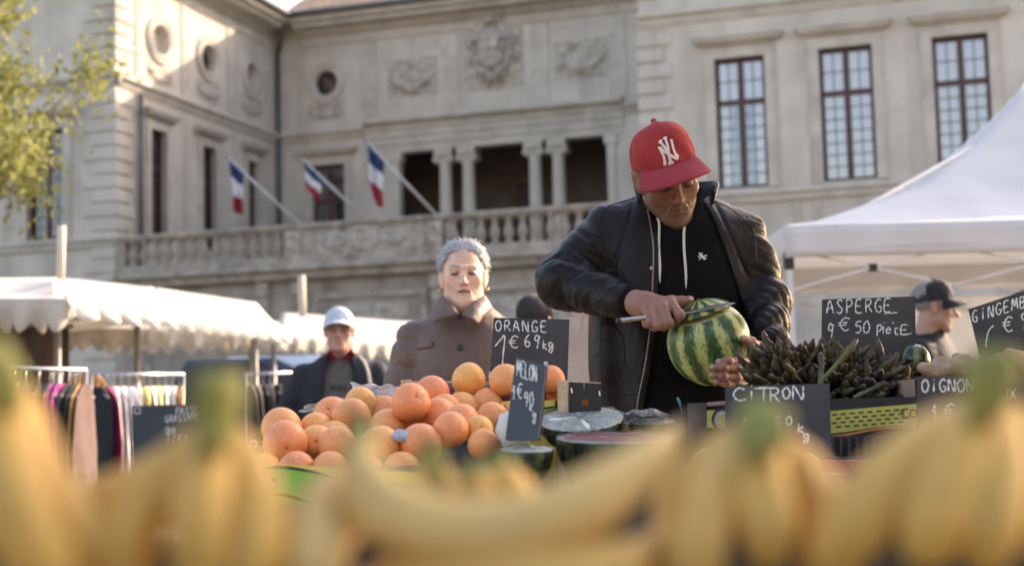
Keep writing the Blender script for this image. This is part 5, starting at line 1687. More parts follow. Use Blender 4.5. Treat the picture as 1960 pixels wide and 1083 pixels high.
# ================================================================== the fruit seller
MY = 3.45
def Q(px, py, dy=0.0):
    return pt(px, py, MY+dy)
SKIN = mat('skin_tan', (.95, .95, .95), (1.05, 1.0, 1.0), scale=90, rough=.48, vcol=True, sss=.25, bump=.12, bscale=260)
LEATHER = mat('black_leather', (.011, .0085, .007), (.018, .0135, .011), scale=5, rough=.37, bump=.12, bscale=120, spec=.17, rvar=.08)
def crease(m, scale, depth):
    """sharp wrinkles: the valley lines of a warped noise"""
    t = m.node_tree; N, L = t.nodes, t.links
    tc = N.new('ShaderNodeTexCoord')
    nz = N.new('ShaderNodeTexNoise'); nz.inputs['Scale'].default_value = scale; nz.inputs['Detail'].default_value = 3; nz.inputs['Distortion'].default_value = 1.1
    L.new(tc.outputs['Object'], nz.inputs['Vector'])
    a = N.new('ShaderNodeMath'); a.operation = 'SUBTRACT'; a.inputs[1].default_value = .5; L.new(nz.outputs['Fac'], a.inputs[0])
    b = N.new('ShaderNodeMath'); b.operation = 'ABSOLUTE'; L.new(a.outputs[0], b.inputs[0])
    c = N.new('ShaderNodeMath'); c.operation = 'POWER'; c.inputs[1].default_value = .6; L.new(b.outputs[0], c.inputs[0])
    bp = N.new('ShaderNodeBump'); bp.inputs['Strength'].default_value = .34; bp.inputs['Distance'].default_value = depth
    L.new(c.outputs[0], bp.inputs['Height'])
    pr = N['Principled BSDF']
    if pr.inputs['Normal'].links:
        L.new(pr.inputs['Normal'].links[0].from_socket, bp.inputs['Normal'])
    L.new(bp.outputs[0], pr.inputs['Normal'])
crease(LEATHER, 8, .010)
KNIT = mat('dark_knit', (.010, .008, .0075), (.018, .014, .013), scale=40, spec=.1, rough=.95, bump=.6, bscale=220, stretch=(3, 3, .6))
HOODIE = mat('black_jersey', (.005, .005, .0055), (.009, .009, .0095), scale=14, rough=.95, bump=.25, bscale=120, spec=.12)
ZIPM = mat('worn_brass', (.20, .17, .13), (.30, .26, .2), scale=80, rough=.42, metal=.9)
STEEL = mat('steel', (.55, .55, .55), (.68, .68, .68), scale=30, rough=.28, metal=1.0)
CORD = mat('cream_cord', (.72, .66, .56), (.80, .75, .66), scale=200, rough=.9, bump=.5, bscale=500)
REDCAP = mat('red_cotton', (.30, .026, .028), (.38, .042, .042), scale=12, rough=.9, spec=.2, bump=.35, bscale=300, sheen=.06, stain=((.44, .10, .095), 26, .60, .80))
REDBRIM = mat('faded_red_cotton', (.29, .030, .040), (.36, .045, .055), scale=9, rough=.9, spec=.2, bump=.35, bscale=300, sheen=.06)
EMB = mat('white_thread', (.78, .76, .70), (.86, .84, .78), scale=60, rough=.8, bump=.4, bscale=500)

seller = root('person', 'man in red cap and black leather jacket cutting a watermelon', 'person', (pt(1295, 700, 3.52)[0], 3.52, 0))
HO, HR = Q(1278, 337, -.07), rotm(10, 29, -11)
hf, hloc = head_field(HO, HR, .905, jaw=1.06, nose=1.03, lids=.95, brow=1.3, ear=1.12)
hv, hfaces = sdf_mesh(hf, HO-np.array([.13, .16, .21]), HO+np.array([.13, .18, .15]), .0028)
hcol = head_colour(hv, hloc, (.27, .135, .08), (.20, .08, .06), (.010, .007, .006), (.085, .05, .038), .7, seed=2, browk=1.4, lids=.9)

# ---- right hand (on the left of the picture) closed on the knife handle
def H(px, py, Y):
    return pt(px, py, Y)
rk = [  # knuckle, middle joint, end joint, tip: the fingers fold round the handle and back under the palm
    [(H(1287, 583, 3.155), .0118), (H(1301, 603, 3.135), .0112), (H(1293, 614, 3.165), .0098), (H(1275, 607, 3.185), .0085)],
    [(H(1270, 587, 3.145), .0122), (H(1279, 618, 3.128), .0112), (H(1270, 624, 3.165), .0098), (H(1256, 613, 3.185), .0085)],
    [(H(1254, 590, 3.15), .0118), (H(1261, 621, 3.132), .0108), (H(1253, 625, 3.17), .0095), (H(1243, 612, 3.19), .008)],
    [(H(1239, 592, 3.16), .0112), (H(1243, 617, 3.145), .0098), (H(1238, 619, 3.175), .0088), (H(1232, 606, 3.19), .0075)],
    [(H(1262, 580, 3.19), .016), (H(1285, 577, 3.185), .0128), (H(1304, 577, 3.175), .0112), (H(1321, 573, 3.165), .0082)],
]
rp = [(H(1212, 579, 3.225), H(1235, 580, 3.19), .027, .026), (H(1235, 582, 3.19), H(1284, 582, 3.17), .024, .017),
      (H(1232, 588, 3.19), H(1240, 592, 3.17), .018, .014), (H(1225, 583, 3.20), H(1268, 588, 3.162), .022, .016),
      (H(1190, 577, 3.26), H(1215, 579, 3.22), .027, .027)]
lo, hi = bounds([q for c in rk for q, _ in c]+[rp[0][0], rp[-1][0]], .035)
rhf = hand_field(rk, rp, .005)
rhv, rhfaces = sdf_mesh(rhf, lo, hi, .0022)
# ---- left hand spread under and round the melon
lk = [
    [(H(1446, 694, 3.175), .0112), (H(1416, 690, 3.118), .0092), (H(1394, 691, 3.092), .0085), (H(1375, 692, 3.092), .0066)],
    [(H(1444, 706, 3.17), .0112), (H(1410, 705, 3.112), .0092), (H(1384, 703, 3.088), .0086), (H(1363, 703, 3.092), .0068)],
    [(H(1444, 720, 3.17), .0108), (H(1410, 722, 3.115), .0088), (H(1384, 720, 3.092), .0082), (H(1362, 718, 3.096), .0064)],
    [(H(1444, 733, 3.175), .0100), (H(1412, 736, 3.125), .0080), (H(1390, 734, 3.104), .0074), (H(1371, 731, 3.106), .0060)],
    [(H(1458, 678, 3.215), .016), (H(1450, 664, 3.175), .0125), (H(1438, 655, 3.145), .0112), (H(1424, 648, 3.125), .0084)],
]
lp = [(H(1462, 692, 3.24), H(1444, 700, 3.178), .026, .015), (H(1462, 696, 3.24), H(1444, 716, 3.172), .026, .015),
      (H(1462, 700, 3.24), H(1444, 730, 3.178), .024, .013), (H(1470, 676, 3.27), H(1460, 690, 3.24), .027, .027)]
lo, hi = bounds([q for c in lk for q, _ in c]+[lp[0][0], lp[-1][0]], .035)
lhv, lhfaces = sdf_mesh(hand_field(lk, lp, .0025), lo, hi, .002)
def hand_col(v, chains, seed):
    c = np.tile(np.array((.31, .155, .10), np.float32), (len(v), 1))
    v32 = v.astype(np.float32)
    c *= (1+.10*wob(v32, 120, seed)+.06*wob(v32, 420, seed+1))[:, None]
    for ch in chains:                                   # redder joints, paler nails
        for p, r in ch[:3]:
            w = np.clip(.35*np.exp(-(ssphere(v32, p, 0)/(r*1.25))**2), 0, 1)[:, None]
            c = c*(1-w)+np.array((.33, .125, .085))*w
        tip, r = ch[-1]; d = tip-ch[-2][0]; d = d/np.linalg.norm(d)
        nail = tip+d*r*.2+np.array([0, -r*.9, r*.35])
        w = np.clip(1.2*np.exp(-(ssphere(v32, nail, 0)/.0052)**4), 0, 1)[:, None]
        c = c*(1-w)+np.array((.52, .33, .26))*w
    return c
# ---- the hidden rest of the body
px0 = Q(1295, 600)[0]
legs = lambda P: np.minimum(np.minimum(scap(P, (px0-.10, 3.56, .92), (px0-.12, 3.55, .10), .085, .055),
                                       scap(P, (px0+.10, 3.56, .92), (px0+.13, 3.60, .10), .085, .055)),
                            sell(P, (px0, 3.55, 1.2), (.16, .10, .32)))
lg = sdf_mesh(legs, (px0-.32, 3.38, .04), (px0+.34, 3.8, 1.56), .02, 1)
bv, bf = joinm((hv, hfaces), (rhv, rhfaces), (lhv, lhfaces), lg)
bc = np.vstack([hcol, hand_col(rhv, rk, 4), hand_col(lhv, lk, 9), np.tile((.36, .19, .12), (len(lg[0]), 1))])
mk('body', bv, bf, SKIN, seller, True, cols=bc)
# hair: cropped, showing below the cap behind the ear
def hairf(P):
    p = hloc(P.astype(np.float32))
    d = sell(p, (0, .014, .048), (.0795, .0985, .086))
    d = np.maximum(d, -(p[:, 1]+.012)+.0*p[:, 2])
    d = np.maximum(d, -(p[:, 2]+.045))
    m = np.abs(p[:, 0])
    return np.maximum(d, -(np.sqrt((m-.085)**2+(p[:, 1]-.0)**2+(p[:, 2]+.0)**2)-.030))
v, f = sdf_mesh(hairf, HO-.15, HO+.16, .004)
HAIRB = mat('black_hair', (.008, .007, .006), (.02, .017, .015), scale=120, rough=.7, bump=.6, bscale=300)
mk('hair', v, f, HAIRB, seller, True)
# trousers and shoes
tr = lambda P: smin(smin(scap(P, (px0-.10, 3.56, .90), (px0-.12, 3.55, .09), .105, .075), scap(P, (px0+.10, 3.56, .90), (px0+.13, 3.60, .09), .105, .075), .03),
                    sell(P, (px0, 3.55, .98), (.18, .125, .16)), .05) + .004*wob(P, 40, 3)
v, f = sdf_mesh(tr, (px0-.34, 3.36, .03), (px0+.36, 3.82, 1.16), .014, 1)
mk('trousers', v, f, mat('dark_denim', (.02, .022, .03), (.035, .036, .045), scale=20, rough=.9), seller, True)
for sx, sy in ((-.12, 3.55), (.13, 3.60)):
    v, f = sdf_mesh(lambda P: np.maximum(sell(P, (px0+sx, sy-.07, .035), (.05, .145, .075)), .003-P[:, 2]), (px0+sx-.08, sy-.25, -.01), (px0+sx+.08, sy+.1, .13), .01, 1)
    mk('shoe', v, f, LEATHER, seller, True)

# ---- hoodie: chest, collar ring
def rowp(py, x0, x1, cy, b):
    a = Q(x0, py); c = Q(x1, py)
    return (a[2], (a[0]+c[0])/2, cy, (c[0]-a[0])/2, b)
hood_rows = [rowp(372, 1240, 1345, 3.50, .055), rowp(400, 1205, 1380, 3.49, .085), rowp(440, 1175, 1410, 3.475, .105), rowp(520, 1160, 1425, 3.465, .118),
             rowp(620, 1158, 1425, 3.46, .120), rowp(720, 1165, 1420, 3.455, .120), rowp(830, 1160, 1425, 3.46, .125)]
hoodl = loft_field(hood_rows)
def hoodf(P):
    d = hoodl(P)
    nk = scap(P, Q(1290, 402, .02), Q(1293, 372, .04), .074, .066)
    d = smin(d, nk, .02)
    d = smax(d, -scap(P, Q(1290, 392, -.02), Q(1293, 330, .01), .056, .075), .008)
    z = P[:, 2]
    f1 = .0035*np.sin(46*z+18*P[:, 0]+1.4*wob(P, 16, 8))*np.clip((1.34-z)/.15, 0, 1)
    return d+f1
hoodv = sdf_mesh(hoodf, (px0-.24, 3.26, 1.0), (px0+.26, 3.66, 1.66), .006)
mk('hoodie', *hoodv, HOODIE, seller, True)
hood_tree = bvh_of(hoodv)

# ---- leather jacket
jr = [rowp(366, 1226, 1354, 3.535, .075), rowp(374, 1196, 1372, 3.535, .09), rowp(384, 1168, 1396, 3.53, .10), rowp(398, 1148, 1418, 3.52, .110), rowp(420, 1138, 1438, 3.505, .122), rowp(455, 1134, 1446, 3.49, .133), rowp(520, 1138, 1442, 3.48, .140),
      rowp(600, 1132, 1440, 3.475, .142), rowp(700, 1130, 1438, 3.47, .145), rowp(770, 1136, 1432, 3.47, .142), rowp(835, 1142, 1428, 3.47, .142)]
jl = loft_field(jr)
SH1, EL1, WR1 = Q(1163, 446, .03), Q(1076, 541, -.04), Q(1196, 578, -.20)
SH2, EL2, WR2 = Q(1417, 458, .03), Q(1463, 578, .0), Q(1468, 662, -.16)
# opening of the jacket: pixel rows -> left and right front edge
ed_y = np.array([340, 372, 400, 440, 480, 540, 600, 640, 700, 760, 840])
ed_l = np.array([1240, 1240, 1243, 1250, 1254, 1252, 1249, 1246, 1238, 1226, 1214])
ed_r = np.array([1334, 1338, 1346, 1362, 1376, 1396, 1416, 1422, 1420, 1412, 1405])
ez = np.array([Q(1300, y)[2] for y in ed_y]); exl = np.array([Q(a, b)[0] for a, b in zip(ed_l, ed_y)]); exr = np.array([Q(a, b)[0] for a, b in zip(ed_r, ed_y)])
o_ = np.argsort(ez)
def arm1(P):
    u, t = scap(P, SH1, EL1, .066, .062, True)
    u = u + sleeve_folds(P, SH1, EL1, .0095, 30, 3, .9)
    w, t2 = scap(P, EL1, WR1, .060, .043, True)
    w = w + sleeve_folds(P, EL1, WR1, .0090, 40, 6, 1.1)*np.clip(1.25-t2, 0, 1)
    d = smin(u, w, .022)
    # gathered cloth in the bend of the elbow
    d = d + .006*np.exp(-(ssphere(P, EL1+np.array([.045, -.03, .03]), 0)/.05)**2)*np.sin(150*(P[:, 0]*.5+P[:, 2])+wob(P, 30, 1))
    return d
def arm2(P):
    u, t = scap(P, SH2, EL2, .066, .060, True)
    u = u + sleeve_folds(P, SH2, EL2, .0095, 34, 11, .8)
    w, t2 = scap(P, EL2, WR2, .058, .046, True)
    w = w + sleeve_folds(P, EL2, WR2, .0105, 46, 15, .7)
    return smin(u, w, .02)
def jackf(P):
    P = P.astype(np.float32)
    z = P[:, 2]
    d = jl(P)
    # soft vertical folds on the fronts, a blouson hem
    fold = .0075*np.sin(62*P[:, 0]+9*z+1.6*wob(P, 10, 21))*np.clip((1.52-z)/.2, 0, 1) + .006*wob(P, 26, 31)
    d = d + fold*.8
    d = smin(d, arm1(P), .030)
    d = smin(d, arm2(P), .030)
    # yoke seams from collar to sleeve, armhole seams
    for k in (0, 1):
        S, e = ((SH1, -1), (SH2, 1))[k]
        pl = (P-S) @ np.array([e*.93, -.1, .36], np.float32)
        d = d + .0035*np.exp(-((pl+.028)/.0042)**2)*(np.abs(P[:, 2]-S[2]) < .10)
    # front opening
    xl = np.interp(z, ez[o_], exl[o_]); xr = np.interp(z, ez[o_], exr[o_])
    op = np.maximum(np.maximum(xl-P[:, 0], P[:, 0]-xr), P[:, 1]-3.50)
    d = smax(d, -op, .008)
    nk = scap(P, Q(1290, 415, .05), Q(1294, 330, .03), .074, .088)
    return smax(d, -nk, .01)
jv = sdf_mesh(jackf, (px0-.46, 3.16, 1.00), (px0+.36, 3.70, 1.66), .0048)
jk = mk('jacket', *jv, LEATHER, seller, True)
jtree = bvh_of(jv)
# knitted cuffs and hem band
def cuff(a, b, r0, r1, nm='cuff'):
    a, b = np.array(a), np.array(b)
    n = 40
    vs, fs = [], []
    ax = (b-a)/np.linalg.norm(b-a)
    e1 = np.cross(ax, (0, 1, .3)); e1 /= np.linalg.norm(e1); e2 = np.cross(ax, e1)
    prof = [(0, r0*.92), (.08, r0), (.5, (r0+r1)/2*1.03), (.92, r1), (1, r1*.93), (.96, r1*.80)]
    for t, r in prof:
        for j in range(n):
            th = 2*math.pi*j/n
            rr = r*(1+.018*(j % 2))
            vs.append(a+(b-a)*t+rr*(math.cos(th)*e1+math.sin(th)*e2))
    k = len(prof)
    for i in range(k-1):
        for j in range(n):
            fs.append((i*n+j, (i+1)*n+j, (i+1)*n+(j+1) % n, i*n+(j+1) % n))
    return mk(nm, vs, fs, KNIT, jk, True)
cuff(Q(1184, 575, -.185), Q(1219, 580, -.228), .044, .035)
cuff(Q(1466, 652, -.135), Q(1464, 684, -.195), .046, .037)
# standing collar: inner and outer face, open at the front
NC = Q(1290, 396, .04)
def collar():
    vs, fs = [], []
    n, mth = 44, 6
    for j in range(mth+1):
        e = j/mth
        for i in range(n+1):
            th = math.radians(-128 + 260*i/n)                # 0 = back
            rx, ry = .088+.014*e, .080+.010*e
            fl = max(0, (abs(math.degrees(th))-92)/38)         # fronts fall open
            side = 1 if th > 0 else -1
            x = rx*math.sin(th)*(1+.02*math.sin(5*th)) + side*fl*.012*e
            y = ry*math.cos(th) - fl*.012*e
            z = .066*e - .030*fl + .012*math.cos(th) - .022*fl*fl*(1-e)
            vs.append(NC+np.array([x+.004, y, z-.004]))
    for j in range(mth):
        for i in range(n):
            a = j*(n+1)+i
            fs.append((a, a+1, a+n+2, a+n+1))
    return vs, fs
cl = mk('collar', *collar(), LEATHER, jk, True)
solidify(cl, .006, 0)
# right front lapel that folds outward below the collar
def lapel(corners, off, nm):
    A, B, C_, D = [np.array(c, float) for c in corners]
    def fn(u, v):
        q = (A*(1-u)+B*u)*(1-v)+(D*(1-u)+C_*u)*v
        p = drape(q[0], q[1], jtree, off+.006*math.sin(math.pi*u))
        return p if p is not None else pt(q[0], q[1], 3.36)
    v, f = gridmesh(fn, 6, 16)
    o = mk(nm, v, f, LEATHER, jk, True)
    solidify(o, .004, 0)
    return o
# zips along both fronts
zp = MB()
for xs, dx in ((ed_l, -3), (ed_r, 3)):
    v, f = drape_tube([(x+dx, y) for x, y in zip(xs[2:], ed_y[2:])], jtree, .0022, .0008, 6, 60, 3.36)
    zp.add(v, f)
zp.build('zip', ZIPM, jk)
# zip pull
zq = MB()
a = drape(1363, 428, jtree, .004, 3.36); b = drape(1363, 441, jtree, .006, 3.36); c = drape(1362, 458, jtree, .006, 3.36)
zq.tube([a, b], .0038, 8); zq.tube([b+(0, -.002, 0), c+(0, -.002, 0)], [.0022, .0036], 8)
zq.build('zip_pull', STEEL, jk)
# seams of the jacket
for line in ([(1232, 372), (1200, 384), (1165, 396), (1146, 440), (1150, 520)], [(1348, 378), (1400, 400), (1440, 440), (1448, 500)],
             [(1152, 455), (1158, 540), (1150, 640), (1152, 720)], [(1390, 470), (1410, 540)], [(1150, 612), (1190, 640), (1196, 700)], [(1135, 735), (1180, 752), (1222, 756)]):
    v, f = drape_tube(line, jtree, .0015, -.0002, 5, 40, 3.36)
    mk('seam', v, f, LEATHER, jk)
# pocket snap
v, f = tube([drape(1247, 513, jtree, -.001, 3.35), drape(1247, 513, jtree, .004, 3.35)], .0042, 10)
mk('snap', v, f, STEEL, jk)
# drawstrings with metal tips
ds = [[(1259, 418), (1262, 430), (1261, 470), (1263, 505), (1263, 522)], [(1315, 415), (1310, 432), (1309, 470), (1312, 510), (1313, 532)]]
for line in ds:
    v, f = drape_tube(line, hood_tree, .0034, .002, 8, 30, 3.35)
    st = mk('drawstring', v, f, CORD, seller, True)
    tx, ty = line[-1]
    v, f = tube([drape(tx, ty, hood_tree, .002, 3.35), drape(tx, ty+20, hood_tree, .002, 3.35)], [.003, .0016], 8)
    mk('cord_tip', v, f, CORD, st, True)
# small embroidered winged emblem
em = MB()
for line, w in (([(1338, 484), (1344, 491), (1349, 497)], 1.9), ([(1344, 491), (1336, 491)], 1.3), ([(1344, 491), (1353, 489)], 1.5), ([(1345, 492), (1352, 495)], 1.1), ([(1343, 492), (1338, 497)], 1.1), ([(1343, 489), (1344, 484)], 1.1)):
    P_ = [drape(a, b, hood_tree, .0012, 3.35) for a, b in line]
    if len(P_) == 2: P_ = [P_[0], (P_[0]+P_[1])/2, P_[1]]
    em.tube(P_, w*.0011, 6)
em.build('emblem', EMB, seller)

# ---- cap with monogram
CRo, CBr, crown_fn, CW = cap_mesh(HO+HR @ np.array([0, .005, .010]), HR @ rotm(0, -3, -8), .925, REDCAP, REDBRIM, seller, brim_len=.078, crown_h=.098)
def logo_pt(x, z):
    """x, z in metres on the front of the crown, z above the rim"""
    t = max(.02, min(.9, z/.14))
    p = crown_fn(x/.098, t)
    n = p-np.array([0, .01, .05]); n /= np.linalg.norm(n)
    return p+n*.0016
lg_ = MB()
def stroke(pts, w0, w1=None, n=14):
    w1 = w1 or w0
    P_ = smooth_path([(a, b, 0) for a, b in pts], n)[:, :2]
    T_ = np.gradient(P_, axis=0); T_ /= np.linalg.norm(T_, axis=1)[:, None]
    vs = []
    k = len(P_)
    for i in range(k):
        w = w0+(w1-w0)*i/(k-1)
        nn = np.array([-T_[i][1], T_[i][0]])
        for s_ in (-1, 1):
            q = P_[i]+nn*s_*w/2
            vs.append(CW(logo_pt(q[0], q[1])))
    lg_.add(vs, [(2*i, 2*i+1, 2*i+3, 2*i+2) for i in range(k-1)])
LX, LZ, LS = -.002, .006, .00068           # origin on the crown, unit size
def S_(pts, w0, w1=None):
    stroke([(LX+(a-50)*LS, LZ+b*LS) for a, b in pts], w0*LS, (w1 or w0)*LS)
# interlocked monogram
S_([(22, 2), (26, 18), (26, 36), (18, 58)], 13, 9); S_([(12, 66), (30, 60)], 11)                        # left upright of N with serif
S_([(20, 60), (40, 44), (60, 26), (82, 10)], 13, 11)                                                    # diagonal
S_([(84, 8), (80, 28), (80, 50), (88, 82)], 10, 12); S_([(70, 16), (92, 20)], 10)                       # right upright
S_([(50, 2), (50, 22), (52, 44)], 14, 12); S_([(38, 4), (62, 4)], 10)                                   # stem of Y
S_([(52, 42), (42, 62), (28, 88)], 12, 10); S_([(20, 84), (38, 92)], 9)                                 # Y arms
S_([(52, 42), (58, 64), (60, 94)], 12, 11); S_([(48, 92), (70, 96)], 9)
lo_ = lg_.build('monogram', EMB, CRo)
solidify(lo_, .0016, 0)

# ================================================================== knife and watermelon
BLKM = mat('dark_steel', (.05, .05, .05), (.09, .09, .09), scale=9, rough=.4, metal=.7)
knife = root('kitchen_knife', 'long kitchen knife with pale metal handle slicing the watermelon', 'knife', tuple(H(1183, 614, 3.13)))
ka, kb = H(1183, 614, 3.14), H(1300, 600, 3.16)
kt = H(1408, 579, 3.115)
v, f = tube([ka-(kb-ka)*.0, ka+(kb-ka)*.03, ka+(kb-ka)*.5, kb], [.006, .0078, .0075, .006], 10, ell=.75)
kh = mk('handle', v, f, mat('brushed_handle', (.50, .47, .43), (.60, .57, .52), scale=20, rough=.38, metal=.85), knife, True)
v, f = tube([ka-(kb-ka)*.03, ka+(kb-ka)*.04], [.0072, .0086], 10, ell=.75); mk('handle_cap', v, f, BLKM, kh, True)
dirk = (kt-kb)/np.linalg.norm(kt-kb)
nrm = np.array([-.25, -.45, .86]); nrm -= dirk*np.dot(nrm, dirk); nrm /= np.linalg.norm(nrm)
wd = np.cross(nrm, dirk)
if wd[1] > 0: wd = -wd
L = np.linalg.norm(kt-kb)
prof = [(0, -.004, .004), (.08, -.010, .010), (.5, -.011, .010), (.8, -.009, .008), (.95, -.004, .005), (1, .003, .004)]
vs = []
for t, e0, e1 in prof:
    c = kb+dirk*L*t
    vs += [c+wd*e1, c+wd*(e0+e1)/2+nrm*.0011, c+wd*e0, c+wd*(e0+e1)/2-nrm*.0011]
fs = []
for i in range(len(prof)-1):
    for j in range(4):
        fs.append((4*i+j, 4*i+(j+1) % 4, 4*i+4+(j+1) % 4, 4*i+4+j))
mk('blade', vs, fs, STEEL, knife)

def melon_material(name, dark=(.030, .078, .020), pale=(.46, .49, .17), bands=13, rough=.33):
    m = bpy.data.materials.new(name); m.use_nodes = True
    t = m.node_tree; N, Lk = t.nodes, t.links
    b = N['Principled BSDF']; b.inputs['Roughness'].default_value = rough
    tc = N.new('ShaderNodeTexCoord')
    n1 = N.new('ShaderNodeTexNoise'); n1.inputs['Scale'].default_value = 26; n1.inputs['Detail'].default_value = 3
    Lk.new(tc.outputs['Object'], n1.inputs['Vector'])
    sp = N.new('ShaderNodeSeparateXYZ'); Lk.new(tc.outputs['Object'], sp.inputs[0])
    at = N.new('ShaderNodeMath'); at.operation = 'ARCTAN2'
    Lk.new(sp.outputs['Y'], at.inputs[0]); Lk.new(sp.outputs['X'], at.inputs[1])
    mu = N.new('ShaderNodeMath'); mu.operation = 'MULTIPLY'; mu.inputs[1].default_value = bands
    Lk.new(at.outputs[0], mu.inputs[0])
    nm = N.new('ShaderNodeMath'); nm.operation = 'MULTIPLY_ADD'; nm.inputs[1].default_value = 3.4; Lk.new(n1.outputs['Fac'], nm.inputs[0]); Lk.new(mu.outputs[0], nm.inputs[2])
    si = N.new('ShaderNodeMath'); si.operation = 'SINE'; Lk.new(nm.outputs[0], si.inputs[0])
    # speckles drawn out along the meridians
    av = N.new('ShaderNodeCombineXYZ')
    sa = N.new('ShaderNodeMath'); sa.operation = 'SINE'; Lk.new(at.outputs[0], sa.inputs[0])
    ca = N.new('ShaderNodeMath'); ca.operation = 'COSINE'; Lk.new(at.outputs[0], ca.inputs[0])
    zs = N.new('ShaderNodeMath'); zs.operation = 'MULTIPLY'; zs.inputs[1].default_value = 4.5; Lk.new(sp.outputs['Z'], zs.inputs[0])
    Lk.new(sa.outputs[0], av.inputs[0]); Lk.new(ca.outputs[0], av.inputs[1]); Lk.new(zs.outputs[0], av.inputs[2])
    n2 = N.new('ShaderNodeTexNoise'); n2.inputs['Scale'].default_value = 15; n2.inputs['Detail'].default_value = 9; n2.inputs['Roughness'].default_value = .72
    Lk.new(av.outputs[0], n2.inputs['Vector'])
    ad = N.new('ShaderNodeMath'); ad.operation = 'MULTIPLY_ADD'; ad.inputs[1].default_value = 6.2; Lk.new(n2.outputs['Fac'], ad.inputs[0]); Lk.new(si.outputs[0], ad.inputs[2])
    r = N.new('ShaderNodeValToRGB')
    e = r.color_ramp.elements
    e[0].position, e[0].color = .40, (*dark, 1)
    e[1].position, e[1].color = .74, (*pale, 1)
    k = e.new(.52); k.color = (dark[0]*2.6, dark[1]*2.1, dark[2]*1.8, 1)
    mr = N.new('ShaderNodeMapRange'); mr.inputs['From Min'].default_value = 1.0; mr.inputs['From Max'].default_value = 4.9
    Lk.new(ad.outputs[0], mr.inputs['Value']); Lk.new(mr.outputs[0], r.inputs['Fac'])
    Lk.new(r.outputs['Color'], b.inputs['Base Color'])
    return m
MEL = melon_material('watermelon_rind', bands=11)
RIND = mat('pale_rind', (.52, .50, .30), (.62, .58, .38), scale=30, rough=.45)
mc = pt(1357, 656, 3.215)
maxis = np.array([-.30, -.34, 1.0]); maxis /= np.linalg.norm(maxis)
mR = Vector(maxis).to_track_quat('Z', 'Y').to_matrix()
wm = root('watermelon', 'round striped watermelon held in the hands of the man in the red cap', 'watermelon', tuple(mc))
wm.rotation_euler = mR.to_euler()
ra, rc_ = .0945, .098
cutz = .070
def mshape(th, n=48):
    return [(ra*math.cos(a)*(1+.012*math.sin(2*a)), rc_*math.sin(a)) for a in th]
th_cut = math.asin(cutz/rc_)
v, f = lathe([(max(.0008, r), z) for r, z in mshape(np.linspace(-math.pi/2, th_cut, 26))], 48)
ob = mk('melon_body', v, f[:-1], MEL, wm, True, local=True)
rr = ra*math.cos(th_cut)
v, f = lathe([(.0005, cutz), (rr*.86, cutz), (rr*.995, cutz-.0004)], 48)
mk('cut_face', v, f[1:-1], RIND, wm, True, local=True)
v, f = lathe([(max(.0008, r), z-cutz) for r, z in mshape(np.linspace(th_cut, math.pi/2, 10))], 48)
lid = mk('cut_slice', v, f[1:], MEL, wm, True, local=True)
lid.location = (.002, .003, cutz+.0035)
lid.rotation_euler = (math.radians(-6), math.radians(-5), .3)
v, f = lathe([(.0005, -.0004), (rr*.99, -.0004)], 48)
mk('slice_underside', v, f[:-1], RIND, lid, True, local=True)
v, f = tube([(0, 0, rc_-cutz-.002), (.002, .001, rc_-cutz+.004)], [.0035, .0022], 8)
mk('blossom_scar', v, f, mat('dry_stalk', (.12, .09, .05), (.2, .15, .08), scale=80, rough=.9), lid, True, local=True)
# ================================================================== the stall
TZ = .88
PINE = mat('pale_pine', (.50, .37, .25), (.64, .50, .35), scale=14, rough=.8, stretch=(1, 6, 6), bump=.15, bscale=40)
PINE2 = mat('light_crate_wood', (.52, .36, .22), (.66, .49, .33), scale=14, rough=.8, stretch=(6, 1, 6), bump=.15, bscale=40)
tb = root('stall_table', 'long trestle table of pine boards under the fruit boxes', 'table', (.5, 1.75, 0))
for i in range(9):
    MB().box((-1.9, .28+i*.31, TZ-.03), (2.3, .28+i*.31+.302, TZ)).build('board', PINE, tb)
for x in (-1.6, .1, 1.9):
    for y in (.55, 2.9):
        MB().bar((x, y, 0), (x, y+(.12 if y < 1 else -.12), TZ-.03), .06).build('leg', PINE, tb)
    MB().box((x-.03, .5, TZ-.12), (x+.03, 3.0, TZ-.03)).build('trestle_beam', PINE, tb)

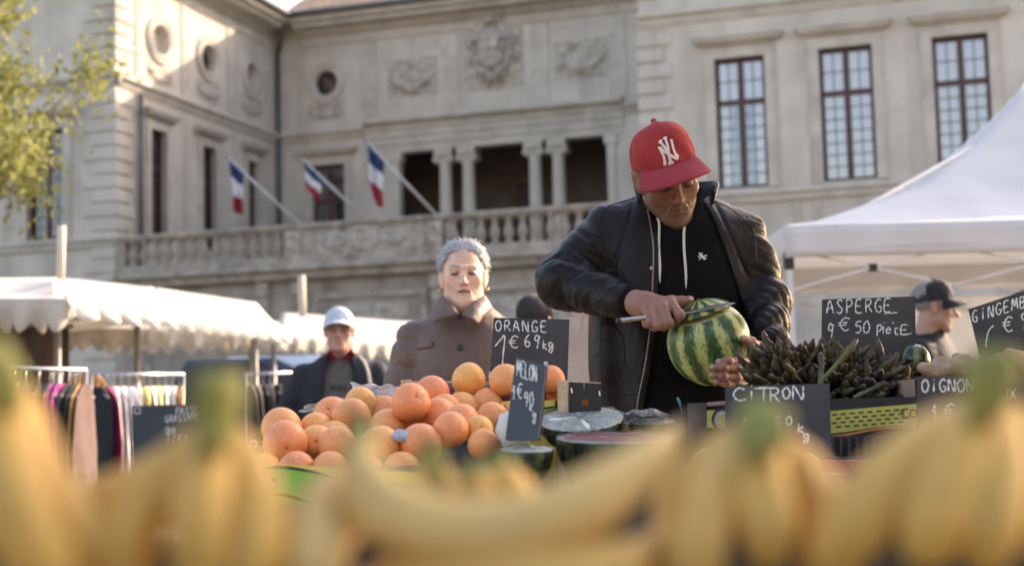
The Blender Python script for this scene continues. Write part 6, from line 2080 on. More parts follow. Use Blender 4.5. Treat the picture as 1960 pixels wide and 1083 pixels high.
# ---- chalk lettering: strokes in a unit box, y down
GL = {
 'A': [[(0, 1), (.42, 0), (.9, 1)], [(.15, .62), (.75, .6)]], 'S': [[(.85, .1), (.5, 0), (.15, .18), (.45, .48), (.8, .72), (.5, 1), (.05, .92)]],
 'P': [[(.15, 1), (.12, 0)], [(.05, .02), (.6, 0), (.85, .22), (.55, .5), (.12, .52)]], 'E': [[(.85, 0), (.15, .05), (.1, .95), (.9, 1)], [(.12, .5), (.7, .48)]],
 'R': [[(.15, 1), (.12, 0)], [(.02, .05), (.6, 0), (.8, .22), (.5, .48), (.15, .52)], [(.4, .5), (.95, 1)]], 'G': [[(.85, .1), (.45, 0), (.1, .4), (.3, .92), (.75, .95), (.85, .6), (.5, .58)]],
 'O': [[(.5, 0), (.1, .35), (.25, .9), (.7, .95), (.92, .5), (.7, .08), (.45, .02)]], 'N': [[(.1, 1), (.12, 0), (.82, 1), (.88, 0)]],
 'M': [[(.05, 1), (.15, 0), (.5, .65), (.8, 0), (.98, 1)]], 'L': [[(.15, 0), (.12, 1), (.85, .96)]], 'C': [[(.85, .12), (.4, .02), (.08, .5), (.35, .98), (.9, .88)]],
 'i': [[(.5, .3), (.48, 1)], [(.5, .0), (.52, .08)]], 'T': [[(0, .05), (1, 0)], [(.5, .03), (.48, 1)]], 'D': [[(.12, 0), (.15, 1)], [(.02, .02), (.6, .1), (.9, .5), (.6, .92), (.1, 1)]],
 'U': [[(.1, 0), (.15, .8), (.5, 1), (.85, .8), (.9, 0)]], 'X': [[(.1, 0), (.9, 1)], [(.9, 0), (.1, 1)]], 'B': [[(.12, 0), (.12, 1)], [(.05, .02), (.7, .1), (.6, .42), (.15, .5), (.8, .65), (.6, .98), (.1, 1)]],
 'e': [[(.15, .5), (.85, .45), (.55, .1), (.12, .4), (.25, .9), (.9, .85)]], 'p': [[(.2, .1), (.15, 1.25)], [(.18, .3), (.6, .1), (.85, .4), (.55, .72), (.2, .65)]], 'c': [[(.8, .15), (.3, .1), (.1, .55), (.35, .95), (.85, .88)]],
 "'": [[(.6, 0), (.3, .35)]], '€': [[(.95, .1), (.55, 0), (.22, .35), (.25, .75), (.55, 1), (.9, .92)], [(0, .42), (.75, .36)], [(.0, .62), (.7, .56)]],
 '0': [[(.5, 0), (.12, .35), (.2, .9), (.65, .98), (.88, .5), (.65, .05), (.45, .02)]], '1': [[(0, .42), (.5, 0), (.42, 1.0)]], '5': [[(.9, .0), (.3, .05), (.2, .42), (.65, .4), (.85, .72), (.5, 1), (.08, .9)]],
 '6': [[(.7, 0), (.25, .35), (.12, .8), (.5, 1), (.8, .75), (.5, .52), (.18, .68)]], '9': [[(.8, .3), (.5, .05), (.2, .25), (.35, .5), (.78, .35), (.8, .1), (.72, .55), (.5, 1.15)]],
 'k': [[(.2, 0), (.15, 1)], [(.75, .35), (.2, .62), (.8, 1)]], 'g': [[(.75, .15), (.3, .1), (.15, .4), (.5, .55), (.78, .2), (.75, .8), (.5, 1.2), (.15, 1.0), (.5, .75), (.9, .8)]], 'K': [[(.15, 0), (.12, 1)], [(.85, 0), (.15, .55), (.9, 1)]], '-': [[(.1, .5), (.9, .5)]],
}
CHALK = mat('chalk', (.66, .65, .62), (.82, .81, .78), scale=220, rough=.95, lo=.3, hi=.6)
SLATE = mat('slate_board', (.032, .030, .028), (.044, .0415, .039), scale=7, rough=.62, bump=.06, bscale=90, stain=((.085, .08, .075), 6, .44, .80))
SLATEB = mat('blue_slate_board', (.010, .012, .015), (.016, .019, .022), scale=7, rough=.40, stain=((.045, .05, .055), 9, .55, .85))
def sign(label, quad, Ys, texts, m=SLATE, wpx=3.2, th=.005, stand=True, extra=[]):
    """quad: corner pixels TL, TR, BR, BL; Ys: distance of TL, TR and BL; texts: (string, x, y, w, h, dx per letter, dy per letter)"""
    P = [pt(*quad[0], Ys[0]), pt(*quad[1], Ys[1]), None, pt(*quad[3], Ys[2])]
    n = np.cross(P[1]-P[0], P[3]-P[0]); n /= np.linalg.norm(n)
    if n[1] > 0: n = -n
    P[2] = onplane(*quad[2], P[0], n)
    c = (P[2]+P[3])/2
    s = root('price_slate', label, 'price sign', tuple(c), 'chalk price slates')
    v = P+[p-n*th for p in P]
    ctr = sum(P)/4
    if np.dot(np.cross(P[1]-P[0], P[2]-P[0]), n) > 0: order = (0, 1, 2, 3)
    else: order = (3, 2, 1, 0)
    board = bevel(mk('board', v, [order, tuple(4+i for i in order[::-1]), (0, 1, 5, 4)[::-1], (1, 2, 6, 5)[::-1], (2, 3, 7, 6)[::-1], (3, 0, 4, 7)[::-1]], m, s), .0012, 1)
    mb = MB()
    g = random.Random(len(label))
    o = P[0]+n*.0012
    px2m = np.linalg.norm(P[1]-P[0])/math.hypot(quad[1][0]-quad[0][0], quad[1][1]-quad[0][1])
    def stroke_px(pts, w):
        if len(pts) > 2: q = smooth_path([(a, b, 0) for a, b in pts], max(8, len(pts)*5))[:, :2]
        else: q = np.array([lerp(pts[0], pts[1], t) for t in np.linspace(0, 1, 5)])
        k = len(q)
        T_ = np.gradient(q, axis=0); T_ /= np.linalg.norm(T_, axis=1)[:, None]+1e-9
        vs = []
        for i in range(k):
            ww = w*(.8+.35*math.sin(i*1.7+q[0][0])+.15*g.uniform(-1, 1))*(.55 if i in (0, k-1) else 1)
            nn = np.array([-T_[i][1], T_[i][0]])*ww/2
            for sg in (-1, 1):
                vs.append(onplane(q[i][0]+sg*nn[0], q[i][1]+sg*nn[1], o, n))
        mb.add(vs, [(2*i, 2*i+1, 2*i+3, 2*i+2) for i in range(k-1)])
    for tx, x, y, w, h, dx, dy in texts:
        for i, ch in enumerate(tx):
            if ch == ' ': continue
            x0, y0 = x+i*dx, y+i*dy
            for st in GL[ch]:
                stroke_px([(x0+a*w+g.uniform(-.5, .5), y0+b*h+dy/dx*a*w+g.uniform(-.6, .6)) for a, b in st], wpx)
    for pts, w in extra:
        stroke_px(pts, w)
    ob = mb.build('chalk_writing', CHALK, s)
    ob['kind'] = 'stuff'
    if stand:
        q0, q1 = lerp(P[3], P[2], .5), lerp(P[0], P[1], .5)
        v, f = tube([q1*.3+q0*.7-n*(th+.004), np.array([q0[0], q0[1]+.02, TZ+.004])], .003, 6); mk('stake', v, f, STEEL, s, True)
    return s
sign('grey slate chalked ORANGE 1€69 beside the woman in the brown coat', [(946, 609), (1089, 612), (1083, 790), (935, 790)], (2.93, 2.93, 2.90),
     [('ORANGE', 947, 613, 13, 20, 17.5, .4), ('€', 973, 643, 20, 22, 20, 0), ('69', 1003, 640, 14, 24, 18, 0), ('kg', 1038, 651, 11, 17, 11, 2), ('9', 1040, 692, 10, 12, 10, 0)], wpx=3.0,
     extra=[([(947, 663), (958, 650), (966, 643), (963, 680), (960, 720)], 3.2), ([(1015, 634), (1030, 634)], 2.2)])
sign('narrow dark slate chalked MELON 1€90 standing among the oranges', [(988, 684), (1044, 700), (1029, 840), (968, 840)], (2.42, 2.36, 2.38),
     [('MELON', 989, 688, 8, 30, 7.8, 2.6), ('1', 980, 738, 8, 26, 6, 0), ('€', 989, 734, 12, 28, 9, 0), ('90', 1003, 748, 9, 26, 10, 1), ('k', 1013, 772, 8, 14, 8, 0), ('g', 1019, 788, 8, 18, 8, 0)], SLATEB, 2.6, stand=False)
sign('slate chalked CiTRON leaning on the asparagus crate', [(1390, 741), (1586, 735), (1591, 874), (1390, 882)], (2.55, 2.55, 2.50),
     [('C', 1402, 742, 28, 24, 20, 0), ('i', 1432, 738, 12, 27, 10, 0), ('T', 1444, 741, 36, 28, 20, 0), ('R', 1472, 742, 22, 27, 10, 0), ('O', 1497, 741, 16, 22, 10, 0), ('N', 1516, 738, 24, 26, 20, 0), ('1', 1420, 800, 12, 34, 10, 0), ('€', 1448, 798, 26, 30, 10, 0), ('5', 1482, 796, 14, 26, 18, 0), ('0', 1505, 796, 12, 16, 18, 0), ('k', 1526, 810, 16, 18, 10, 0), ('g', 1536, 828, 15, 16, 10, 0)], wpx=3.6)
sign('slate chalked ASPERGE 9€50 PiECE rising behind the asparagus', [(1575, 574), (1750, 568), (1754, 720), (1574, 720)], (3.02, 3.02, 3.0),
     [('ASPERGE', 1582, 575, 15, 25, 18.3, -.5), ('9', 1583, 617, 14, 32, 14, 0), ('€', 1604, 608, 24, 24, 14, 0), ('50', 1636, 615, 14, 22, 16, -.3), ('p', 1677, 620, 12, 18, 10, 0), ('i', 1688, 617, 6, 22, 10, 0), ('e', 1695, 625, 11, 14, 10, 0), ("'", 1707, 616, 5, 8, 5, 0), ('c', 1712, 626, 9, 14, 9, 0), ('E', 1723, 622, 17, 18, 10, 0)], wpx=3.0,
     extra=[([(1692, 600), (1718, 598)], 2.6), ([(1722, 640), (1746, 638)], 2.6)])
sign('tilted slate chalked GiNGEMBRE at the right edge', [(1856, 592), (1990, 548), (2006, 690), (1882, 700)], (2.80, 2.80, 2.78),
     [('GiNGEMBRE', 1860, 596, 12, 22, 15.2, -4.6), ('€', 1918, 606, 22, 28, 12, 0), ('9', 1953, 598, 14, 28, 12, 0)], wpx=3.0, extra=[([(1902, 622), (1892, 634), (1888, 652), (1887, 664)], 2.8)])
sign('slate chalked OiGNON DOUX half veiled by the bananas on the right', [(1757, 722), (1990, 716), (1992, 872), (1757, 878)], (2.52, 2.52, 2.50),
     [('OiGNON', 1763, 726, 15, 24, 17, -.2), ('DOUX', 1884, 745, 15, 20, 16, -.5), ('1', 1784, 775, 12, 30, 10, 0), ('€', 1805, 772, 24, 28, 10, 0), ('90', 1846, 780, 16, 28, 18, 0), ('k', 1880, 794, 14, 18, 12, 0), ('g', 1892, 806, 14, 18, 12, 0)], wpx=3.4)
sign('dark slate chalked PASSE GRASSANE 99 kg beside the clothes rails', [(254, 778), (387, 774), (384, 900), (255, 905)], (2.05, 2.05, 2.02),
     [('PASSE', 336, 780, 8, 13, 8.4, -.6), ('GRASSANE', 316, 796, 7, 13, 8.2, -1.0), ('99', 316, 816, 9, 26, 10, 0), ('Kg', 340, 828, 9, 14, 10, 0)], mat('green_black_slate', (.018, .022, .018), (.03, .034, .028), scale=8, rough=.35), 1.5, extra=[([(257, 782), (266, 780), (268, 790), (258, 790), (257, 782)], 1.6)])

# ---- cartons
CARD = mat('brown_cardboard', (.33, .23, .14), (.40, .29, .18), scale=12, rough=.9)
YEL = mat('print_yellow', (.72, .56, .10), (.80, .63, .14), scale=12, rough=.6)
GRN = mat('print_green', (.20, .42, .06), (.26, .50, .08), scale=12, rough=.6)
BLKP = mat('print_black', (.02, .02, .018), (.03, .03, .026), scale=12, rough=.6)
ORP = mat('print_orange', (.70, .24, .07), (.78, .30, .10), scale=40, rough=.6)
LIME = mat('print_lime', (.52, .52, .10), (.60, .58, .14), scale=12, rough=.6)
def strip(nm, top, bot, o, n, m, parent, off):
    """flat print between two pixel polylines on the plane (o, n)"""
    k = 24
    a = smooth_path([(x, y, 0) for x, y in top], k) if len(top) > 2 else np.array([lerp((*top[0], 0), (*top[1], 0), t) for t in np.linspace(0, 1, k)])
    b = smooth_path([(x, y, 0) for x, y in bot], k) if len(bot) > 2 else np.array([lerp((*bot[0], 0), (*bot[1], 0), t) for t in np.linspace(0, 1, k)])
    q = min(len(a), len(b))
    a = a[np.linspace(0, len(a)-1, q).astype(int)]; b = b[np.linspace(0, len(b)-1, q).astype(int)]
    vs = []
    for i in range(q):
        vs += [onplane(a[i][0], a[i][1], o+n*off, n), onplane(b[i][0], b[i][1], o+n*off, n)]
    return mk(nm, vs, [(2*i, 2*i+1, 2*i+3, 2*i+2) for i in range(q-1)], m, parent)
def carton(label, TL, TR, Y, depth, h, m_out, m_in, Y2=None, name='fruit_carton', th=.005, z0=TZ):
    a, b = pt(*TL, Y), pt(*TR, Y2 or Y)
    d = np.array([-(b-a)[1], (b-a)[0], 0]); d /= np.linalg.norm(d)
    s = root(name, label, 'box', (float((a+b)[0]/2), float((a+b)[1]/2), z0))
    zt = (a[2]+b[2])/2
    A = np.array([a[0], a[1], 0]); B = np.array([b[0], b[1], 0])
    def wall(nm, p, q, m, zz0, zz1):
        e = (q-p)/np.linalg.norm(q-p); nn = np.array([-e[1], e[0], 0])*th
        vs = [p+(0, 0, zz0), q+(0, 0, zz0), q+nn+(0, 0, zz0), p+nn+(0, 0, zz0), p+(0, 0, zz1), q+(0, 0, zz1), q+nn+(0, 0, zz1), p+nn+(0, 0, zz1)]
        return mk(nm, vs, [(0, 3, 2, 1), (4, 5, 6, 7), (0, 1, 5, 4), (1, 2, 6, 5), (2, 3, 7, 6), (3, 0, 4, 7)], m, s)
    wall('front_panel', A, B, m_out, z0+.002, zt)
    wall('back_panel', B+d*depth, A+d*depth, m_in, z0+.002, zt)
    wall('side_panel', A+d*depth, A, m_in, z0+.003, zt-.001); wall('side_panel', B, B+d*depth, m_in, z0+.003, zt-.001)
    vs = [A, B, B+d*depth, A+d*depth]
    mk('bottom', [p+np.array([0, 0, z0+.006]) for p in vs], [(0, 1, 2, 3)], m_in, s)
    return s, A+np.array([0, 0, zt]), -d, zt
cb, o_, n_, zt = carton('yellow and green printed carton full of oranges at the front left', (474, 884), (818, 904), 2.36, .62, .14, CARD, BLKP)
strip('yellow_band', [(474, 884), (818, 904)], [(474, 896), (540, 893), (600, 901), (660, 915), (818, 926)], o_, n_, YEL, cb, .0012)
strip('green_field', [(474, 896), (540, 893), (600, 901), (660, 915), (818, 926)], [(474, 960), (818, 985)], o_, n_, GRN, cb, .0010)
strip('black_swash', [(480, 895), (540, 891), (600, 900), (640, 911), (665, 916)], [(480, 897), (540, 896), (600, 905), (640, 913), (665, 917)], o_, n_, BLKP, cb, .0016)
strip('black_swash', [(500, 944), (545, 944), (590, 958), (620, 972)], [(500, 947), (545, 949), (590, 964), (620, 976)], o_, n_, BLKP, cb, .0016)
mk('printed_orange', [onplane(509+13*math.cos(t), 921+17*math.sin(t), o_+n_*.0016, n_) for t in np.linspace(0, 6.283, 24, endpoint=False)], [tuple(range(24))], ORP, cb)
mk('printed_leaf', [onplane(x, y, o_+n_*.0018, n_) for x, y in ((519, 912), (526, 914), (533, 922), (524, 921))], [(0, 1, 2, 3)], BLKP, cb)

# ---- oranges, one by one
def peel_material():
    m = mat('orange_peel', (.88, .33, .105), (.94, .41, .15), scale=7, rough=.42, bump=.08, bscale=260, sss=.15, stain=((.90, .50, .22), 9, .55, .8))
    t = m.node_tree; N, L = t.nodes, t.links
    oi = N.new('ShaderNodeObjectInfo')
    hs = N.new('ShaderNodeHueSaturation')
    mr = N.new('ShaderNodeMapRange'); mr.inputs['To Min'].default_value = .482; mr.inputs['To Max'].default_value = .522
    L.new(oi.outputs['Random'], mr.inputs['Value']); L.new(mr.outputs[0], hs.inputs['Hue'])
    b = N['Principled BSDF']; src = b.inputs['Base Color'].links[0].from_socket
    L.new(src, hs.inputs['Color']); L.new(hs.outputs[0], b.inputs['Base Color'])
    return m
PEEL = peel_material()
STEMG = mat('orange_stem', (.09, .12, .03), (.16, .18, .05), scale=90, rough=.8)
def orange_mesh():
    vs, fs = [], []
    nu, nv = 32, 20
    for j in range(nv+1):
        a = math.pi*j/nv
        for i in range(nu):
            t = 2*math.pi*i/nu
            r = 1.0-.085*math.exp(-(a/.16)**2)*(1+.35*math.cos(10*t)*math.exp(-((a-.2)/.12)**2)) - .03*math.exp(-((math.pi-a)/.14)**2) + .008*math.sin(3*t+2*a)
            vs.append((r*math.sin(a)*math.cos(t), r*math.sin(a)*math.sin(t), .97*r*math.cos(a)))
    for j in range(nv):
        for i in range(nu):
            fs.append((j*nu+i, (j+1)*nu+i, (j+1)*nu+(i+1) % nu, j*nu+(i+1) % nu))
    return vs, fs
om = mk('orange', *orange_mesh(), PEEL, None, True, local=True); OMESH = om.data; bpy.data.objects.remove(om)
vs, fs = lathe([(.02, .03), (.055, .025), (.075, .0), (.05, -.03)][::-1], 8)
sm0 = mk('stem_button', vs, fs, STEMG, None, True, local=True); SMESH = sm0.data; bpy.data.objects.remove(sm0)
ORG = [  # px, py, radius px, distance, stem pixel offset (or None), description
 (539, 820, 40, 2.62, (-36, 10), 'orange at the left end of the pile, behind the one with a green stem'), (546, 846, 41, 2.50, (9, 8), 'large orange at the far left with green star-shaped stem end facing out'),
 (606, 822, 33, 2.66, None, 'orange half hidden between the left pair and the heap'), (606, 850, 36, 2.55, (4, -10), 'orange with dark navel mark right of the green-stemmed one'), (636, 797, 38, 2.72, (-4, -19), 'orange at the back left of the heap with a dark dot'),
 (672, 800, 38, 2.68, None, 'orange behind the dark banana stem'), (735, 786, 29, 2.86, (5, 0), 'small orange with green stem behind the big front orange'), (742, 818, 36, 2.62, None, 'orange left below the largest orange'),
 (786, 770, 37.5, 2.60, (14, -15), 'largest orange high in the middle of the heap'), (827, 752, 33, 2.78, None, 'orange just behind the largest one, touching it'), (897, 727, 33, 2.84, None, 'orange on top of the heap, nearest the brown coat'),
 (884, 783, 33, 2.78, None, 'orange in the second row below the top one'), (932, 772, 29, 2.80, None, 'orange right of centre, left of the melon slate'), (943, 800, 31, 2.70, None, 'orange low at the right, touching the melon slate'),
 (840, 797, 36, 2.64, None, 'reddish orange below the largest one'), (884, 806, 33, 2.58, (16, 18), 'orange with dark navel in the middle of the front row'), (863, 822, 34, 2.50, None, 'yellowish orange in the front of the heap'),
 (852, 785, 31, 2.72, None, 'orange wedged behind the reddish one'), (806, 851, 41, 2.48, None, 'orange at the front behind the green banana tips'), (568, 897, 34, 2.44, None, 'orange at the bottom left inside the carton'),
 (508, 898, 31, 2.46, None, 'orange peeping over the carton edge at the far left'), (646, 852, 37, 2.50, None, 'orange left of the dark banana stem'), (730, 852, 37, 2.48, None, 'orange right of the dark banana stem'),
 (917, 822, 27, 2.52, (5, -9), 'small yellowish orange beside the paper-wrapped one'), (632, 898, 34, 2.43, None, 'orange at the bottom behind the yellow band'), (968, 728, 32, 2.80, None, 'orange left behind the melon slate'), (1054, 727, 28, 2.82, None, 'orange right behind the melon slate, before the orange slate'),
 (1068, 762, 22, 2.86, None, 'orange low behind the melon slate by the wooden crate'), (990, 786, 24, 2.72, None, 'orange glimpsed left of the melon slate'), (700, 905, 36, 2.42, None, 'orange behind the pale banana neck'), (770, 898, 35, 2.43, None, 'orange low behind the banana tips'), (925, 850, 30, 2.46, None, 'orange low at the right of the front row'), (690, 770, 30, 2.84, None, 'orange at the back beside the white paper'), (640, 840, 34, 2.62, None, 'orange deep in the left of the heap'), (780, 820, 36, 2.66, None, 'orange beneath the largest one'), (900, 760, 33, 2.88, None, 'orange beneath the topmost one'), (1010, 760, 33, 2.86, None, 'orange hidden low behind the melon slate')]
for k, (x, y, r, Y, st, lb) in enumerate(ORG):
    c = pt(x, y, Y); R = r*Y/LENS_PX*1.02
    o = bpy.data.objects.new('orange', OMESH); COL.objects.link(o)
    o.location = c; o.scale = (R*random.uniform(.97, 1.03), R, R*random.uniform(.96, 1.04))
    if st:
        dxy = np.array(st)/r
        dz = math.sqrt(max(.02, 1-(dxy**2).sum()))
        w = CR*dxy[0]-CU*dxy[1]-_f0*dz
    else:
        w = np.array([random.uniform(-1, 1), random.uniform(.3, 1), random.uniform(-.6, .6)])
    o.rotation_euler = Vector(w).to_track_quat('Z', 'Y').to_euler()
    tag(o, lb, 'orange', 'oranges heaped on the stall')
    s = bpy.data.objects.new('stem_button', SMESH); COL.objects.link(s); s.parent = o; s.location = (0, 0, .885)
# tray that carries the heap
mb = MB()
hv_ = [pt(470, 905, 2.42), pt(960, 905, 2.42), pt(1080, 800, 2.95), pt(560, 830, 2.95)]
tray = root('heaped_tray', 'black tray sloping under the heap of oranges', 'tray', tuple(hv_[0]*np.array([1, 1, 0])+np.array([0, 0, TZ])))
vv = [p-np.array([0, 0, .035]) for p in hv_]
mk('tray_sheet', vv+[p-np.array([0, 0, .01]) for p in vv], [(0, 1, 2, 3), (7, 6, 5, 4), (0, 4, 5, 1), (1, 5, 6, 2), (2, 6, 7, 3), (3, 7, 4, 0)], BLKP, tray)
mk('tray_leg', [vv[2]+(0, 0, -.012), vv[3]+(0, 0, -.012), vv[3]*np.array([1, 1, 0])+(0, 0, TZ+.002), vv[2]*np.array([1, 1, 0])+(0, 0, TZ+.002), vv[2]+(0, .02, -.012), vv[3]+(0, .02, -.012), vv[3]*np.array([1, 1, 0])+(0, .02, TZ+.002), vv[2]*np.array([1, 1, 0])+(0, .02, TZ+.002)], [(0, 1, 2, 3), (7, 6, 5, 4), (0, 4, 5, 1), (2, 6, 7, 3), (1, 5, 6, 2), (3, 7, 4, 0)], BLKP, tray)

# ---- second carton with yellow rim behind the melon slate, wooden crate ends
c2, o_, n_, zt = carton('yellow-rimmed carton behind the narrow melon slate', (955, 766), (1067, 767), 2.72, .22, .2, YEL, BLKP, name='fruit_carton', z0=TZ)
strip('green_curve', [(955, 789), (1000, 786), (1067, 779)], [(955, 812), (1067, 800)], o_, n_, GRN, c2, .0012)
strip('black_curve', [(955, 787), (1000, 784), (1067, 776)], [(955, 790), (1000, 787), (1067, 780)], o_, n_, BLKP, c2, .0016)
strip('black_oval', [(962, 776), (972, 774), (982, 776)], [(962, 777), (972, 780), (982, 777)], o_, n_, BLKP, c2, .0016)
bw = root('wooden_crate', 'black-sided crate with pale wooden corner post in front of the leather jacket', 'crate', tuple(pt(1110, 790, 2.66)*np.array([1, 1, 0])+np.array([0, 0, TZ])))
def slab(nm, q, Y, th, m, parent, dz0=None, bev=.0015):
    """upright board whose front face is the pixel quad at distance Y"""
    P = [pt(x, y, Y) for x, y in q]
    P2 = [p+np.array([0, th, 0]) for p in P]
    return bevel(mk(nm, P+P2, [(0, 3, 2, 1), (4, 5, 6, 7), (0, 1, 5, 4), (1, 2, 6, 5), (2, 3, 7, 6), (3, 0, 4, 7)], m, parent), bev, 1)
slab('corner_post', [(1068, 729), (1088, 727), (1088, 960), (1068, 960)], 2.66, .03, PINE2, bw)
# black end panel with a hand hole
hx0, hx1, hy0, hy1 = 1114, 1126, 764, 776
mb = MB()
for q in ([(1089, 731), (1151, 734), (1151, hy0), (1089, hy0)], [(1089, hy0), (hx0, hy0), (hx0, hy1), (1089, hy1)], [(hx1, hy0), (1151, hy0), (1151, hy1), (hx1, hy1)], [(1089, hy1), (1151, hy1), (1151, 960), (1089, 960)]):
    P = [pt(x, y, 2.66) for x, y in q]; P2 = [p+np.array([0, .006, 0]) for p in P]
    mb.add(P+P2, [(0, 3, 2, 1), (4, 5, 6, 7), (0, 1, 5, 4), (1, 2, 6, 5), (2, 3, 7, 6), (3, 0, 4, 7)])
mb.build('end_panel', BLKP, bw)
slab('top_edge', [(1089, 729), (1151, 732), (1151, 734), (1089, 731)], 2.658, .02, PINE2, bw)
mk('label_glimpse', [pt(x, y, 2.69) for x, y in ((1112, 762), (1128, 762), (1128, 778), (1112, 778))], [(0, 1, 2, 3)], ORP, bw)
for a, b in (((1093, 742), (1095, 752)), ((1147, 748), (1148, 757)), ((1118, 731), (1118, 744))):
    v, f = tube([pt(*a, 2.655), pt(*b, 2.655)], .0009, 5); mk('staple', v, f, STEEL, bw)
slab('side_board', [(1088, 740), (1089, 740), (1089, 960), (1088, 960)], 2.67, .35, PINE2, bw)
cw2 = root('wooden_crate', 'pale wooden crate corner behind the topmost oranges', 'crate', tuple(pt(800, 745, 2.98)*np.array([1, 1, 0])+np.array([0, 0, TZ])))
slab('corner_post', [(767, 727), (787, 726), (787, 960), (767, 960)], 2.97, .025, PINE2, cw2)
slab('front_board', [(787, 729), (1075, 731), (1075, 775), (787, 775)], 2.975, .008, PINE2, cw2)
slab('front_board', [(787, 790), (1075, 790), (1075, 840), (787, 840)], 2.975, .008, PINE2, cw2)
slab('corner_post', [(1062, 729), (1075, 729), (1075, 960), (1062, 960)], 2.98, .025, PINE2, cw2)
# crimson net of onions lying behind the oranges
net = root('net_bag', 'crimson net bag bulging between the top oranges', 'bag', tuple(pt(930, 775, 2.9)))
v, f = sdf_mesh(lambda P: np.minimum.reduce([sell(P, pt(862, 757, 2.92), (.05, .04, .028)), sell(P, pt(925, 762, 2.92), (.05, .04, .026)), sell(P, pt(1000, 756, 2.92), (.055, .04, .026)), sell(P, pt(960, 770, 2.92), (.05, .04, .03))])+.003*wob(P, 130, 4), pt(800, 800, 2.85)-.02, pt(1065, 710, 3.02)+.02, .006, 1)
mk('net_sack', v, f, mat('crimson_net', (.18, .016, .03), (.36, .09, .10), scale=160, rough=.7, bump=.8, bscale=300, lo=.45, hi=.55), net, True)
v, f = tube([pt(936, 722, 2.97), pt(1066, 726, 2.97)], .012, 12); o = mk('film_roll', v, f, mat('foil', (.6, .6, .6), scale=9, rough=.2, metal=.8), None, True, origin=pt(1000, 724, 2.97)); tag(o, 'shiny roll of film behind the melon slate', 'film roll')
# ---- white paper sheets and small things on the heap
PAPER = mat('white_paper', (.66, .66, .66), (.74, .74, .73), scale=9, rough=.8, trans=.15)
def crumple(nm, corners, Y, label, cat, amp=.010, n=(22, 12), seed=1, Y2=None):
    A, B_, C_, D = [np.array(c, float) for c in corners]
    Y2 = Y2 or Y
    g = np.random.default_rng(seed); ph = g.uniform(0, 6, 8)
    def fn(u_, v_):
        q = (A*(1-u_)+B_*u_)*(1-v_)+(D*(1-u_)+C_*u_)*v_
        w = amp*(math.sin(11*u_+ph[0]+3*v_)*.6+math.sin(23*u_+9*v_+ph[1])*.4+.5*abs(math.sin(14*v_+6*u_+ph[2])))
        return pt(q[0]+3*math.sin(9*v_+ph[3]), q[1]+2.5*math.sin(17*u_+ph[4]), Y+(Y2-Y)*v_+w)
    v, f = gridmesh(fn, *n)
    o = mk(nm, v, f, PAPER, None, True, origin=pt(*D, Y)); solidify(o, .0012, 0)
    return tag(o, label, cat)
crumple('paper_sheet', [(668, 733), (760, 738), (800, 792), (690, 770)], 2.90, 'white paper sheet sticking up behind the oranges', 'paper', seed=2)
crumple('paper_sheet', [(590, 772), (690, 760), (700, 790), (574, 786)], 2.96, 'flat white paper at the back left of the oranges', 'paper', .008, seed=5)
v, f = lathe([(.002, -.033), (.022, -.028), (.034, 0), (.024, .026), (.006, .034)], 20, tuple(pt(985, 822, 2.44)))
v = np.array(v)+.0022*np.stack([wob(np.array(v, np.float32), 160, k) for k in (1, 2, 3)], 1)
wr_ = mk('wrapped_fruit', v, f, mat('tissue', (.62, .60, .56), (.72, .70, .66), scale=14, rough=.8), None, True, origin=pt(985, 835, 2.44)); tag(wr_, 'fruit wrapped in white tissue left of the melon slate', 'fruit')
for k, (x, y, lb) in enumerate(((766, 836, 'blue-white fruit wrapper between two oranges'),)):
    c = pt(x, y, 2.46)
    v, f = sdf_mesh(lambda P: sell(P, c, (.016, .010, .010))+.007*wob(P, 170, k), c-.035, c+.035, .004, 1)
    o = mk('wrapper_scrap', v, f, mat('crinkled_wrap', (.34, .36, .44), (.56, .57, .60), scale=150, rough=.4), None, True, origin=c); tag(o, lb, 'wrapper')
mb = MB(); mb.tube(smooth_path([pt(478, 848, 2.5), pt(486, 843, 2.5), pt(492, 850, 2.5), pt(482, 853, 2.5)], 14), .0025, 6); mb.tube([pt(472, 853, 2.5), pt(500, 856, 2.5)], .003, 6)
o = mb.build('wire_tie', STEEL, None, True, origin=pt(480, 850, 2.5)); tag(o, 'bright bent wire tie at the left corner of the carton', 'wire tie')
slab('box_end', [(476, 853), (520, 858), (520, 890), (476, 890)], 2.56, .006, mat('grey_board', (.25, .24, .23), scale=9, rough=.8), cb)

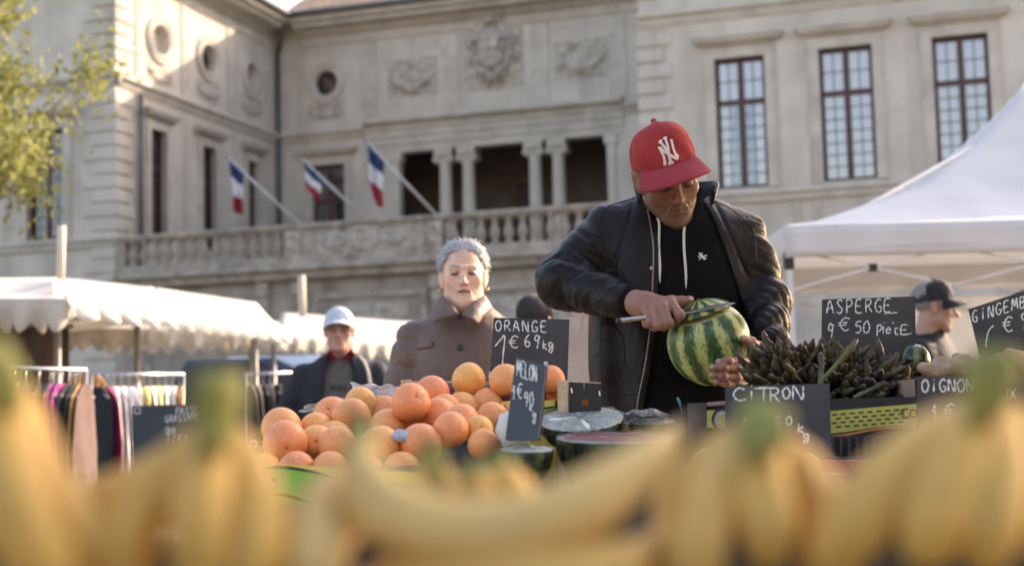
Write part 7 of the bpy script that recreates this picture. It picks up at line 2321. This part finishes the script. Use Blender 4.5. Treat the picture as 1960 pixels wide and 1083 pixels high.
# ---- cut melons in film
FILM = clear_film('cling_film', (.985, .99, .985), .30, .14, .9, 70)
FLESH = mat('melon_flesh', (.56, .14, .15), (.62, .20, .20), scale=20, rough=.4)
PALEF = mat('pale_melon_flesh', (.72, .73, .62), (.80, .81, .72), scale=20, rough=.5)
MELD = melon_material('dark_melon_rind', (.012, .030, .010), (.10, .16, .05), 9, .25)
def half_melon(px, py, Y, rx, ry, rz, tilt, label, flesh, yaw=0, mid=None):
    c = pt(px, py, Y)
    r = root('cut_melon', label, 'melon', tuple(c), 'cut melons wrapped in film')
    r.rotation_euler = (math.radians(tilt), math.radians(0), math.radians(yaw))
    n = 40
    th = np.linspace(-math.pi/2, -.02, 14)
    v, f = lathe([(max(.01, math.cos(a)), math.sin(a)) for a in th], n)
    mk('rind', [(x*rx, y*ry, z*rz) for x, y, z in v], f[:-1], MELD, r, True, local=True)
    v, f = lathe([(.995, -.02), (.93, 0.0), (.90, .004)], n)
    mk('white_rim', [(x*rx, y*ry, z*rz) for x, y, z in v], f[:2*n], PALEF, r, True, local=True)
    v, f = lathe([(.90, .004), (.5, .012), (.01, .015)], n)
    mk('flesh', [(x*rx, y*ry, z*rz) for x, y, z in v], f[:-2], flesh, r, True, local=True)
    v, f = lathe([(max(.01, math.cos(a))*1.02, math.sin(a)*1.02) for a in np.linspace(-1.4, 0, 12)]+[(.99, .03), (.6, .035), (.01, .03)], n)
    g = np.random.default_rng(int(px))
    mk('film', [(x*rx*(1+.006*g.normal()), y*ry*(1+.006*g.normal()), z*rz+.0012*g.normal()) for x, y, z in v], f[1:-1], FILM, r, True, local=True)
    return r
half_melon(1178, 836, 2.42, .100, .10, .095, 4, 'large wrapped half watermelon at the front, red flesh edge showing', FLESH, 10)
half_melon(1112, 800, 2.62, .078, .085, .06, 15, 'long pale wrapped melon half behind the large one', PALEF, -8)
half_melon(1008, 858, 2.34, .043, .05, .06, 5, 'small wrapped melon half below the melon slate', PALEF, 15)
half_melon(1240, 806, 2.75, .05, .05, .05, 5, 'wrapped melon piece at the back in bunched clear film', PALEF, 0)
v, f = sdf_mesh(lambda P: sell(P, pt(1232, 797, 2.72), (.05, .03, .012))+.008*wob(P, 170, 5), pt(1180, 830, 2.66)-.01, pt(1290, 770, 2.80)+.01, .005, 1)
o = mk('bunched_film', v, f, clear_film('bunched_cling_film', (.9, .92, .92), .5, .12, .8, 90), None, True, origin=pt(1232, 805, 2.72)); tag(o, 'bunched transparent film on top of the melon pieces', 'plastic film')
o = MB().box((pt(985, 900, 2.3)[0], 2.26, TZ+.002), (pt(1300, 900, 2.7)[0], 2.86, TZ+.075)).build('display_box', BLKP, None, origin=(pt(1150, 900, 2.5)[0], 2.5, TZ)); bevel(o, .006); tag(o, 'low black display box under the cut melons', 'box')
v, f = tube(smooth_path([pt(1296, 760, 2.74), pt(1301, 772, 2.74), pt(1306, 792, 2.74)], 8), [.0008]+[.0028]*4+[.001]*(len(smooth_path([pt(1296, 760, 2.74), pt(1301, 772, 2.74), pt(1306, 792, 2.74)], 8))-5), 6); o = mk('twist_tie', v, f, mat('teal_plastic', (.05, .30, .30), scale=9, rough=.4), None, True, origin=pt(1306, 792, 2.74)); tag(o, 'tiny teal twist tie standing by the cut melons', 'twist tie')

# ---- asparagus crate
ac, o_, n_, zt = carton('printed asparagus crate with lime top band and dark grille below', (1352, 756), (1990, 766), 2.66, .30, .2, BLKP, BLKP, name='asparagus_crate')
strip('lime_band', [(1560, 789), (1760, 772), (1990, 756)], [(1560, 832), (1620, 826), (1690, 816), (1760, 815), (1860, 822), (1990, 840)], o_, n_, LIME, ac, .0014)
strip('orange_arc', [(1560, 836), (1620, 829), (1690, 817), (1760, 816), (1860, 823), (1990, 841)], [(1560, 841), (1620, 834), (1690, 821), (1760, 819), (1860, 826), (1990, 844)], o_, n_, ORP, ac, .0018)
dash = MB()
for r_ in range(5):
    for k in range(9):
        x0 = 1592+k*17+(r_ % 2)*8; y0 = 792+r_*8-(x0-1592)*.075
        if y0 > 822-(x0-1592)*.07 or x0 > 1735: continue
        vs = [onplane(x, y, o_+n_*.0022, n_) for x, y in ((x0, y0), (x0+10, y0-.8), (x0+10, y0+2.2), (x0, y0+3))]
        dash.add(vs, [(0, 1, 2, 3)])
ob = dash.build('printed_marks', BLKP, ac); ob['kind'] = 'stuff'
BRP = mat('print_brown', (.16, .09, .03), scale=9, rough=.7)
for q in ([(1724, 783), (1730, 782), (1732, 800), (1726, 801)], [(1726, 797), (1740, 795), (1740, 801), (1726, 802)]):
    mk('printed_letter', [onplane(x, y, o_+n_*.002, n_) for x, y in q], [(0, 1, 2, 3)], BRP, ac)
pts = [(1748+8*math.cos(t), 791+9*math.sin(t)) for t in np.linspace(0, 6.283, 18)]
mk('printed_letter', [onplane(1748+k*8*math.cos(t), 791+k*9*math.sin(t), o_+n_*.002, n_) for t in np.linspace(0, 6.283, 18) for k in (.6, 1)], [(2*i, 2*i+1, 2*i+3, 2*i+2) for i in range(17)], BRP, ac)
# printed end of the crate at the left: lime panel, ring emblem, pale handle
strip('lime_panel', [(1353, 785), (1400, 784)], [(1353, 818), (1400, 818)], o_, n_, LIME, ac, .0014)
mk('ring_emblem', [onplane(1382+k*20*math.cos(t), 803+k*24*math.sin(t), o_+n_*.0018, n_) for t in np.linspace(0, 6.283, 30) for k in (.72, 1)], [(2*i, 2*i+1, 2*i+3, 2*i+2) for i in range(29)], mat('print_grey', (.05, .045, .045), scale=9, rough=.6), ac)
mk('emblem_ground', [onplane(1382+14.4*math.cos(t), 803+17.3*math.sin(t), o_+n_*.0018, n_) for t in np.linspace(0, 6.283, 24, endpoint=False)], [tuple(range(24))], mat('print_pale', (.5, .45, .42), scale=9, rough=.6), ac)
q = smooth_path([(1388, 792, 0), (1376, 796, 0), (1384, 803, 0), (1374, 810, 0), (1390, 812, 0)], 20)
v, f = tube([onplane(a, b, o_+n_*.0026, n_) for a, b, _ in q], .0018, 5); mk('emblem_squiggle', v, f, LIME, ac)
slab('handle_lath', [(1354, 770), (1392, 767), (1392, 776), (1354, 778)], 2.652, .008, mat('pinkish_lath', (.34, .22, .17), scale=9, rough=.8), ac)
lc = root('plastic_crate', 'dark plastic crate with vertical bars below the asparagus', 'crate', tuple(pt(1640, 880, 2.60)*np.array([1, 1, 0])+np.array([0, 0, TZ])))
for k in range(26):
    x = 1592+k*15.5
    slab('bar', [(x, 838), (x+5, 838), (x+5, 874), (x, 874)], 2.612, .006, mat('grey_plastic', (.06, .06, .075), scale=9, rough=.5), lc, bev=.0006)
slab('back_sheet', [(1560, 834), (1990, 834), (1990, 900), (1560, 900)], 2.63, .01, BLKP, lc)
slab('lower_rail', [(1560, 874), (1990, 874), (1990, 884), (1560, 884)], 2.605, .02, MATS['grey_plastic'], lc)
rb_ = root('red_tray', 'faded red tray edge in front of the dark plastic crate', 'tray', tuple(pt(1590, 885, 2.45)*np.array([1, 1, 0])+np.array([0, 0, TZ])))
slab('tray_edge', [(1330, 882), (1990, 876), (1990, 960), (1330, 966)], 2.45, .012, mat('faded_red_plastic', (.34, .10, .075), (.42, .14, .10), scale=9, rough=.6), rb_)
slab('tray_back', [(1330, 900), (1990, 896), (1990, 960), (1330, 966)], 2.56, .012, MATS['faded_red_plastic'], rb_)

# spears: tapered stalk with overlapping bracts at the tip
def spear_mesh(seed):
    g = random.Random(seed)
    vs, fs = [], []
    n = 7
    prof = [(.0048, 0), (.0052, .05), (.0049, .105), (.0055, .108), (.0050, .128), (.0060, .132), (.0056, .146), (.0068, .150), (.0062, .163), (.0071, .167), (.0060, .179), (.0064, .182), (.0047, .193), (.0046, .195), (.0024, .203), (.0005, .207)]
    bend = g.uniform(-.03, .03)
    for k, (r, z) in enumerate(prof):
        for j in range(n):
            t = 2*math.pi*j/n+k*.5
            rr = r*(1+(.24*math.cos(3*t+k*1.2) if z > .1 else 0))
            vs.append((rr*math.cos(t)+bend*(z/.2)**2, rr*math.sin(t), z))
    for k in range(len(prof)-1):
        for j in range(n):
            fs.append((k*n+j, k*n+(j+1) % n, (k+1)*n+(j+1) % n, (k+1)*n+j))
    return vs, fs
def asp_mat():
    m = bpy.data.materials.new('asparagus_skin'); m.use_nodes = True
    t = m.node_tree; N, L = t.nodes, t.links
    b = N['Principled BSDF']; b.inputs['Roughness'].default_value = .5
    tc = N.new('ShaderNodeTexCoord'); sp = N.new('ShaderNodeSeparateXYZ'); L.new(tc.outputs['Object'], sp.inputs[0])
    oi = N.new('ShaderNodeObjectInfo')
    nz = N.new('ShaderNodeTexNoise'); nz.inputs['Scale'].default_value = 90; L.new(tc.outputs['Object'], nz.inputs['Vector'])
    ad = N.new('ShaderNodeMath'); ad.operation = 'MULTIPLY_ADD'; ad.inputs[1].default_value = .06; L.new(nz.outputs['Fac'], ad.inputs[0]); L.new(sp.outputs['Z'], ad.inputs[2])
    a2 = N.new('ShaderNodeMath'); a2.operation = 'MULTIPLY_ADD'; a2.inputs[1].default_value = .16; L.new(oi.outputs['Random'], a2.inputs[0]); L.new(ad.outputs[0], a2.inputs[2])
    mr = N.new('ShaderNodeMapRange'); mr.inputs['From Min'].default_value = .08; mr.inputs['From Max'].default_value = .38; L.new(a2.outputs[0], mr.inputs['Value'])
    r = N.new('ShaderNodeValToRGB'); e = r.color_ramp.elements
    e[0].position, e[0].color = 0, (.20, .20, .055, 1)
    e[1].position, e[1].color = 1, (.056, .036, .028, 1)
    k = e.new(.45); k.color = (.125, .11, .038, 1)
    k = e.new(.75); k.color = (.078, .058, .030, 1)
    L.new(mr.outputs[0], r.inputs['Fac']); L.new(r.outputs['Color'], b.inputs['Base Color'])
    return m
ASP = asp_mat()
SP = []
for k in range(6):
    o = mk('spear', *spear_mesh(k), ASP, None, True, local=True); SP.append(o.data); bpy.data.objects.remove(o)
BAND = mat('rubber_band', (.25, .12, .20), (.3, .16, .24), scale=9, rough=.6)
def bunch(px, py, Y, axis, n, spread, label, rad=.040, length=1.0, seed=0):
    """py: where the tips are"""
    g = random.Random(seed)
    ax = np.array(axis, float); ax /= np.linalg.norm(ax)
    tip = pt(px, py, Y); base = tip-ax*.205*length
    r = root('asparagus_bunch', label, 'asparagus', tuple(base), 'bunches of asparagus in the crate')
    e1 = np.cross(ax, (0, 1, 0)); e1 /= np.linalg.norm(e1); e2 = np.cross(ax, e1)
    for i in range(n):
        q = math.sqrt((i+.5)/n)*rad; t = i*2.39996
        p = e1*q*math.cos(t)+e2*q*math.sin(t)
        d = ax+(e1*math.cos(t)+e2*math.sin(t))*spread*.35*q/rad+np.array([g.uniform(-.17, .17), g.uniform(-.17, .17), g.uniform(-.06, .06)])
        o = bpy.data.objects.new('spear', SP[g.randrange(6)]); COL.objects.link(o)
        o.parent = r; o.location = p+ax*g.uniform(-.018, .016)
        rot = Vector(d).to_track_quat('Z', 'Y').to_euler()
        o.rotation_euler = rot
        s = length*g.uniform(.92, 1.08); o.scale = (s*1.35, s*1.35, s*.95)
    th = np.linspace(0, 6.2832, 26)
    v, f = tube([base+ax*.05+(e1*math.cos(a)+e2*math.sin(a))*(rad*1.12) for a in th], .003, 5, False); mk('band', v, f, BAND, r)
    return r
bunch(1482, 702, 2.84, (-.45, -.62, .42), 44, .25, 'asparagus bunch lying farthest left, tips beside the holding hand', .042, seed=1)
bunch(1502, 655, 2.92, (-.14, -.42, .85), 60, .26, 'tallest asparagus bunch, tips in front of the leather sleeve', .054, seed=2)
bunch(1556, 690, 2.84, (.08, -.70, .60), 48, .26, 'asparagus bunch in the middle with tips facing out', .046, seed=3)
bunch(1622, 706, 2.84, (.0, -.80, .50), 52, .26, 'asparagus bunch right of the middle above the lime band', .050, seed=4)
bunch(1672, 672, 2.90, (.08, -.35, .90), 46, .22, 'upright asparagus bunch in front of the asparagus slate', .044, seed=5)
bunch(1722, 706, 2.85, (.28, -.55, .70), 44, .28, 'asparagus bunch at the right end of the crate', .044, seed=6)
bunch(1492, 748, 2.76, (-.30, -.80, .35), 40, .30, 'asparagus bunch low at the left behind the lemon slate', .042, seed=7)
bunch(1610, 752, 2.76, (.0, -.92, .25), 40, .28, 'asparagus bunch lying low, tips toward the stall front', .044, seed=9)
bunch(1690, 748, 2.77, (.15, -.90, .28), 44, .30, 'asparagus bunch low at the front right by the lime band', .044, seed=8)
for k, (a, b, Y, lb) in enumerate((((1560, 745), (1650, 645), 2.80, 'single long asparagus spear sticking up right of the tallest bunch'), ((1634, 762), (1695, 732), 2.70, 'loose pale asparagus spear lying across the front'), ((1570, 735), (1578, 670), 2.76, 'single asparagus spear leaning in the gap'))):
    p, q = pt(*a, Y), pt(*b, Y)
    o = bpy.data.objects.new('asparagus_spear', SP[k]); COL.objects.link(o)
    o.location = p; o.rotation_euler = Vector(q-p).to_track_quat('Z', 'Y').to_euler()
    L2 = np.linalg.norm(q-p)/.212; o.scale = (max(1.1, L2), max(1.1, L2), L2); tag(o, lb, 'asparagus')
# things beside the asparagus
c = pt(1752, 690, 2.92)
gm_ = mk('glossy_squash', *sdf_mesh(lambda P: sell(P, c, (.030, .035, .034)), c-.05, c+.05, .005, 1), melon_material('glossy_gourd', (.012, .03, .012), (.18, .20, .06), 7, .08), None, True, origin=c-np.array([0, 0, .034])); tag(gm_, 'glossy dark green squash right of the asparagus', 'squash')
GING = mat('ginger_skin', (.36, .25, .16), (.48, .36, .24), scale=30, rough=.85, bump=.3, bscale=80)
for k, (x, y, lb) in enumerate(((1800, 706, 'knobbly ginger root left of the onion slate top'), (1850, 700, 'pale ginger root between squash and ginger slate'), (1915, 692, 'ginger root in front of the ginger slate'), (1960, 690, 'ginger root at the right edge'))):
    c = pt(x, y, 2.74)
    g = np.random.default_rng(k+3)
    caps = [(c+g.normal(0, .006, 3), c+np.array([g.uniform(-.045, .045), g.uniform(-.02, .02), g.uniform(-.012, .018)])) for _ in range(5)]
    def gf(P):
        d = None
        for a, b in caps:
            q = scap(P, a, b, .014, .011); d = q if d is None else smin(d, q, .008)
        return d+.0012*wob(P, 300, k)
    v, f = sdf_mesh(gf, c-.075, c+.075, .005, 1)
    o = mk('ginger_root', v, f, GING, None, True, origin=c-np.array([0, 0, .02])); tag(o, lb, 'ginger', 'ginger roots')
gbx, o_, n_, zt = carton('brown carton holding the ginger at the right', (1752, 722), (2050, 718), 2.68, .30, .2, CARD, CARD)
for k, (x, y, r, lb) in enumerate(((1352, 882, 27, 'yellow lemon in front of the dark crate end'), (1545, 888, 24, 'lemon at the foot of the lemon slate'), (1420, 900, 26, 'lemon hidden behind the green banana crown'))):
    c = pt(x, y, 2.40); R = r*2.40/LENS_PX
    vs, fs = lathe([(.02, -1.25), (.16, -1.17), (.45, -1.0), (.85, -.5), (1, 0), (.85, .5), (.45, 1.0), (.15, 1.18), (.04, 1.2)], 20)
    o = mk('lemon', vs, fs, mat('lemon_peel', (.52, .40, .06), (.60, .48, .09), scale=9, rough=.45, bump=.2, bscale=60), None, True, local=True)
    o.location = c; o.scale = (R, R, R); o.rotation_euler = (1.4, .3*k, .9+k); tag(o, lb, 'lemon', 'lemons')
o = MB().box((pt(1330, 900, 2.4)[0], 2.34, TZ+.002), (pt(1600, 900, 2.4)[0], 2.44, pt(1352, 910, 2.4)[2]-.0)).build('lemon_box', CARD, None, origin=(pt(1460, 900, 2.4)[0], 2.39, TZ)); tag(o, 'low brown box carrying the lemons', 'box')
# ================================================================== bananas right in front of the lens
NEAR = .86
BAN = mat('banana_skin', (.92, .92, .92), (1.06, 1.04, 1.0), scale=30, rough=.62, vcol=True, bump=.05, bscale=60)
def banana_mesh(path, rpx, green0=.18, green1=.06, seed=0, tip=True, pale=0.0):
    """path: (px, py, distance) from the stem to the blossom end; rpx: radius in pixels"""
    path = [(a, b+14, c*NEAR) for a, b, c in path]
    P = smooth_path([pt(*q) for q in path], 40)
    k = len(P)
    t = np.linspace(0, 1, k)
    ym = np.mean([q[2] for q in path])
    R = rpx*.84*ym/LENS_PX
    rad = R*np.interp(t, [0, .05, .13, .22, .36, .55, .78, .90, .965, 1], [.30, .32, .38, .62, .93, 1, .93, .66, .30, .16])
    n = 15
    T = np.gradient(P, axis=0); T /= np.linalg.norm(T, axis=1)[:, None]
    a = np.cross(T[0], (0, 1, 0)); a /= np.linalg.norm(a)
    vs, fs, cs = [], [], []
    Y0 = np.array([.68, .39, .085])*(1-pale)+np.array([.78, .57, .25])*pale
    G0 = np.array([.15, .19, .03]); B0 = np.array([.045, .032, .022])
    g = np.random.default_rng(seed)
    for i in range(k):
        a = a-T[i]*np.dot(a, T[i]); a /= np.linalg.norm(a); b = np.cross(T[i], a)
        for j in range(n):
            th = 2*math.pi*j/n
            r = rad[i]*(1+.045*math.cos(5*th+.6))
            vs.append(P[i]+r*(math.cos(th)*a+math.sin(th)*b))
            wg = np.clip((green0-t[i])/max(green0, 1e-3)*1.8, 0, 1)*.95+np.clip((t[i]-1+green1)/max(green1, 1e-3)*1.5, 0, 1)*.8
            c = Y0*(1-min(1, wg))+G0*min(1, wg)
            c = c*(1+.06*math.cos(5*th+.6))
            if t[i] > .975 or (tip and t[i] < .035): c = B0
            cs.append(c)
    for i in range(k-1):
        for j in range(n):
            fs.append((i*n+j, i*n+(j+1) % n, (i+1)*n+(j+1) % n, (i+1)*n+j))
    fs += [tuple(range(n))[::-1], tuple((k-1)*n+j for j in range(n))]
    return vs, fs, np.array(cs)
def hand_of(label, crown, cr, fingers, seed=0, crown_c=((.22, .215, .045), (.31, .29, .07))):
    """crown: list of (px, py, distance) along the cut crown; fingers: list of (path, radius, kwargs)"""
    crown = [(a, b+10, c*NEAR*.92) for a, b, c in crown]; cr = cr*NEAR
    c0 = pt(*crown[-1])
    r = root('banana_bunch', label, 'bananas', tuple(c0), 'banana bunches at the front of the stall')
    if len(crown) > 1:
        P = smooth_path([pt(*q) for q in crown], 8)
        v, f = tube(P, np.interp(np.linspace(0, 1, len(P)), [0, .12, .5, 1], [cr*.8, cr, cr*.95, cr*.45]), 10, ell=.7)
        mk('crown', v, f, mat('banana_crown', *crown_c, scale=30, rough=.7), r, True)
    for k, (path, rad, kw) in enumerate(fingers):
        if len(crown) > 1 and not kw.get('tip', True):      # neck runs up into the crown
            x_, y_, d_ = path[0]
            path = [(x_+(path[1][0]-x_)*-.10+(k-1.5)*9, y_-62, d_*.97)]+path
        v, f, c = banana_mesh(path, rad, seed=seed+k, **kw)
        mk('banana', v, f, BAN, r, True, cols=c)
    return r
D = .62
hand_of('single sweeping banana with dark cut stem across the middle foreground', [(690, 785, D)], .008,
        [([(690, 770, .64), (688, 830, .635), (692, 890, .625), (740, 962, .615), (850, 1003, .61), (980, 1003, .61), (1110, 956, .615), (1215, 885, .63), (1320, 790, .66)], 84, dict(green0=.24, green1=.02, pale=.5))], 1)
hand_of('banana bunch with broad green crown left of the oranges', [(425, 700, .66), (412, 790, .66), (405, 850, .65)], .0155,
        [([(412, 810, .66), (360, 880, .64), (270, 960, .62), (230, 1060, .61), (240, 1160, .62)], 78, dict(green0=.18, tip=False)),
         ([(415, 815, .65), (400, 890, .62), (385, 980, .60), (400, 1080, .60), (440, 1180, .62)], 76, dict(green0=.20, tip=False)),
         ([(430, 815, .65), (465, 890, .63), (490, 980, .61), (480, 1080, .60), (440, 1180, .62)], 72, dict(green0=.16, tip=False)),
         ([(405, 830, .68), (320, 890, .68), (220, 940, .68), (120, 950, .70), (60, 910, .72)], 62, dict(green0=.18, tip=False))], 10)
hand_of('banana bunch cut off by the left edge of the view', [(-30, 650, .66), (10, 720, .66), (20, 780, .66)], .013,
        [([(20, 735, .66), (45, 830, .64), (90, 940, .62), (170, 1040, .61), (270, 1110, .62)], 76, dict(green0=.20, tip=False)),
         ([(10, 735, .64), (10, 840, .61), (30, 960, .59), (90, 1080, .59), (170, 1170, .6)], 80, dict(green0=.22, tip=False)),
         ([(0, 735, .64), (-50, 840, .61), (-70, 960, .59), (-40, 1080, .59)], 80, dict(green0=.2, tip=False))], 20)
hand_of('pale bananas lying side by side under the sweeping one', [(660, 920, .66)], .008,
        [([(672, 890, .68), (650, 920, .66), (622, 985, .63), (600, 1070, .61), (620, 1180, .62)], 76, dict(green0=.10, pale=.55)),
         ([(640, 1120, .66), (760, 1110, .62), (930, 1120, .60), (1100, 1100, .60), (1270, 1040, .62)], 86, dict(green0=.05, pale=.1)),
         ([(900, 1180, .66), (1060, 1150, .65), (1220, 1090, .64), (1330, 990, .66)], 76, dict(green0=.05))], 30)
hand_of('bananas behind the sweeping one, short green and dark tips up', [(830, 850, .80), (850, 930, .80)], .007,
        [([(825, 826, .78), (822, 880, .78), (850, 950, .77), (930, 1010, .77), (1030, 1030, .78)], 58, dict(green0=.30, green1=.02)),
         ([(893, 862, .76), (905, 905, .76), (930, 960, .76), (980, 1010, .76), (1060, 1040, .78)], 52, dict(green0=.30, green1=.02)),
         ([(955, 842, .78), (955, 890, .78), (970, 950, .77), (1010, 1000, .77), (1090, 1030, .78)], 74, dict(green0=.36, green1=.02))], 40)
hand_of('banana bunch with fanned green necks right of the middle', [(1462, 778, .68), (1455, 830, .67), (1450, 860, .66)], .013,
        [([(1445, 820, .67), (1400, 890, .65), (1350, 970, .62), (1330, 1070, .61), (1360, 1170, .62)], 74, dict(green0=.24, tip=False, pale=.1)),
         ([(1455, 825, .66), (1450, 900, .63), (1470, 990, .61), (1480, 1090, .61)], 70, dict(green0=.26, tip=False)),
         ([(1468, 820, .67), (1525, 890, .66), (1570, 970, .64), (1590, 1070, .63), (1580, 1150, .64)], 70, dict(green0=.24, tip=False)),
         ([(1440, 820, .70), (1370, 870, .70), (1300, 940, .70), (1270, 1040, .69)], 58, dict(green0=.2, tip=False))], 50)
hand_of('large banana bunch with dark green crown at the right edge', [(1905, 660, .66), (1890, 740, .66), (1870, 800, .66)], .016,
        [([(1870, 775, .66), (1790, 840, .63), (1700, 920, .61), (1620, 1010, .60), (1560, 1110, .61)], 84, dict(green0=.18, tip=False)),
         ([(1880, 780, .65), (1840, 870, .61), (1790, 980, .59), (1760, 1090, .59)], 84, dict(green0=.20, tip=False)),
         ([(1895, 780, .65), (1905, 880, .61), (1890, 990, .59), (1880, 1100, .59)], 82, dict(green0=.20, tip=False)),
         ([(1905, 775, .66), (1975, 870, .64), (2010, 980, .62), (2010, 1090, .62)], 80, dict(green0=.20, tip=False))], 60, ((.10, .11, .025), (.16, .16, .04)))
bx = root('banana_box', 'open brown banana carton under the front bananas', 'box', (0, .68, TZ))
for a, b in (((-.40, .46, TZ+.002), (.40, .466, .99)), ((-.40, .86, TZ+.002), (.40, .866, 1.028)), ((-.406, .46, TZ+.002), (-.40, .906, .99)), ((.40, .46, TZ+.002), (.406, .906, .99))):
    MB().box(a, b).build('side_panel', mat('dark_carton', (.08, .052, .03), (.11, .072, .04), scale=12, rough=.9), bx)
MB().box((-.40, .466, TZ+.01), (.40, .90, .985)).build('dark_filler', mat('gap_shade_brown', (.05, .034, .02), (.08, .055, .03), scale=20, rough=.95), bx)  # dark filler standing in for the shade in the gaps between bananas
